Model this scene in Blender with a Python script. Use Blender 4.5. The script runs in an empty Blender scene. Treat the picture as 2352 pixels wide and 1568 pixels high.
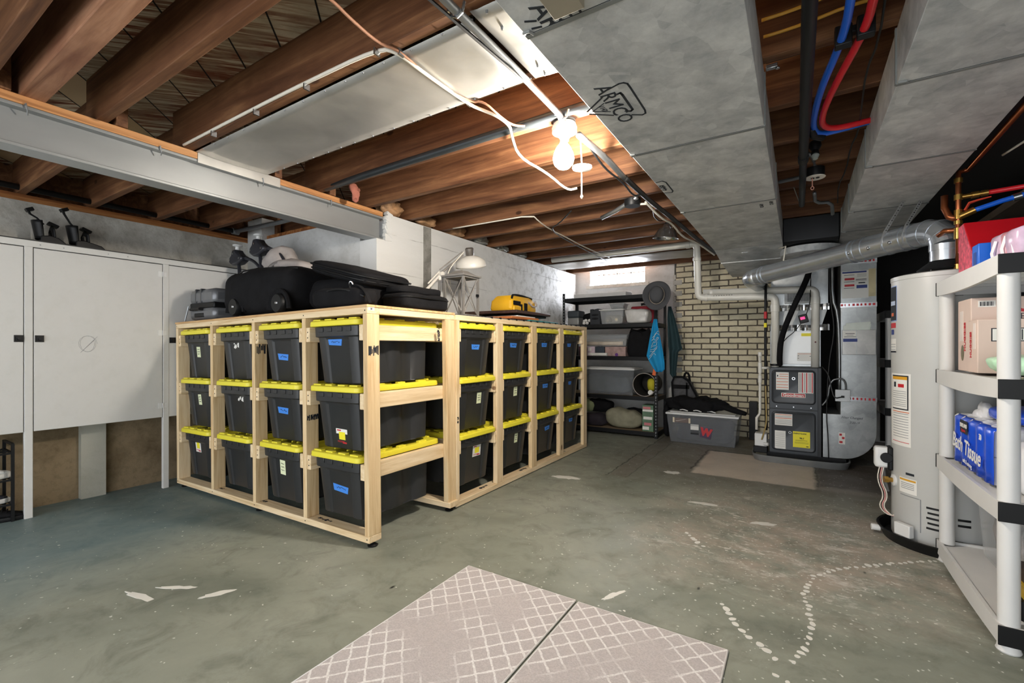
import bpy, bmesh, math, random
from mathutils import Vector as V, Matrix, noise as NZ, Euler
random.seed(11)
SC = bpy.context.scene
COL = SC.collection
PI = math.pi


# ---------------------------------------------------------------- geometry builder
class G:
    """Collects shapes; done() links them as ONE mesh object."""

    def __init__(s):
        s.bm = bmesh.new()
        s.mi = 0

    def _face(s, vs):
        try:
            f = s.bm.faces.new(vs)
            f.material_index = s.mi
            return f
        except ValueError:
            return None

    def box(s, x0, x1, y0, y1, z0, z1, R=None, piv=None):
        c = [V((x, y, z)) for x in (x0, x1) for y in (y0, y1) for z in (z0, z1)]
        if R is not None:
            p = V(piv) if piv else V(((x0 + x1) / 2, (y0 + y1) / 2, (z0 + z1) / 2))
            c = [R @ (q - p) + p for q in c]
        v = [s.bm.verts.new(q) for q in c]
        for f in ((0, 1, 3, 2), (4, 6, 7, 5), (0, 4, 5, 1), (2, 3, 7, 6), (0, 2, 6, 4), (1, 5, 7, 3)):
            s._face([v[i] for i in f])
        return s

    def rings(s, rs, cap=True, closed=True, loop=False):
        R = [[s.bm.verts.new(p) for p in r] for r in rs]
        n = len(R[0])
        m = len(R)
        for i in range(m if loop else m - 1):
            a, b = R[i], R[(i + 1) % m]
            for j in range(n if closed else n - 1):
                k = (j + 1) % n
                s._face([a[j], a[k], b[k], b[j]])
        if cap and not loop and closed:
            s._face(list(reversed(R[0])))
            s._face(R[-1])
        return s

    def cyl(s, p0, p1, r0, r1=None, n=16, cap=True):
        p0, p1 = V(p0), V(p1)
        r1 = r0 if r1 is None else r1
        d = (p1 - p0).normalized()
        a = d.orthogonal().normalized()
        b = d.cross(a)
        rs = []
        for p, r in ((p0, r0), (p1, r1)):
            rs.append([p + a * (r * math.cos(2 * PI * i / n)) + b * (r * math.sin(2 * PI * i / n)) for i in range(n)])
        return s.rings(rs, cap)

    def tube(s, pts, r, n=8, cap=True, loop=False, smooth=0, flat=1.0):
        P = [V(p) for p in pts]
        for _ in range(smooth):
            Q = [P[0]]
            for i in range(len(P) - 1):
                Q += [P[i].lerp(P[i + 1], .25), P[i].lerp(P[i + 1], .75)]
            Q.append(P[-1])
            P = Q
        m = len(P)
        a = None
        rs = []
        for i in range(m):
            if loop:
                t = (P[(i + 1) % m] - P[i - 1])
            else:
                t = P[min(i + 1, m - 1)] - P[max(i - 1, 0)]
            t.normalize()
            if a is None:
                a = t.orthogonal().normalized()
                if abs(t.z) < .9:
                    a = (V((0, 0, 1)) - t * t.z).normalized()
            else:
                a = (a - t * a.dot(t))
                a = a.normalized() if a.length > 1e-6 else t.orthogonal().normalized()
            b = t.cross(a)
            if isinstance(r, (list, tuple)):
                u = i / (m - 1) * (len(r) - 1)
                k = min(int(u), len(r) - 2)
                rr = r[k] + (r[k + 1] - r[k]) * (u - k)
            else:
                rr = r
            rs.append([P[i] + a * (rr * flat * math.cos(2 * PI * j / n)) + b * (rr * math.sin(2 * PI * j / n)) for j in range(n)])
        return s.rings(rs, cap, loop=loop)

    def lathe(s, prof, c=(0, 0, 0), n=24, d=(0, 0, 1), cap=True):
        c = V(c)
        d = V(d).normalized()
        a = d.orthogonal().normalized()
        b = d.cross(a)
        rs = [[c + d * z + a * (r * math.cos(2 * PI * i / n)) + b * (r * math.sin(2 * PI * i / n)) for i in range(n)] for r, z in prof]
        return s.rings(rs, cap)

    def prism(s, pts, ax, a0, a1):
        """polygon in the plane normal to ax, extruded from a0 to a1; pts are the other two axes in xyz order"""
        def mk(p, a):
            return V((a, p[0], p[1])) if ax == 'x' else V((p[0], a, p[1])) if ax == 'y' else V((p[0], p[1], a))
        return s.rings([[mk(p, a) for p in pts] for a in (a0, a1)])

    def sph(s, c, r, n=16, m=10, sc=(1, 1, 1)):
        c = V(c)
        rs = []
        for i in range(m + 1):
            t = PI * (i + .02 if i == 0 else i - .02 if i == m else i) / m
            rs.append([c + V((r * sc[0] * math.sin(t) * math.cos(2 * PI * j / n), r * sc[1] * math.sin(t) * math.sin(2 * PI * j / n), -r * sc[2] * math.cos(t))) for j in range(n)])
        return s.rings(rs)

    def blob(s, c, half, e=.45, amp=.02, f=5., seed=0, n=28, m=18, R=None, flatb=True):
        """soft bag: superellipsoid with lumpy surface"""
        c = V(c)
        def pw(v, k):
            return math.copysign(abs(v) ** k, v)
        rs = []
        for i in range(m + 1):
            t = -PI / 2 + PI * (i + .03 if i == 0 else i - .03 if i == m else i) / m
            row = []
            for j in range(n):
                u = 2 * PI * j / n
                p = V((half[0] * pw(math.cos(t), e) * pw(math.cos(u), e), half[1] * pw(math.cos(t), e) * pw(math.sin(u), e), half[2] * pw(math.sin(t), e)))
                q = p * f + V((seed * 7.1, seed * 3.3, seed))
                k = NZ.noise(q) + .5 * NZ.noise(q * 2.3)
                nn = p.normalized()
                if flatb:
                    k *= max(0., min(1., (p.z + half[2]) / (.5 * half[2])))
                p = p + nn * (amp * k)
                if R is not None:
                    p = R @ p
                row.append(c + p)
            rs.append(row)
        return s.rings(rs)

    def done(s, name, mat, parent=None, smooth=None, bevel=0, sub=0, weld=False, ang=35, solid=0):
        bm = s.bm
        bmesh.ops.recalc_face_normals(bm, faces=bm.faces[:])
        if parent is not None and parent.name not in LOCAL:
            off = V(parent.location)
            par = parent.parent
            while par is not None:
                off = off + V(par.location)
                par = par.parent
            bmesh.ops.translate(bm, verts=bm.verts[:], vec=-off)
        me = bpy.data.meshes.new(name)
        bm.to_mesh(me)
        bm.free()
        for m in (mat if isinstance(mat, (list, tuple)) else [mat]):
            me.materials.append(m)
        o = bpy.data.objects.new(name, me)
        COL.objects.link(o)
        if parent is not None:
            o.parent = parent
            if parent.name in LOCAL:
                LOCAL.add(o.name)
        me.polygons.foreach_set('use_smooth', [True] * len(me.polygons))
        if bevel:
            b = o.modifiers.new('bevel', 'BEVEL')
            b.width = bevel
            b.segments = 2
            b.limit_method = 'ANGLE'
            b.angle_limit = math.radians(40)
            b.harden_normals = False
        if sub:
            b = o.modifiers.new('sub', 'SUBSURF')
            b.levels = b.render_levels = sub
        if solid:
            b = o.modifiers.new('solid', 'SOLIDIFY')
            b.thickness = solid
            b.offset = 0
        if smooth is not True:
            me.set_sharp_from_angle(angle=math.radians(ang))
        return o


def done_split(g, name, mat, parent, **kw):
    """every loose piece becomes a part of its own"""
    seen = set()
    for v0 in g.bm.verts[:]:
        if v0 in seen:
            continue
        isl, todo = [], [v0]
        seen.add(v0)
        while todo:
            v = todo.pop()
            isl.append(v)
            for e in v.link_edges:
                w_ = e.other_vert(v)
                if w_ not in seen:
                    seen.add(w_)
                    todo.append(w_)
        h = G()
        mp = {v: h.bm.verts.new(v.co) for v in isl}
        for f in {f for v in isl for f in v.link_faces}:
            h.bm.faces.new([mp[v] for v in f.verts])
        h.done(name, mat, parent, **kw)
    g.bm.free()


LOCAL = set()


def tag(o, label, cat, group=None):
    o['label'] = label
    o['category'] = cat
    if group:
        o['group'] = group
    return o


def struct(o):
    o['kind'] = 'structure'
    return o


def thing(name, label, cat, loc=(0, 0, 0), rot=(0, 0, 0), group=None, local=False):
    """Empty at the thing's base; local=True: its parts are written in its own coordinates"""
    o = bpy.data.objects.new(name, None)
    COL.objects.link(o)
    o.empty_display_size = .05
    o.location = loc
    o.rotation_euler = rot
    if local:
        LOCAL.add(o.name)
    return tag(o, label, cat, group)


def dup(root, loc, rot=None, label=None, group=None):
    def cp(o, par):
        c = o.copy()
        COL.objects.link(c)
        c.parent = par
        if o.name in LOCAL:
            LOCAL.add(c.name)
        for ch in list(o.children):
            cp(ch, c)
        return c
    r = cp(root, None)
    r.location = loc
    if rot is not None:
        r.rotation_euler = rot
    if label:
        r['label'] = label
    if group:
        r['group'] = group
    return r


def text(name, s, size, mat, parent, loc, rot, ext=.0006, sx=1., bold=0., shear=0., align='CENTER'):
    cu = bpy.data.curves.new(name, 'FONT')
    cu.body = s
    cu.size = size
    cu.extrude = ext
    cu.align_x = align
    cu.align_y = 'CENTER'
    cu.offset = bold
    cu.shear = shear
    cu.resolution_u = 3
    t = bpy.data.objects.new(name + '_c', cu)
    COL.objects.link(t)
    bpy.context.view_layer.update()
    dg = bpy.context.evaluated_depsgraph_get()
    me = bpy.data.meshes.new_from_object(t.evaluated_get(dg))
    bpy.data.objects.remove(t)
    M4 = Matrix.Translation(V(loc)) @ Euler(rot).to_matrix().to_4x4() @ Matrix.Diagonal((sx, 1, 1, 1))
    me.transform(M4)
    me.materials.clear()
    me.materials.append(mat)
    if parent is not None and parent.name not in LOCAL:
        off = V(parent.location)
        par = parent.parent
        while par is not None:
            off = off + V(par.location)
            par = par.parent
        me.transform(Matrix.Translation(-off))
    me.name = name
    o = bpy.data.objects.new(name, me)
    COL.objects.link(o)
    o.parent = parent
    return o


R90 = PI / 2
FRONT = (R90, 0, 0)            # reads on a face that looks to -y
RIGHT = (R90, 0, R90)          # on a face that looks to +x
LEFT = (R90, 0, -R90)          # on a face that looks to -x
DOWN = (PI, 0, 0)              # on a face that looks down


def rz(a):
    return Matrix.Rotation(a, 3, 'Z')


def rx(a):
    return Matrix.Rotation(a, 3, 'X')


def ry(a):
    return Matrix.Rotation(a, 3, 'Y')


# ---------------------------------------------------------------- materials
def lin(h):
    h = h.lstrip('#')
    r = []
    for i in (0, 2, 4):
        c = int(h[i:i + 2], 16) / 255
        r.append(c / 12.92 if c <= .04045 else ((c + .055) / 1.055) ** 2.4)
    return (r[0], r[1], r[2], 1)


class NT:
    """tiny node helper"""

    def __init__(s, name):
        s.m = bpy.data.materials.new(name)
        s.m.use_nodes = True
        s.t = s.m.node_tree
        s.b = s.t.nodes['Principled BSDF']
        s.co = s.t.nodes.new('ShaderNodeTexCoord')

    def n(s, ty, **kw):
        o = s.t.nodes.new(ty)
        for k, v in kw.items():
            if hasattr(o, k):
                setattr(o, k, v)
            else:
                o.inputs[k.replace('_', ' ')].default_value = v
        return o

    def l(s, a, b):
        s.t.links.new(a, b)

    def map(s, sc=(1, 1, 1), rot=(0, 0, 0), loc=(0, 0, 0), out='Object', src=None):
        m = s.n('ShaderNodeMapping')
        m.inputs['Scale'].default_value = sc
        m.inputs['Rotation'].default_value = rot
        m.inputs['Location'].default_value = loc
        s.l(src or s.co.outputs[out], m.inputs['Vector'])
        return m.outputs['Vector']

    def noise(s, vec, scale=5, detail=4, rough=.55, dist=0):
        o = s.n('ShaderNodeTexNoise')
        o.inputs['Scale'].default_value = scale
        o.inputs['Detail'].default_value = detail
        o.inputs['Roughness'].default_value = rough
        o.inputs['Distortion'].default_value = dist
        s.l(vec, o.inputs['Vector'])
        return o.outputs['Fac']

    def ramp(s, fac, stops):
        o = s.n('ShaderNodeValToRGB')
        e = o.color_ramp.elements
        while len(e) < len(stops):
            e.new(.5)
        for i, (p, c) in enumerate(stops):
            e[i].position = p
            e[i].color = c if isinstance(c, tuple) else (c, c, c, 1)
        s.l(fac, o.inputs['Fac'])
        return o.outputs['Color']

    def mix(s, fac, a, b, mode='MIX'):
        o = s.n('ShaderNodeMix', data_type='RGBA', blend_type=mode)
        for sock, v in ((o.inputs[0], fac), (o.inputs[6], a), (o.inputs[7], b)):
            if isinstance(v, (int, float)):
                sock.default_value = v
            elif isinstance(v, tuple):
                sock.default_value = v
            else:
                s.l(v, sock)
        return o.outputs[2]

    def math(s, op, a, b=0.0, clamp=False):
        o = s.n('ShaderNodeMath', operation=op, use_clamp=clamp)
        for sock, v in ((o.inputs[0], a), (o.inputs[1], b)):
            if isinstance(v, (int, float)):
                sock.default_value = v
            else:
                s.l(v, sock)
        return o.outputs[0]

    def bump(s, h, st=.2, d=.01):
        o = s.n('ShaderNodeBump')
        o.inputs['Strength'].default_value = st
        o.inputs['Distance'].default_value = d
        s.l(h, o.inputs['Height'])
        s.l(o.outputs['Normal'], s.b.inputs['Normal'])

    def col(s, c):
        if isinstance(c, tuple):
            s.b.inputs['Base Color'].default_value = c
        else:
            s.l(c, s.b.inputs['Base Color'])
        return s

    def surf(s, rough=.5, metal=0., spec=.5):
        if isinstance(rough, (int, float)):
            s.b.inputs['Roughness'].default_value = rough
        else:
            s.l(rough, s.b.inputs['Roughness'])
        s.b.inputs['Metallic'].default_value = metal
        s.b.inputs['Specular IOR Level'].default_value = spec
        return s


def plain(name, h, rough=.5, metal=0., var=.12, scale=6, alpha=1., spec=.5, bump=0., stretch=(1, 1, 1)):
    t = NT(name)
    c = lin(h)
    v = t.map(stretch)
    f = t.noise(v, scale, 5)
    lo = tuple(x * (1 - var) for x in c[:3]) + (1,)
    hi = tuple(min(1, x * (1 + var)) for x in c[:3]) + (1,)
    t.col(t.ramp(f, [(.3, lo), (.7, hi)]))
    t.surf(rough, metal, spec)
    if bump:
        t.bump(t.noise(v, scale * 6, 3), bump, .004)
    if alpha < 1:
        t.b.inputs['Alpha'].default_value = alpha
    return t.m


def wood(name, lo, mid, hi, axis=0, scale=1., rough=.6, knots=True, kcol='#3a1d0c', dark=None):
    """sawn timber, grain along axis"""
    t = NT(name)
    st = [9, 9, 9]
    st[axis] = .55
    v = t.map(tuple(x * scale for x in st))
    rnd = t.n('ShaderNodeObjectInfo').outputs['Random']
    off = t.n('ShaderNodeVectorMath', operation='ADD')
    comb = t.n('ShaderNodeCombineXYZ')
    for i in range(3):
        t.l(t.math('MULTIPLY', rnd, 37. + 11 * i), comb.inputs[i])
    t.l(v, off.inputs[0])
    t.l(comb.outputs[0], off.inputs[1])
    v2 = off.outputs[0]
    g = t.noise(v2, 2.2, 6, .6, 1.2)
    c = t.ramp(g, [(.3, lin(lo)), (.5, lin(mid)), (.72, lin(hi))])
    fine = t.noise(v2, 14, 3, .7)
    c = t.mix(t.math('MULTIPLY', t.ramp(fine, [(.45, 0.), (.75, 1.)]), .35), c, lin(lo))
    if knots:
        sk = [1.0, 1.0, 1.0]
        sk[axis] = .55
        vo = t.n('ShaderNodeTexVoronoi', feature='F1')
        vo.inputs['Scale'].default_value = 4.2
        kv = t.n('ShaderNodeVectorMath', operation='ADD')
        t.l(t.map(tuple(sk)), kv.inputs[0])
        t.l(comb.outputs[0], kv.inputs[1])
        t.l(kv.outputs[0], vo.inputs['Vector'])
        k = t.ramp(vo.outputs['Distance'], [(.05, 1.), (.085, 0.)])
        c = t.mix(t.math('MULTIPLY', k, .85), c, lin(kcol))
    if dark:
        d = t.noise(t.map((1, 1, 1)), 2.5, 4, .6)
        c = t.mix(t.math('MULTIPLY', t.ramp(d, [(.45, 0.), (.7, 1.)]), .5), c, lin(dark))
    t.col(c).surf(rough, 0, .3)
    t.bump(g, .15, .004)
    return t.m


def concrete(name, base, stain, amt=.5, scale=1.5, rough=.8, bump=.3, specks=None, dir=(1, 1, 1)):
    t = NT(name)
    v = t.map(dir)
    big = t.noise(v, scale, 7, .65, .4)
    c = t.mix(t.math('MULTIPLY', t.ramp(big, [(.46, 0.), (.68, 1.)]), amt), lin(base), lin(stain))
    sm = t.noise(v, scale * 14, 5, .7)
    c = t.mix(t.math('MULTIPLY', t.ramp(sm, [(.5, 0.), (.75, 1.)]), amt * .6), c, lin(stain))
    if specks:
        vo = t.n('ShaderNodeTexVoronoi')
        vo.inputs['Scale'].default_value = 16
        t.l(v, vo.inputs['Vector'])
        c = t.mix(t.ramp(vo.outputs['Distance'], [(.05, 1.), (.1, 0.)]), c, lin(specks))
    t.col(c).surf(rough, 0, .3)
    t.bump(sm, bump, .008)
    return t.m


def galv(name, h, h2, rough=.42, metal=.75, scale=7.):
    """spangled galvanised sheet"""
    t = NT(name)
    v = t.map((1, 1, 1))
    vo = t.n('ShaderNodeTexVoronoi')
    vo.inputs['Scale'].default_value = scale * 3
    nv = t.n('ShaderNodeVectorMath', operation='ADD')
    t.l(v, nv.inputs[0])
    nz = t.n('ShaderNodeTexNoise')
    nz.inputs['Scale'].default_value = scale * .6
    t.l(v, nz.inputs['Vector'])
    sc_ = t.n('ShaderNodeVectorMath', operation='SCALE')
    sc_.inputs['Scale'].default_value = .12
    t.l(nz.outputs['Color'], sc_.inputs[0])
    t.l(sc_.outputs[0], nv.inputs[1])
    t.l(nv.outputs[0], vo.inputs['Vector'])
    f = t.math('ADD', t.math('MULTIPLY', vo.outputs['Color'], .16), t.math('MULTIPLY', t.noise(v, scale, 7, .7), .92))
    t.col(t.ramp(f, [(.35, lin(h2)), (.75, lin(h))]))
    t.surf(rough, metal, .5)
    t.bump(t.noise(v, 2.5, 2), .12, .02)
    return t.m


def emit(name, h, st):
    t = NT(name)
    t.col(lin(h))
    t.b.inputs['Emission Color'].default_value = lin(h)
    t.b.inputs['Emission Strength'].default_value = st
    return t.m

# ---------------------------------------------------------------- palette
pine = [wood('pine_%d' % i, '#c7a97c', '#e2cba4', '#eedcbc', i, 1., .65, True, '#6b4526') for i in range(3)]
ply = wood('plywood_edge', '#a87f54', '#cda877', '#dfc094', 0, 1.6, .7, False)
joistw = wood('joist_timber', '#4a2d1c', '#6d4930', '#8e6746', 0, .8, .6, True, '#2a1408', '#4b2b17')
joistw_red = wood('joist_painted_timber', '#6d4632', '#a07458', '#b98d70', 0, .8, .5, False, dark='#6a3a28')
blockw = wood('blocking_timber', '#7a4322', '#ab6a38', '#c4854c', 1, .9, .6, True, '#2a1408')
sillw = wood('sill_timber', '#5a3218', '#8f5a30', '#b98450', 1, .8, .6, False)
steel = plain('grey_painted_steel', '#8d9090', .38, .35, .14, 3, stretch=(1, .3, 1))
galv_dull = galv('galvanised_duct', '#d9dad7', '#989b9c', .55, .08, 5)
galv_lit = galv('galvanised_sheet', '#bdbcb8', '#969694', .38, .6, 3)
galv_pipe = galv('galvanised_pipe', '#d0d5da', '#b2b8be', .26, .75, 4)
galv_dark = galv('galvanised_box', '#b3b6b6', '#8a8e8e', .33, .7, 4)
blackm = plain('black_enamel', '#131416', .45, 0, .15, spec=.3)
blackduct = plain('black_painted_duct', '#1c1d1f', .5, .2, .2)
blackfab = plain('black_cloth', '#111113', .85, 0, .35, 14, bump=.35, spec=.2)
blackplastic = plain('black_plastic', '#131415', .45, 0, .1, spec=.25)
whitep = plain('white_plastic', '#d9dad8', .4, 0, .04)
greyplastic = plain('light_grey_resin', '#d3d3d1', .45, 0, .03)
cabwhite = concrete('cabinet_paint', '#cfcfcc', '#b9b9b2', .35, .8, .5, .05)
pvc = plain('pvc_pipe', '#d8d6cd', .35, 0, .04)
chrome = plain('bright_metal', '#b9bcbf', .22, .95, .05)
brass = plain('brass', '#b9924a', .28, .9, .1)
copper = plain('copper_pipe', '#a4603c', .3, .85, .2, 9)
pexblue = plain('blue_pipe', '#1a63d8', .25, 0, .04)
pexred = plain('red_pipe', '#d3222b', .28, 0, .06)
cablew = plain('white_cable', '#d6d0c2', .5, 0, .05)
cableb = plain('black_cable', '#191a1b', .5, 0, .1)
cabley = plain('yellow_cable', '#c9932c', .45, 0, .08)
conduitm = plain('conduit_steel', '#85888a', .35, .7, .12)
ink = plain('marking_ink', '#20262d', .7, 0, .1)
paper = plain('paper_label', '#e7e6e0', .6, 0, .03)
redink = plain('red_print', '#c0242c', .5, 0, .04)
blueink = plain('blue_print', '#23397f', .5, 0, .04)
orangeink = plain('orange_print', '#d2622c', .5, 0, .04)
greyink = plain('grey_print', '#8b8d90', .6, 0, .04)
yellowlab = plain('yellow_label', '#efe22c', .55, 0, .04)

# ---------------------------------------------------------------- floor
SLX, SLK = -2.046, .0148       # the slab falls away to the left


def floor_z(x):
    return 0 if x > SLX else -SLK * (SLX - x)


t = NT('painted_floor')
v = t.map((1, 1, 1))
sep = t.n('ShaderNodeSeparateXYZ')
t.l(t.co.outputs['Object'], sep.inputs[0])
X, Y = sep.outputs['X'], sep.outputs['Y']
n1 = t.noise(v, 1.1, 7, .62, .5)
n2 = t.noise(v, 5, 8, .7, .6)
n3 = t.noise(t.map((1, 1, 1), loc=(4, 9, 0)), .55, 5, .6)
c = t.ramp(n1, [(.32, lin('#6f7469')), (.5, lin('#888c7f')), (.7, lin('#989b8e'))])
c = t.mix(t.math('MULTIPLY', t.ramp(n2, [(.5, 0.), (.7, 1.)]), .55), c, lin('#5d6055'))
c = t.mix(t.math('MULTIPLY', t.ramp(t.noise(v, 2.4, 9, .75), [(.56, 0.), (.66, 1.)]), .35), c, lin('#9aa095'))


def band(src, lo, hi, soft):
    a = t.math('MULTIPLY', t.math('SUBTRACT', src, lo), 1 / soft, True)
    b = t.math('MULTIPLY', t.math('SUBTRACT', hi, src), 1 / soft, True)
    return t.math('MULTIPLY', a, b)


wob = t.math('MULTIPLY', t.math('SUBTRACT', n2, .5), .09)
Xw = t.math('ADD', X, wob)
Yw = t.math('ADD', Y, wob)
wob2 = t.math('MULTIPLY', t.math('SUBTRACT', n1, .5), 1.6)
# bluish tint coming in towards the cabinets
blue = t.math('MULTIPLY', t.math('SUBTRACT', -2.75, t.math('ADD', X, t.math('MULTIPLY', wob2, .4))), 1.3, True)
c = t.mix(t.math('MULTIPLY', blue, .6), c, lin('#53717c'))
# bare worn brown zone in front of the furnace
worn = band(t.math('ADD', Yw, t.math('MULTIPLY', wob2, .35)), 3.75, 9, .7)
worn = t.math('MULTIPLY', worn, t.math('MULTIPLY', t.math('SUBTRACT', Xw, -1.9), 1.3, True))
c = t.mix(t.math('MULTIPLY', worn, .75), c, lin('#736c62'))
# worn, scuffed patch in the middle
scuff = t.math('MULTIPLY', band(t.math('ADD', Xw, wob2), -.9, .9, .5), band(t.math('ADD', Yw, wob2), 2.2, 4.2, .6))
scf = t.math('MULTIPLY', scuff, t.ramp(t.noise(t.map((1, 1.35, 1), rot=(0, 0, .5)), 3.2, 10, .78), [(.42, 0.), (.58, 1.)]))
c = t.mix(t.math('MULTIPLY', scf, .9), c, lin('#a69a8c'))
flk = t.math('MULTIPLY', scuff, t.math('MULTIPLY', t.ramp(t.noise(t.map((14, 30, 1), rot=(0, 0, .3)), 1.2, 4, .65), [(.56, 0.), (.6, 1.)]), t.ramp(t.noise(t.map((1, 1, 1), loc=(7, 2, 0)), 2.6, 5, .7), [(.5, 0.), (.6, 1.)])))
c = t.mix(t.math('MULTIPLY', flk, .8), c, lin('#d2cfc6'))
scf2 = t.math('MULTIPLY', scuff, t.ramp(t.noise(t.map((1, 1.6, 1), rot=(0, 0, -.3), loc=(3, 1, 0)), 4.2, 10, .82), [(.53, 0.), (.62, 1.)]))
c = t.mix(t.math('MULTIPLY', scf2, .8), c, lin('#c9c6bd'))
dk = t.ramp(t.noise(t.map((1, 1, 1), loc=(1, 5, 2)), 1.6, 8, .7), [(.55, 0.), (.72, 1.)])
c = t.mix(t.math('MULTIPLY', dk, .5), c, lin('#50534a'))
# pale new concrete patch and a brown one beside it
pale = t.math('MULTIPLY', band(t.math('ADD', Xw, -.0), -.84, .13, .03), band(Yw, 4.36, 5.42, .03))
c = t.mix(t.math('MULTIPLY', pale, .92), c, t.ramp(n2, [(.3, lin('#c2b6a6')), (.7, lin('#dccfbf'))]))
pale2 = t.math('MULTIPLY', band(Xw, .1, 1.2, .03), band(Yw, 4.36, 4.5, .05))
c = t.mix(t.math('MULTIPLY', pale2, .6), c, lin('#93897d'))
brown = t.math('MULTIPLY', band(Xw, .14, .9, .02), band(Yw, 4.5, 5.5, .03))
c = t.mix(t.math('MULTIPLY', brown, .8), c, lin('#58504a'))
stripe = t.math('MULTIPLY', band(Xw, -1.45, -1.28, .02), band(Yw, 3.9, 6.0, .03))
c = t.mix(t.math('MULTIPLY', stripe, .55), c, lin('#6e675e'))
for (x0, x1, y0, y1, w) in ((-1.465, -1.445, 3.88, 6, .9), (-1.29, -1.27, 3.9, 6, .55), (-.865, -.84, 4.5, 5.45, .75), (-.85, .2, 5.4, 5.46, .6), (.125, .145, 4.45, 5.45, .5)):
    e = t.math('MULTIPLY', band(Xw, x0, x1, .008), band(Yw, y0, y1, .02))
    c = t.mix(t.math('MULTIPLY', e, w), c, lin('#231f1b'))
# white paint specks
for sc, r0, r1, th, amt, sx in ((24, .10, .17, .72, 1., 1.3), (9, .07, .13, .78, .95, 1.9), (46, .12, .22, .68, .9, 1)):
    vo = t.n('ShaderNodeTexVoronoi')
    vo.inputs['Scale'].default_value = sc
    wa = t.n('ShaderNodeVectorMath', operation='ADD')
    ws_ = t.n('ShaderNodeVectorMath', operation='SCALE')
    ws_.inputs['Scale'].default_value = .035
    wn_ = t.n('ShaderNodeTexNoise')
    wn_.inputs['Scale'].default_value = 26
    t.l(v, wn_.inputs['Vector'])
    t.l(wn_.outputs['Color'], ws_.inputs[0])
    t.l(t.map((1, sx, .01), rot=(0, 0, .4 * sc)), wa.inputs[0])
    t.l(ws_.outputs[0], wa.inputs[1])
    t.l(wa.outputs[0], vo.inputs['Vector'])
    sp = t.ramp(vo.outputs['Distance'], [(r0, 1.), (r1, 0.)])
    pick = t.n('ShaderNodeSeparateColor')
    t.l(vo.outputs['Color'], pick.inputs[0])
    dens = t.math('ADD', t.math('MULTIPLY', t.math('MULTIPLY', t.math('SUBTRACT', X, -1.7), .75, True), .42), t.math('MULTIPLY', scuff, .45))
    on = t.math('GREATER_THAN', t.math('ADD', pick.outputs[0], t.math('MULTIPLY', dens, .38)), th + .245)
    c = t.mix(t.math('MULTIPLY', t.math('MULTIPLY', sp, on), amt), c, lin('#d8d8d0'))
vo = t.n('ShaderNodeTexVoronoi')
vo.inputs['Scale'].default_value = 7
t.l(t.map((1, .45, .01), rot=(0, 0, 1.1)), vo.inputs['Vector'])
pick = t.n('ShaderNodeSeparateColor')
t.l(vo.outputs['Color'], pick.inputs[0])
c = t.mix(t.math('MULTIPLY', t.ramp(vo.outputs['Distance'], [(.035, 1.), (.07, 0.)]), t.math('GREATER_THAN', pick.outputs[1], .7)), c, lin('#1d1d1a'))
t.col(c)
t.surf(t.ramp(n2, [(.3, .38), (.7, .62)]), 0, .4)
t.bump(n2, .12, .006)
floorm = t.m
g = G()
xs = [-5.2, SLX, 2.4]
ys = [-2.2, 7.2]
g.rings([[V((x, y, floor_z(x))) for x in xs] for y in ys], False, False)
g.rings([[V((x, y, -.3)) for x in xs] for y in ys], False, False)
g.box(-5.2, 2.4, -2.2, 7.2, -.32, -.3)
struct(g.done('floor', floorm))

# dried paint drips trailed over the floor: nobody could count them
g = G()
trails = [[(.64, 3.28), (.42, 3.1), (.2, 2.9), (.06, 2.72), (.02, 2.5), (.05, 2.25), (.02, 2.05), (-.03, 1.9)],
          [(-.29, 2.2), (-.22, 2.08), (-.13, 1.98), (-.05, 1.9)], [(-.58, 2.94), (-.5, 2.82), (-.42, 2.76)], [(-.07, 1.83), (.0, 1.8)]]
random.seed(5)
for tr in trails:
    for a, b in zip(tr, tr[1:]):
        L = math.hypot(b[0] - a[0], b[1] - a[1])
        k = max(2, int(L / .034))
        for i in range(k):
            u = i / k
            x = a[0] + (b[0] - a[0]) * u + random.uniform(-.006, .006)
            y = a[1] + (b[1] - a[1]) * u + random.uniform(-.006, .006)
            r = random.uniform(.006, .015)
            el = random.uniform(1, 1.6)
            an = random.uniform(0, PI)
            n = 10
            ring = []
            for j in range(n):
                q = rz(an) @ V((r * el * math.cos(2 * PI * j / n) * random.uniform(.8, 1.15), r * math.sin(2 * PI * j / n), 0))
                ring.append(V((x, y, 0)) + q)
            g.rings([[p + V((0, 0, -.002)) for p in ring], [p + V((0, 0, .0012)) for p in ring]])
paintdrip = plain('dried_paint', '#d9d8d0', .5, 0, .05)
for (cx, cy, L, W, an) in ((-.97, 4.28, .07, .05, .2), (-1.73, 3.62, .12, .05, .2), (.32, 1.63, .07, .018, -.5), (-2.55, .86, .12, .018, .15), (-2.5, .99, .1, .014, .55), (-2.28, 1.06, .07, .02, 1.1), (-.72, 2.02, .07, .016, 1.1), (-.6, 3.55, .1, .025, .1), (-.2, 3.35, .08, .03, .3)):
    ring = [V((cx, cy, floor_z(cx))) + rz(an) @ V((L * math.cos(2 * PI * j / 22) * random.uniform(.75, 1.2), W * math.sin(2 * PI * j / 22) * random.uniform(.6, 1.25), 0)) for j in range(22)]
    g.rings([[p + V((0, 0, -.002)) for p in ring], [p + V((0, 0, .001)) for p in ring]])
o = g.done('paint_drips', paintdrip)
tag(o, 'trail of dried white paint drips and smears on the green floor', 'paint')
o['kind'] = 'stuff'

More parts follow.
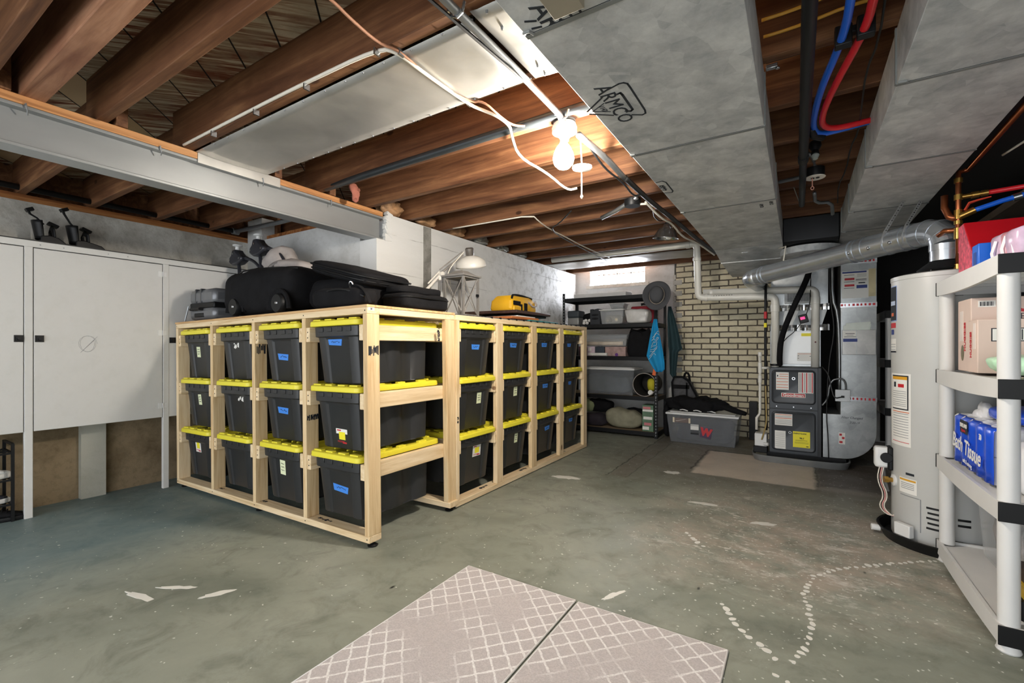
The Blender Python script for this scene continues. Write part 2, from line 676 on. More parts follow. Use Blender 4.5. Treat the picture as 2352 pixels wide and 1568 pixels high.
# ---------------------------------------------------------------- walls
whitewall = concrete('whitewashed_concrete', '#c9cac8', '#98978f', .5, 1.6, .75, .35, dir=(1, .35, 1.4))
oldwall = concrete('mottled_concrete', '#d3d2ca', '#7c7466', .65, 2.2, .85, .5)
brownwall = concrete('bare_brown_concrete', '#8d7c62', '#54462f', .75, 1.7, .9, .5)
darkwall = concrete('dark_sooty_wall', '#2c2b2b', '#171616', .5, 1.5, .9, .3)  # dark colour stands in for the lack of light on these walls
greystrip = concrete('bare_grey_concrete', '#8e8d87', '#55534d', .7, 5, .9, .5)
WX = -2.88                       # face of the wall beside the long rack
WL = -4.76                       # wall behind the cabinets
WY = 2.52                        # wall behind the near rack
FY = 6.45                        # far wall
g = G()
g.box(WL - .25, WL, -2.2, WY, .56, 2.2)
struct(g.done('wall_left', oldwall))
g = G()
g.box(WL - .25, WL, -2.2, WY, -.2, .56)
struct(g.done('wall_left_foot', brownwall))
g = G()
g.box(WL - .02, WL + .06, 1.2, 1.35, -.1, 1.8)
struct(g.done('trim_wall_pier', concrete('pier_paint', '#b3b2a6', '#93917f', .4, 2)))
g = G()
g.box(WL + .0, -4.5, WY - .03, WY + .1, -.1, 2.42)
struct(g.done('trim_corner_pier', whitewall))
g = G()
g.box(WL - .25, WX - .2, WY, WY + .2, -.2, 2.21)
struct(g.done('wall_middle', whitewall))
# long wall beside rack, with a bare grey joint strip and rough broken notch for the beam end
t = NT('boardmarked_concrete')
v = t.map((1, .3, 1.2))
big = t.noise(v, 1.5, 7, .65, .4)
sep = t.n('ShaderNodeSeparateXYZ')
t.l(t.co.outputs['Object'], sep.inputs[0])
far = t.math('MULTIPLY', t.math('SUBTRACT', sep.outputs['Y'], 3.6), .6, True)
dirt = t.math('MULTIPLY', t.ramp(t.noise(t.map((1, 1, 1)), 9, 8, .75), [(.48, 0.), (.6, 1.)]), far)
zz = t.math('ADD', sep.outputs['Z'], t.math('MULTIPLY', t.noise(t.map((1, 1, 1)), 3, 4), .03))
joint = t.ramp(t.math('ABSOLUTE', t.math('SUBTRACT', t.math('FRACT', t.math('MULTIPLY', zz, 3.1)), .5)), [(.0, 1.), (.02, 0.)])
c = t.mix(t.math('MULTIPLY', t.ramp(big, [(.48, 0.), (.7, 1.)]), .3), lin('#d3d4d2'), lin('#b3b2ab'))
c = t.mix(t.math('MULTIPLY', dirt, .55), c, lin('#7d7b74'))
c = t.mix(t.math('MULTIPLY', t.math('MULTIPLY', joint, .65), t.ramp(t.noise(t.map((1, 1, 1)), 2.2, 6, .7), [(.42, 0.), (.6, 1.)])), c, lin('#56544e'))
t.col(c).surf(.75, 0, .3)
t.bump(t.noise(v, 16, 6, .7), .35, .01)
boardwall = t.m
g = G()
g.box(WX - .2, WX, WY + .14, 6.38, -.2, 2.24)
g.box(WX - .2, WX, WY, WY + .14, -.2, 2.02)
random.seed(3)
for i in range(14):
    a = random.uniform(0, .08)
    zc = 2.03 + i * .016
    g.box(WX - .03, WX + .012 * random.random(), WY + .08 + a * .3, WY + .15 + .02 * random.random(), zc - .012, zc + .014, R=rx(random.uniform(-.5, .5)))
struct(g.done('wall_right_of_rack', boardwall))
g = G()
g.box(WX - .01, WX + .004, 3.06, 3.16, 0, 2.235)
struct(g.done('trim_wall_joint', greystrip))
# far wall: white bay with glass-block window, brick chimney, corner coloured dark as unlit
g = G()
W0, W1, WZ = -2.67, -1.845, 2.065
g.box(WX - .4, W0, FY, FY + .25, -.2, 2.6)
g.box(W0, W1, FY, FY + .25, -.2, WZ)
g.box(W1, -1.44, FY, FY + .25, -.2, 2.6)
struct(g.done('wall_back', whitewall))
g = G()
for r in range(28):
    L = .05 if r % 2 else .13
    g.box(-1.46, -1.44 + L - .03, FY - .008, FY + .02, .05 + r * .0745, .115 + r * .0745)
struct(g.done('trim_brick_edge', concrete('white_painted_brick', '#b9b7b0', '#93918a', .5, 3)))
t = NT('buff_brick')
sep = t.n('ShaderNodeSeparateXYZ')
t.l(t.co.outputs['Object'], sep.inputs[0])
cmb = t.n('ShaderNodeCombineXYZ')
t.l(sep.outputs['X'], cmb.inputs[0])
t.l(sep.outputs['Z'], cmb.inputs[1])
br = t.n('ShaderNodeTexBrick')
br.inputs['Scale'].default_value = 1
br.inputs['Mortar Size'].default_value = .009
br.inputs['Mortar Smooth'].default_value = .12
br.inputs['Brick Width'].default_value = .218
br.inputs['Row Height'].default_value = .0745
br.inputs['Color1'].default_value = lin('#e6ddc0')
br.inputs['Color2'].default_value = lin('#d8cfb2')
br.inputs['Mortar'].default_value = lin('#5d564c')
wv = t.n('ShaderNodeVectorMath', operation='ADD')
t.l(cmb.outputs[0], wv.inputs[0])
nn = t.n('ShaderNodeTexNoise')
nn.inputs['Scale'].default_value = 22
t.l(cmb.outputs[0], nn.inputs['Vector'])
sc = t.n('ShaderNodeVectorMath', operation='SCALE')
sc.inputs['Scale'].default_value = .008
t.l(nn.outputs['Color'], sc.inputs[0])
t.l(sc.outputs[0], wv.inputs[1])
t.l(wv.outputs[0], br.inputs['Vector'])
c = t.mix(t.math('MULTIPLY', t.ramp(t.noise(t.map((1, 1, 1)), 5, 6, .7), [(.5, 0.), (.75, 1.)]), .4), br.outputs['Color'], lin('#8f8566'))
soot = t.math('MULTIPLY', t.math('SUBTRACT', sep.outputs['Z'], 1.75), 2.2, True)  # bricks turn greyer towards the top
c = t.mix(t.math('MULTIPLY', t.math('MULTIPLY', soot, t.ramp(t.noise(t.map((1, 1, 1)), 4, 5, .6), [(.35, 0.), (.6, 1.)])), .3), c, lin('#6b675c'))
t.col(c).surf(.85, 0, .2)
t.bump(br.outputs['Fac'], -.6, .012)
brickm = t.m
g = G()
g.box(-1.42, -.02, FY + .0, FY + .25, -.2, 2.6)
struct(g.done('wall_chimney', brickm))
g = G()
g.box(-.02, 2.4, FY, FY + .25, -.2, 2.6)
struct(g.done('wall_back_dark', darkwall))
g = G()
g.box(2.0, 2.2, 1.2, FY, -.2, 2.6)
struct(g.done('wall_right', darkwall))
g = G()
g.box(2.0, 2.2, -2.2, 1.2, -.2, 2.6)
struct(g.done('wall_right_near', whitewall))
# glass-block window
daylight = emit('daylit_glass', '#f1f5ff', 18.)
g = G()
bw = (W1 - W0) / 4
for i in range(4):
    for j in range(2):
        x0, z0 = W0 + i * bw, WZ + j * .15
        if j == 1:
            g.box(x0 + .006, x0 + bw - .006, FY + .03, FY + .1, z0 + .006, z0 + .29)
        else:
            g.box(x0 + .006, x0 + bw - .006, FY + .03, FY + .1, z0 + .006, z0 + .144)
win = g.done('window_1', daylight, bevel=.006)
struct(win)
g = G()
mort = plain('block_mortar', '#a9a9a5', .8)
for i in range(5):
    x = W0 + i * bw
    g.box(x - .006, x + .006, FY + .02, FY + .09, WZ, 2.6)
g.box(W0, W1, FY + .02, FY + .09, WZ - .006, WZ + .006)
g.box(W0, W1, FY + .02, FY + .09, WZ + .143, WZ + .157)
struct(g.done('trim_window_mortar', mort))
g = G()
g.box(W0 - .06, W1 + .06, FY - .02, FY + .09, WZ - .05, WZ - .004)
struct(g.done('trim_window_sill', oldwall))

# ---------------------------------------------------------------- ceiling boards and joists
JZ, JT = 2.25, 2.485
t = NT('subfloor_boards')
sep = t.n('ShaderNodeSeparateXYZ')
t.l(t.map((1, 1, 1), rot=(0, 0, .78)), sep.inputs[0])
u = t.math('ADD', t.math('MULTIPLY', sep.outputs['Y'], 1 / .205), .68)
fr = t.math('FRACT', u)
gap = t.ramp(t.math('ABSOLUTE', t.math('SUBTRACT', fr, .5)), [(.475, 0.), (.487, 1.)])
idn = t.math('FLOOR', u)
wn = t.n('ShaderNodeTexWhiteNoise', noise_dimensions='1D')
t.l(idn, wn.inputs['W'])
st = t.noise(t.map((30, 1.6, 1), src=t.map((1, 1, 1), rot=(0, 0, .78))), 1.5, 5, .6, .6)
st2 = t.noise(t.map((1.2, 1.2, 1)), 2.6, 6, .6)
c = t.ramp(st, [(.42, lin('#6d3a26')), (.5, lin('#8d6a50')), (.58, lin('#c4b49c'))])
c = t.mix(t.math('MULTIPLY', t.ramp(st2, [(.42, 0.), (.62, 1.)]), .75), c, lin('#93866f'))
c = t.mix(t.math('GREATER_THAN', wn.outputs['Value'], .72), c, lin('#b89e7c'))
c = t.mix(gap, c, lin('#0d0a08'))
t.col(c).surf(.75, 0, .25)
t.bump(t.math('SUBTRACT', st, t.math('MULTIPLY', gap, 3.)), .2, .01)
g = G()
g.box(-5.2, 2.4, -2.2, 7.2, JT, JT + .03)
struct(g.done('ceiling', t.m))

ordw = ['first', 'second', 'third', 'fourth', 'fifth', 'sixth', 'seventh', 'eighth', 'ninth', 'tenth', 'eleventh', 'twelfth', 'thirteenth', 'fourteenth', 'fifteenth', 'sixteenth']
far_edges = [.03, .45, .62, .84, 1.215, 1.64, 2.04, 2.47, 2.91, 3.34, 3.75, 4.18, 4.61, 5.04, 5.46, 5.88, 6.3]
k = 0
JN = []
for i, fe in enumerate(far_edges):
    if i == 2:
        g = G().box(-3.04, 2.0, .535, .62, JZ, JT)
        o = g.done('ceiling_joist', joistw_red, bevel=.004)
        tag(o, 'thick double ceiling joist with a pinkish painted underside near the camera', 'joist', 'bare ceiling joists')
        continue
    x0 = -3.04 if fe < 2.5 else -2.98
    th = .045
    g = G().box(x0, 2.0, fe - th, fe, JZ, JT)
    o = g.done('ceiling_joist', joistw, bevel=.003)
    JN.append(o)
    if fe < .1:
        tag(o, 'bare brown ceiling joist directly above the camera', 'joist', 'bare ceiling joists')
        continue
    tag(o, 'bare brown timber ceiling joist crossing the room, %s counted from the camera' % ordw[k], 'joist', 'bare ceiling joists')
    k += 1
for i, fe in enumerate([.51, .915, 1.3, 1.73, 2.14]):
    g = G().box(WL - .1, -2.88, fe - .05, fe, JZ, JT)
    o = g.done('ceiling_joist', joistw, bevel=.003)
    tag(o, 'short brown joist at the left picture edge, left of the steel beam' if i == 0 else 'short brown joist between steel beam and left wall, %s fully visible from the left' % ordw[i - 1], 'joist', 'short joists left of the beam')
# timber sill plates on the walls
g = G()
g.box(WL - .15, WL - .005, -2.2, WY, 2.2, 2.25)
struct(g.done('trim_sill_left', sillw))
g = G()
g.box(WL - .15, WX - .12, WY + .02, WY + .18, 2.21, 2.25)
struct(g.done('trim_sill_middle', sillw))
g = G()
g.box(WL - .2, WL - .15, -2.2, WY + .3, 2.2, JT)
g.box(WL - .2, WL + .3, WY + .105, WY + .14, 2.0, JT)
g.box(WX - .28, WX - .24, WY, 7, 2.2, JT)
g.box(WL - .2, WX - .2, WY + .2, WY + .24, 2.2, JT)
struct(g.done('trim_rim_board', joistw))
# short blocking pieces between joists beside the big duct
for (x, y0, y1, lab) in ((-.80, 1.64, 2.0, 'short pale wood block between joists beyond the bright sheet metal'), (-.74, 2.91, 3.295, 'short wood block between joists beside the duct, past the light bulb'), (-.74, 3.34, 3.705, 'short wood block between joists beside the duct, above the gooseneck pipe'), (-.92, .66, .795, 'short pale wood block at the top of the picture beside the conduit')):
    g = G().box(x - .02, x + .02, y0, y1, JZ + .005, JZ + .15)
    tag(g.done('joist_blocking', blockw, bevel=.002), lab, 'wood block')
# wads of insulation tucked between the joists on top of the long wall
kraft = plain('insulation_kraft_paper', '#a5805c', .6, 0, .5, 16, bump=.8)
pinkin = plain('pink_insulation', '#9a5f50', .95, 0, .3, 14, bump=.5)
foil = plain('crumpled_foil', '#b3b5b0', .35, .6, .3, 12)
ws = [(2.20, 'pink', 'torn pink insulation hanging at the end of the beam', pinkin, (.014, .03, .075)), (2.70, 'wad', 'brown insulation wad on the wall beside the beam end', kraft, (.07, .12, .07)), (3.12, 'wad', 'brown paper insulation wad above the grey wall joint', kraft, (.08, .12, .06)), (3.54, 'wad', 'crumpled paper and plastic wad above the desk lamp', kraft, (.1, .13, .06)),
      (3.97, 'wad', 'pale crumpled plastic wad between joists beyond the desk lamp', foil, (.08, .11, .045)), (4.40, 'wad', 'silver foil wad between joists on the long wall', foil, (.08, .11, .045)), (4.83, 'wad', 'small foil and wire wad on the long wall nearest the window', foil, (.06, .1, .04))]
for y, kd, lab, m, h in ws:
    g = G()
    g.blob((WX - .06 if kd == 'wad' else -2.74, y, 2.245 + h[2] if kd == 'wad' else 2.27), h, .8, .045 if kd == 'pink' else .05, 24 if kd == 'pink' else 19, int(y * 10), 30, 20)
    tag(g.done('insulation_wad', m, smooth=True), lab, 'insulation')

# ---------------------------------------------------------------- steel beam
th = thing('steel_beam', 'grey painted steel I-beam carrying the joists, its end resting on the white wall', 'beam', (-2.95, 1, 2.02))
g = G().box(-3.01, -2.895, -2.2, 2.6, 2.02, 2.036)
g.done('bottom_flange', steel, th, bevel=.003)
g = G().box(-2.962, -2.938, -2.2, 2.6, 2.036, 2.194)
g.done('web', steel, th)
g = G().box(-3.01, -2.895, -2.2, 2.6, 2.194, 2.21)
g.done('top_flange', steel, th, bevel=.003)
g = G()
for y in (.55, 1.05, 1.6, 2.1):
    g.tube([(-2.9, y, 2.206), (-2.885, y + .004, 2.215), (-2.886, y + .01, 2.185), (-2.9, y + .012, 2.17)], .003, 6)
done_split(g, 'bent_nail', conduitm, th)
g = G().box(-3.0, -2.893, -2.2, 2.6, 2.2105, 2.25)
tag(g.done('beam_plate', wood('plate_timber', '#8a5a34', '#c08a58', '#d2a272', 1, .8, .6, True), bevel=.003), 'timber plate lying along the top of the grey steel beam', 'timber plate')

# sheet metal nailed under the joists
t = NT('panning_sheet')
v = t.map((1, 1, 1))
f = t.noise(v, 2.2, 6, .6, .6)
t.col(t.ramp(f, [(.3, lin('#a3a29e')), (.7, lin('#bcbab5'))]))
t.surf(t.ramp(t.noise(v, 3.2, 6, .6), [(.3, .3), (.7, .55)]), .62, .5)
t.bump(t.noise(v, 2.2, 2, .5, .3), .35, .03)
sheetm = t.m
th = thing('sheet_metal_panel', 'large bright sheet metal panel nailed under the joists near the beam', 'sheet metal', (-2, 1.4, 2.245))
g = G()
n = 24
random.seed(2)
rows = []
for j in range(9):
    y = 1.222 + .41 * j / 8
    row = []
    for i in range(n + 1):
        x = -2.885 + (1.95) * i / n
        z = 2.246 - (.006 * math.sin(j / 8 * PI) * (1 + .8 * NZ.noise(V((x * 3, y * 5, 1)))))
        row.append(V((x, y, z)))
    rows.append(row)
g.rings(rows, False, False)
g.done('sheet', sheetm, th, smooth=True, solid=.0012)
g = G()
for i in range(15):
    x = -2.8 + 1.85 * i / 14
    for y in (1.228, 1.625):
        g.cyl((x + .02 * math.sin(i * 5), y, 2.246), (x + .02 * math.sin(i * 5), y, 2.2405), .005, .003, 8)
done_split(g, 'nail_head', conduitm, th)
g = G()
g.rings([[V((-2.885 + .9 * i / 20, 1.222 + .012 * math.sin(i * 1.3), 2.2485)) for i in range(21)], [V((-2.892, 1.222 + .42 * i / 20, 2.242 - .004 * (i % 2))) for i in range(21)]], False, False) if False else g.box(-2.893, -2.889, 1.235, 1.72, 2.19, 2.248)
g.done('bent_edge', sheetm, th)
th = thing('sheet_metal_panel', 'bright creased sheet metal strip between the conduit and the big duct', 'sheet metal', (-.8, 1.4, 2.2))
g = G()
rows = []
for j in range(9):
    y = 1.19 + .44 * j / 8
    rows.append([V((-.915 + .25 * i / 8, y, 2.243 - .20 * (i / 8) ** 1.2 * (.12 + .0) + .006 * NZ.noise(V((i * .5, y * 6, 4))))) for i in range(9)])
g.rings(rows, False, False)
g.done('sheet', sheetm, th, smooth=True, solid=.0012)
g = G()
for y in (1.21, 1.3, 1.55, 1.61):
    for x in (-.86, -.75):
        g.cyl((x, y, 2.242), (x, y, 2.226), .006, .004, 8)
done_split(g, 'nail_head', conduitm, th)
# sheet under the joists by the window
th = thing('sheet_metal_panel', 'crumpled sheet metal panel under the joists just before the glass block window', 'sheet metal', (-2, 5.6, 2.245))
g = G()
rows = []
for j in range(9):
    y = 5.385 + .48 * j / 8
    rows.append([V((-2.87 + 1.86 * i / 30, y, 2.24 + .012 * NZ.noise(V((i * .45, y * 6, 9))))) for i in range(31)])
g.rings(rows, False, False)
g.done('sheet', sheetm, th, smooth=True, solid=.0012)

# ---------------------------------------------------------------- ducts
DZ = 2.03
cleatm = plain('dull_cleat', '#7f8280', .6, .2)


def seam(g, x0, x1, y, z0, z1, side):
    """drive cleat round the bottom and one visible side"""
    g.box(x0 - .002, x1 + .002, y - .014, y + .002, z0 - .0022, z0)
    sx = x1 if side > 0 else x0
    g.box(sx - .005, sx + .005, y - .014, y + .002, z0, z1)


th = thing('air_duct', 'wide flat galvanised trunk duct with stamped triangle marks, left of the two', 'duct', (-.39, 1, DZ))
g = G().box(-.66, -.118, -2.2, 4.56, DZ, 2.245)
g.done('duct_body', galv_dull, th, bevel=.002)
for y in (1.135, 2.10, 3.16):
    g = G()
    seam(g, -.66, -.118, y, DZ, 2.245, 1)
    g.tube([(-.66, y - .03, DZ - .004), (-.64, y - .03, DZ - .005), (-.635, y - .012, DZ - .005)], .004, 6)
    g.done('drive_cleat', cleatm, th)
g = G()
for y in (1.14, 2.105, 3.165):
    g.box(-.658, -.12, y - .020, y - .0142, DZ - .0012, DZ)
done_split(g, 'seam_gap', blackm, th)


def logo(cx, cy, s, parent):
    """inverted rounded triangle stamp with the word across it; up is +x, reading along +y"""
    z = DZ - .0008
    def L(pts, w, name):
        g = G()
        P = [V((cx + a * s, cy + b * s, z)) for a, b in pts]
        for p, q in zip(P, P[1:]):
            d = (q - p).normalized() * w * .3
            nrm = V((-d.y, d.x, 0)).normalized() * w * .5
            g.rings([[p - d + nrm, p - d - nrm, p - d - nrm + V((0, 0, .0012)), p - d + nrm + V((0, 0, .0012))], [q + d + nrm, q + d - nrm, q + d - nrm + V((0, 0, .0012)), q + d + nrm + V((0, 0, .0012))]])
        done_split(g, name, ink, parent)
    w = .0065 * s / .11
    # a: along +x (up), b: along +y (reading)
    L([(.25, -.93), (.62, -1.05), (.75, -1.03), (.83, -.93), (.84, -.7), (.84, .8), (.8, 1.0), (.68, 1.05), (.4, .86)], w, 'stamp_outline')
    L([(-.12, .58), (-.75, .1)], w, 'stamp_outline')
    L([(-.05, -.62), (-.75, -.08)], w, 'stamp_outline')
    L([(.4, -.55), (.5, -.58), (.52, -.45), (.52, .55), (.44, .62), (.3, .52)], w * 1.3, 'stamp_inline')
    L([(-.12, .3), (-.6, 0), (-.12, -.28)], w * .6, 'stamp_inline')
    text('stamp_word', 'ARMCO', .68 * s, ink, parent, (cx + .12 * s, cy, z), (PI, 0, R90), .0006, 1.0, .0008 * s)
    text('stamp_year', '1147', .24 * s, ink, parent, (cx - .26 * s, cy, z), (PI, 0, R90), .0006, .8)


logo(-.588, 1.617, .118, th)
logo(-.692, 2.59, .11, th) if False else None
# nearest stamp, cut by the seam: only its first letters show
z = DZ - .0008
text('stamp_word', 'AR', .085, ink, th, (-.575, 1.085, z), (PI, 0, R90), .0006, 1., .0003)
g = G()
for (a, b) in (((-.555, 1.045), (-.515, 1.035)), ((-.635, 1.07), (-.605, 1.085)), ((-.632, 1.105), (-.603, 1.112)), ((-.52, 1.1), (-.515, 1.128)), ((-.49, 1.09), (-.49, 1.128)), ((-.545, 1.12), (-.52, 1.13))):
    g.tube([V((*a, z)), V((*b, z))], .004, 6, flat=.2)
done_split(g, 'stamp_outline', ink, th)
g = G()
for (a, b) in (((-.655, 2.50), (-.62, 2.49)), ((-.62, 2.49), (-.607, 2.52)), ((-.607, 2.52), (-.607, 2.68)), ((-.607, 2.68), (-.617, 2.705)), ((-.617, 2.705), (-.658, 2.69)), ((-.636, 2.56), (-.636, 2.65)), ((-.636, 2.65), (-.655, 2.64))):
    g.tube([V((*a, z)), V((*b, z))], .004, 6, flat=.2)
done_split(g, 'stamp_outline', ink, th)
text('stamp_word', 'ARM', .05, ink, th, (-.645, 2.59, z), (PI, 0, R90), .0006, .8)
for x, y in ((-.2, 3.26), (-.145, 3.23)):
    text('crayon_mark', 'ARMCO', .03, ink, th, (x, y, z), (PI, 0, R90), .0004, .8)
# tail piece dropping towards the furnace
th = thing('air_duct', 'grey tapering duct piece joining the left trunk duct to the furnace plenum', 'duct', (-.2, 5, 1.95))
g = G()
g.prism([(4.565, 2.03), (5.0, 1.985), (5.6, 1.96), (5.9, 1.96), (5.9, 2.245), (4.565, 2.245)], 'x', -.66, -.118)
g.done('duct_body', galv_dull, th, bevel=.002)
g = G().box(-.664, -.1165, 4.99, 5.01, 1.978, 2.245)
g.done('drive_cleat', galv_dull, th)
g = G().box(-.45, -.40, 4.7, 4.708, 2.012, 2.019)
g.done('silver_clip', chrome, th)
th = thing('air_duct', 'black painted duct box bridging the two trunk ducts behind the black pipe', 'duct', (.08, 4.8, 2.03))
g = G()
g.prism([(4.58, 2.05), (4.6, 2.03), (5.3, 2.0), (5.42, 1.96), (6.0, 1.96), (6.0, 2.245), (4.58, 2.245)], 'x', -.114, .28)
g.done('duct_body', blackduct, th, bevel=.004)
g = G()
g.lathe([(.22, 0), (.23, .005), (.23, .06), (.2, .065)], (.085, 4.83, 1.955), 40)
g.done('round_rim', galv_dull, th)
th = thing('air_duct', 'galvanised trunk duct at the right of the ceiling gap, above the water heater', 'duct', (.48, 1, 2.05))
g = G().box(.287, .69, .3, 5.7, 2.05, 2.245)
g.done('duct_body', galv_dull, th, bevel=.002)
for y in (2.055, 2.92, 3.83, 4.45):
    g = G()
    seam(g, .287, .69, y, 2.05, 2.245, -1)
    g.tube([(.287, y - .03, 2.046), (.31, y - .03, 2.045), (.315, y - .012, 2.045)], .004, 6)
    g.done('drive_cleat', cleatm, th)
g = G()
for y in (2.06, 2.925, 3.835, 4.455):
    g.box(.29, .688, y - .020, y - .0142, 2.0488, 2.05)
done_split(g, 'seam_gap', blackm, th)

# ---------------------------------------------------------------- pipes and conduits under the joists
th = thing('conduit_pipe', 'grey steel conduit running along the ceiling towards the lit bulb', 'conduit', (-.94, 1.5, 2.2))
g = G()
g.tube([(-.935, -1.5, 2.225), (-.935, 1.5, 2.225), (-.94, 1.9, 2.22), (-.955, 1.97, 2.215)], .0145, 10)
g.done('pipe', conduitm, th, smooth=True)
for y in (1.15, 1.93):
    g = G()
    g.tube([(-.965, y, 2.246), (-.955, y, 2.215), (-.935, y, 2.207), (-.915, y, 2.215), (-.905, y, 2.246)], .005, 6)
    g.cyl((-.972, y, 2.247), (-.972, y, 2.236), .006)
    g.done('pipe_strap', chrome, th)
o = G().tube([(-.995, -1.5, 2.225), (-.98, 1.02, 2.228), (-.935, 1.49, 2.207), (-.95, 1.82, 2.23)], .006, 6).done('cable', cableb)
tag(o, 'thin dark cable running beside the grey ceiling conduit', 'cable')
th = thing('conduit_pipe', 'thick dark conduit and cables continuing from the bulb to the far wall', 'conduit', (-.9, 3, 2.18))
G().tube([(-.93, 2.1, 2.2), (-.905, 2.4, 2.19), (-.905, 2.75, 2.175)], .017, 10, smooth=1).done('pipe', conduitm, th, smooth=True)
G().tube([(-.9, 2.72, 2.175), (-.885, 3.2, 2.165), (-.85, 3.75, 2.165), (-.82, 4.55, 2.165), (-.76, 5.35, 2.16)], .017, 8, smooth=2).done('cable', cableb, th, smooth=True)
G().tube([(-.93, 2.2, 2.2), (-.95, 2.5, 2.17), (-.92, 2.75, 2.16), (-.92, 2.95, 2.13), (-.89, 3.02, 2.155)], .006, 6, smooth=2).done('cable', cableb, th, smooth=True)
o = G().tube([(-.94, 3.3, 2.19), (-.9, 3.6, 2.135), (-.875, 3.85, 2.15), (-.87, 4.2, 2.11), (-.82, 4.65, 2.14), (-.77, 5.3, 2.13)], .008, 6, smooth=2).done('cable', cablew, smooth=True)
tag(o, 'grey-white cable drooping beside the dark ceiling cable near the clamp lamp', 'cable')
o = G().tube([(-2.83, 2.02, 2.262), (-2.4, 2.0, 2.262), (-1.06, 1.975, 2.262), (-.7, 1.97, 2.262)], .022, 10).done('conduit_pipe', plain('dark_pipe', '#3a3f42', .4, .5), smooth=True)
tag(o, 'dark pipe running along a joist side between beam and bulb', 'pipe')
# left wall conduit
th = thing('conduit_pipe', 'dark pipe along the top of the left concrete wall', 'pipe', (-4.7, 1, 2.26))
G().tube([(-4.68, -2, 2.275), (-4.68, 2.35, 2.275)], .022, 10).done('pipe', blackm, th, smooth=True)
G().cyl((-4.68, 2.3, 2.275), (-4.68, 2.36, 2.275), .03).done('pipe_elbow', conduitm, th)
G().tube([(-4.68, 2.33, 2.275), (-4.0, 2.36, 2.27), (-3.05, 2.36, 2.27)], .02, 10).done('pipe', conduitm, th, smooth=True)
# cables stapled to joists
o = G().tube([(-1.25, .3, 2.3), (-1.258, .92, 2.246), (-1.272, 1.0, 2.24), (-1.286, 1.138, 2.238), (-1.25, 1.2, 2.238), (-1.262, 1.385, 2.222), (-1.25, 1.63, 2.24), (-1.187, 1.645, 2.235), (-1.172, 1.74, 2.21), (-1.188, 1.88, 2.225), (-1.15, 1.94, 2.235)], .0055, 6, smooth=2).done('cable', plain('tan_cable', '#a5765a', .5), smooth=True)
tag(o, 'tan brown cable crossing the bright sheet metal and looping below it', 'cable')
th = thing('cable', 'white cable stapled along the joist then looping across the sheet metal to the bulb', 'cable', (-1.4, 1.6, 2.24))
G().tube([(-2.89, 1.165, 2.262), (-2.15, 1.163, 2.262), (-1.76, 1.163, 2.258), (-1.318, 1.165, 2.25), (-1.262, 1.205, 2.236), (-1.256, 1.341, 2.225), (-1.26, 1.638, 2.236), (-1.232, 1.695, 2.23), (-1.175, 1.739, 2.205), (-1.164, 1.828, 2.195), (-1.25, 1.976, 2.23), (-1.325, 2.168, 2.2), (-1.27, 2.4, 2.18), (-1.24, 2.62, 2.13), (-1.18, 2.64, 2.14)], .0075, 8, smooth=2).done('cable_run', cablew, th, smooth=True)
g = G()
for (x, y) in ((-2.55, 1.163), (-2.15, 1.163), (-1.76, 1.163), (-1.33, 1.165), (-1.256, 1.215), (-1.258, 1.63)):
    g.box(x - .004, x + .004, y - .013, y + .013, 2.226, 2.25)
done_split(g, 'staple', chrome, th)
o = G().tube([(-2.72, 3.285, 2.243), (-2.3, 3.29, 2.241), (-1.88, 3.3, 2.242), (-1.9, 3.45, 2.225), (-1.93, 3.7, 2.22), (-1.95, 4.1, 2.228), (-1.97, 4.57, 2.225), (-1.955, 5.33, 2.232)], .006, 6, smooth=1).done('cable', cablew, smooth=True)
tag(o, 'thin white cable zigzagging under the far joists towards the window', 'cable')
o = G().tube([(-1.55, 3.35, 2.236), (-1.75, 3.55, 2.215), (-1.925, 3.7, 2.214), (-2.0, 4.23, 2.225), (-2.05, 5.5, 2.228)], .006, 6, smooth=1).done('cable', cableb, smooth=True)
tag(o, 'thin black cable looped under the far joists beside the white one', 'cable')
# gooseneck pipe and junction box
th = thing('junction_box', 'dark round junction box with a bare angled pipe under the far joists', 'junction box', (-1.05, 3.33, 2.2))
G().lathe([(.055, 0), (.06, .015), (.06, .05), (.04, .055)], (-1.05, 3.35, 2.19), 20).done('box', blackm, th)
G().tube([(-1.35, 3.5, 2.185), (-1.2, 3.42, 2.2), (-1.0, 3.3, 2.235)], .017, 10).done('angled_pipe', conduitm, th, smooth=True)
G().tube([(-1.0, 3.36, 2.2), (-.95, 3.38, 2.2), (-.9, 3.42, 2.18)], .008, 8).done('cable_end', cablew, th, smooth=True)

# ---------------------------------------------------------------- lit bulb and lampholders
bulbm = emit('lit_bulb_glass', '#fff5e8', 430.)
bulbm2 = emit('lit_bulb_glass_b', '#fff5e8', 160.)  # weaker glow for the added fill lamp
porcelain = plain('porcelain', '#e3dfd5', .35, 0, .03)
lx, ly = -.975, 2.03
th = thing('ceiling_light', 'bare lit light bulb in a white ceiling lampholder', 'light', (lx, ly, 2.05))
g = G().lathe([(.03, .045), (.055, .04), (.062, .02), (.06, 0), (.04, -.008), (.022, -.03), (.02, -.042)], (lx, ly, 2.195), 28)
g.done('lampholder', porcelain, th)
g = G().lathe([(.004, -.086), (.028, -.081), (.046, -.062), (.052, -.036), (.047, -.01), (.034, .018), (.019, .037), (.015, .05)], (lx - .005, ly, 2.103), 18)
g.done('bulb', bulbm, th, smooth=True)
G().cyl((lx, ly, 2.24), (lx, ly, 2.25), .055).done('box_cover', conduitm, th)
th = thing('ceiling_light', 'round white pull-chain lampholder hanging just below the lit bulb', 'light', (-.93, 2.12, 2.0))
R = Matrix.Rotation(.35, 3, V((.846, .533, 0)))
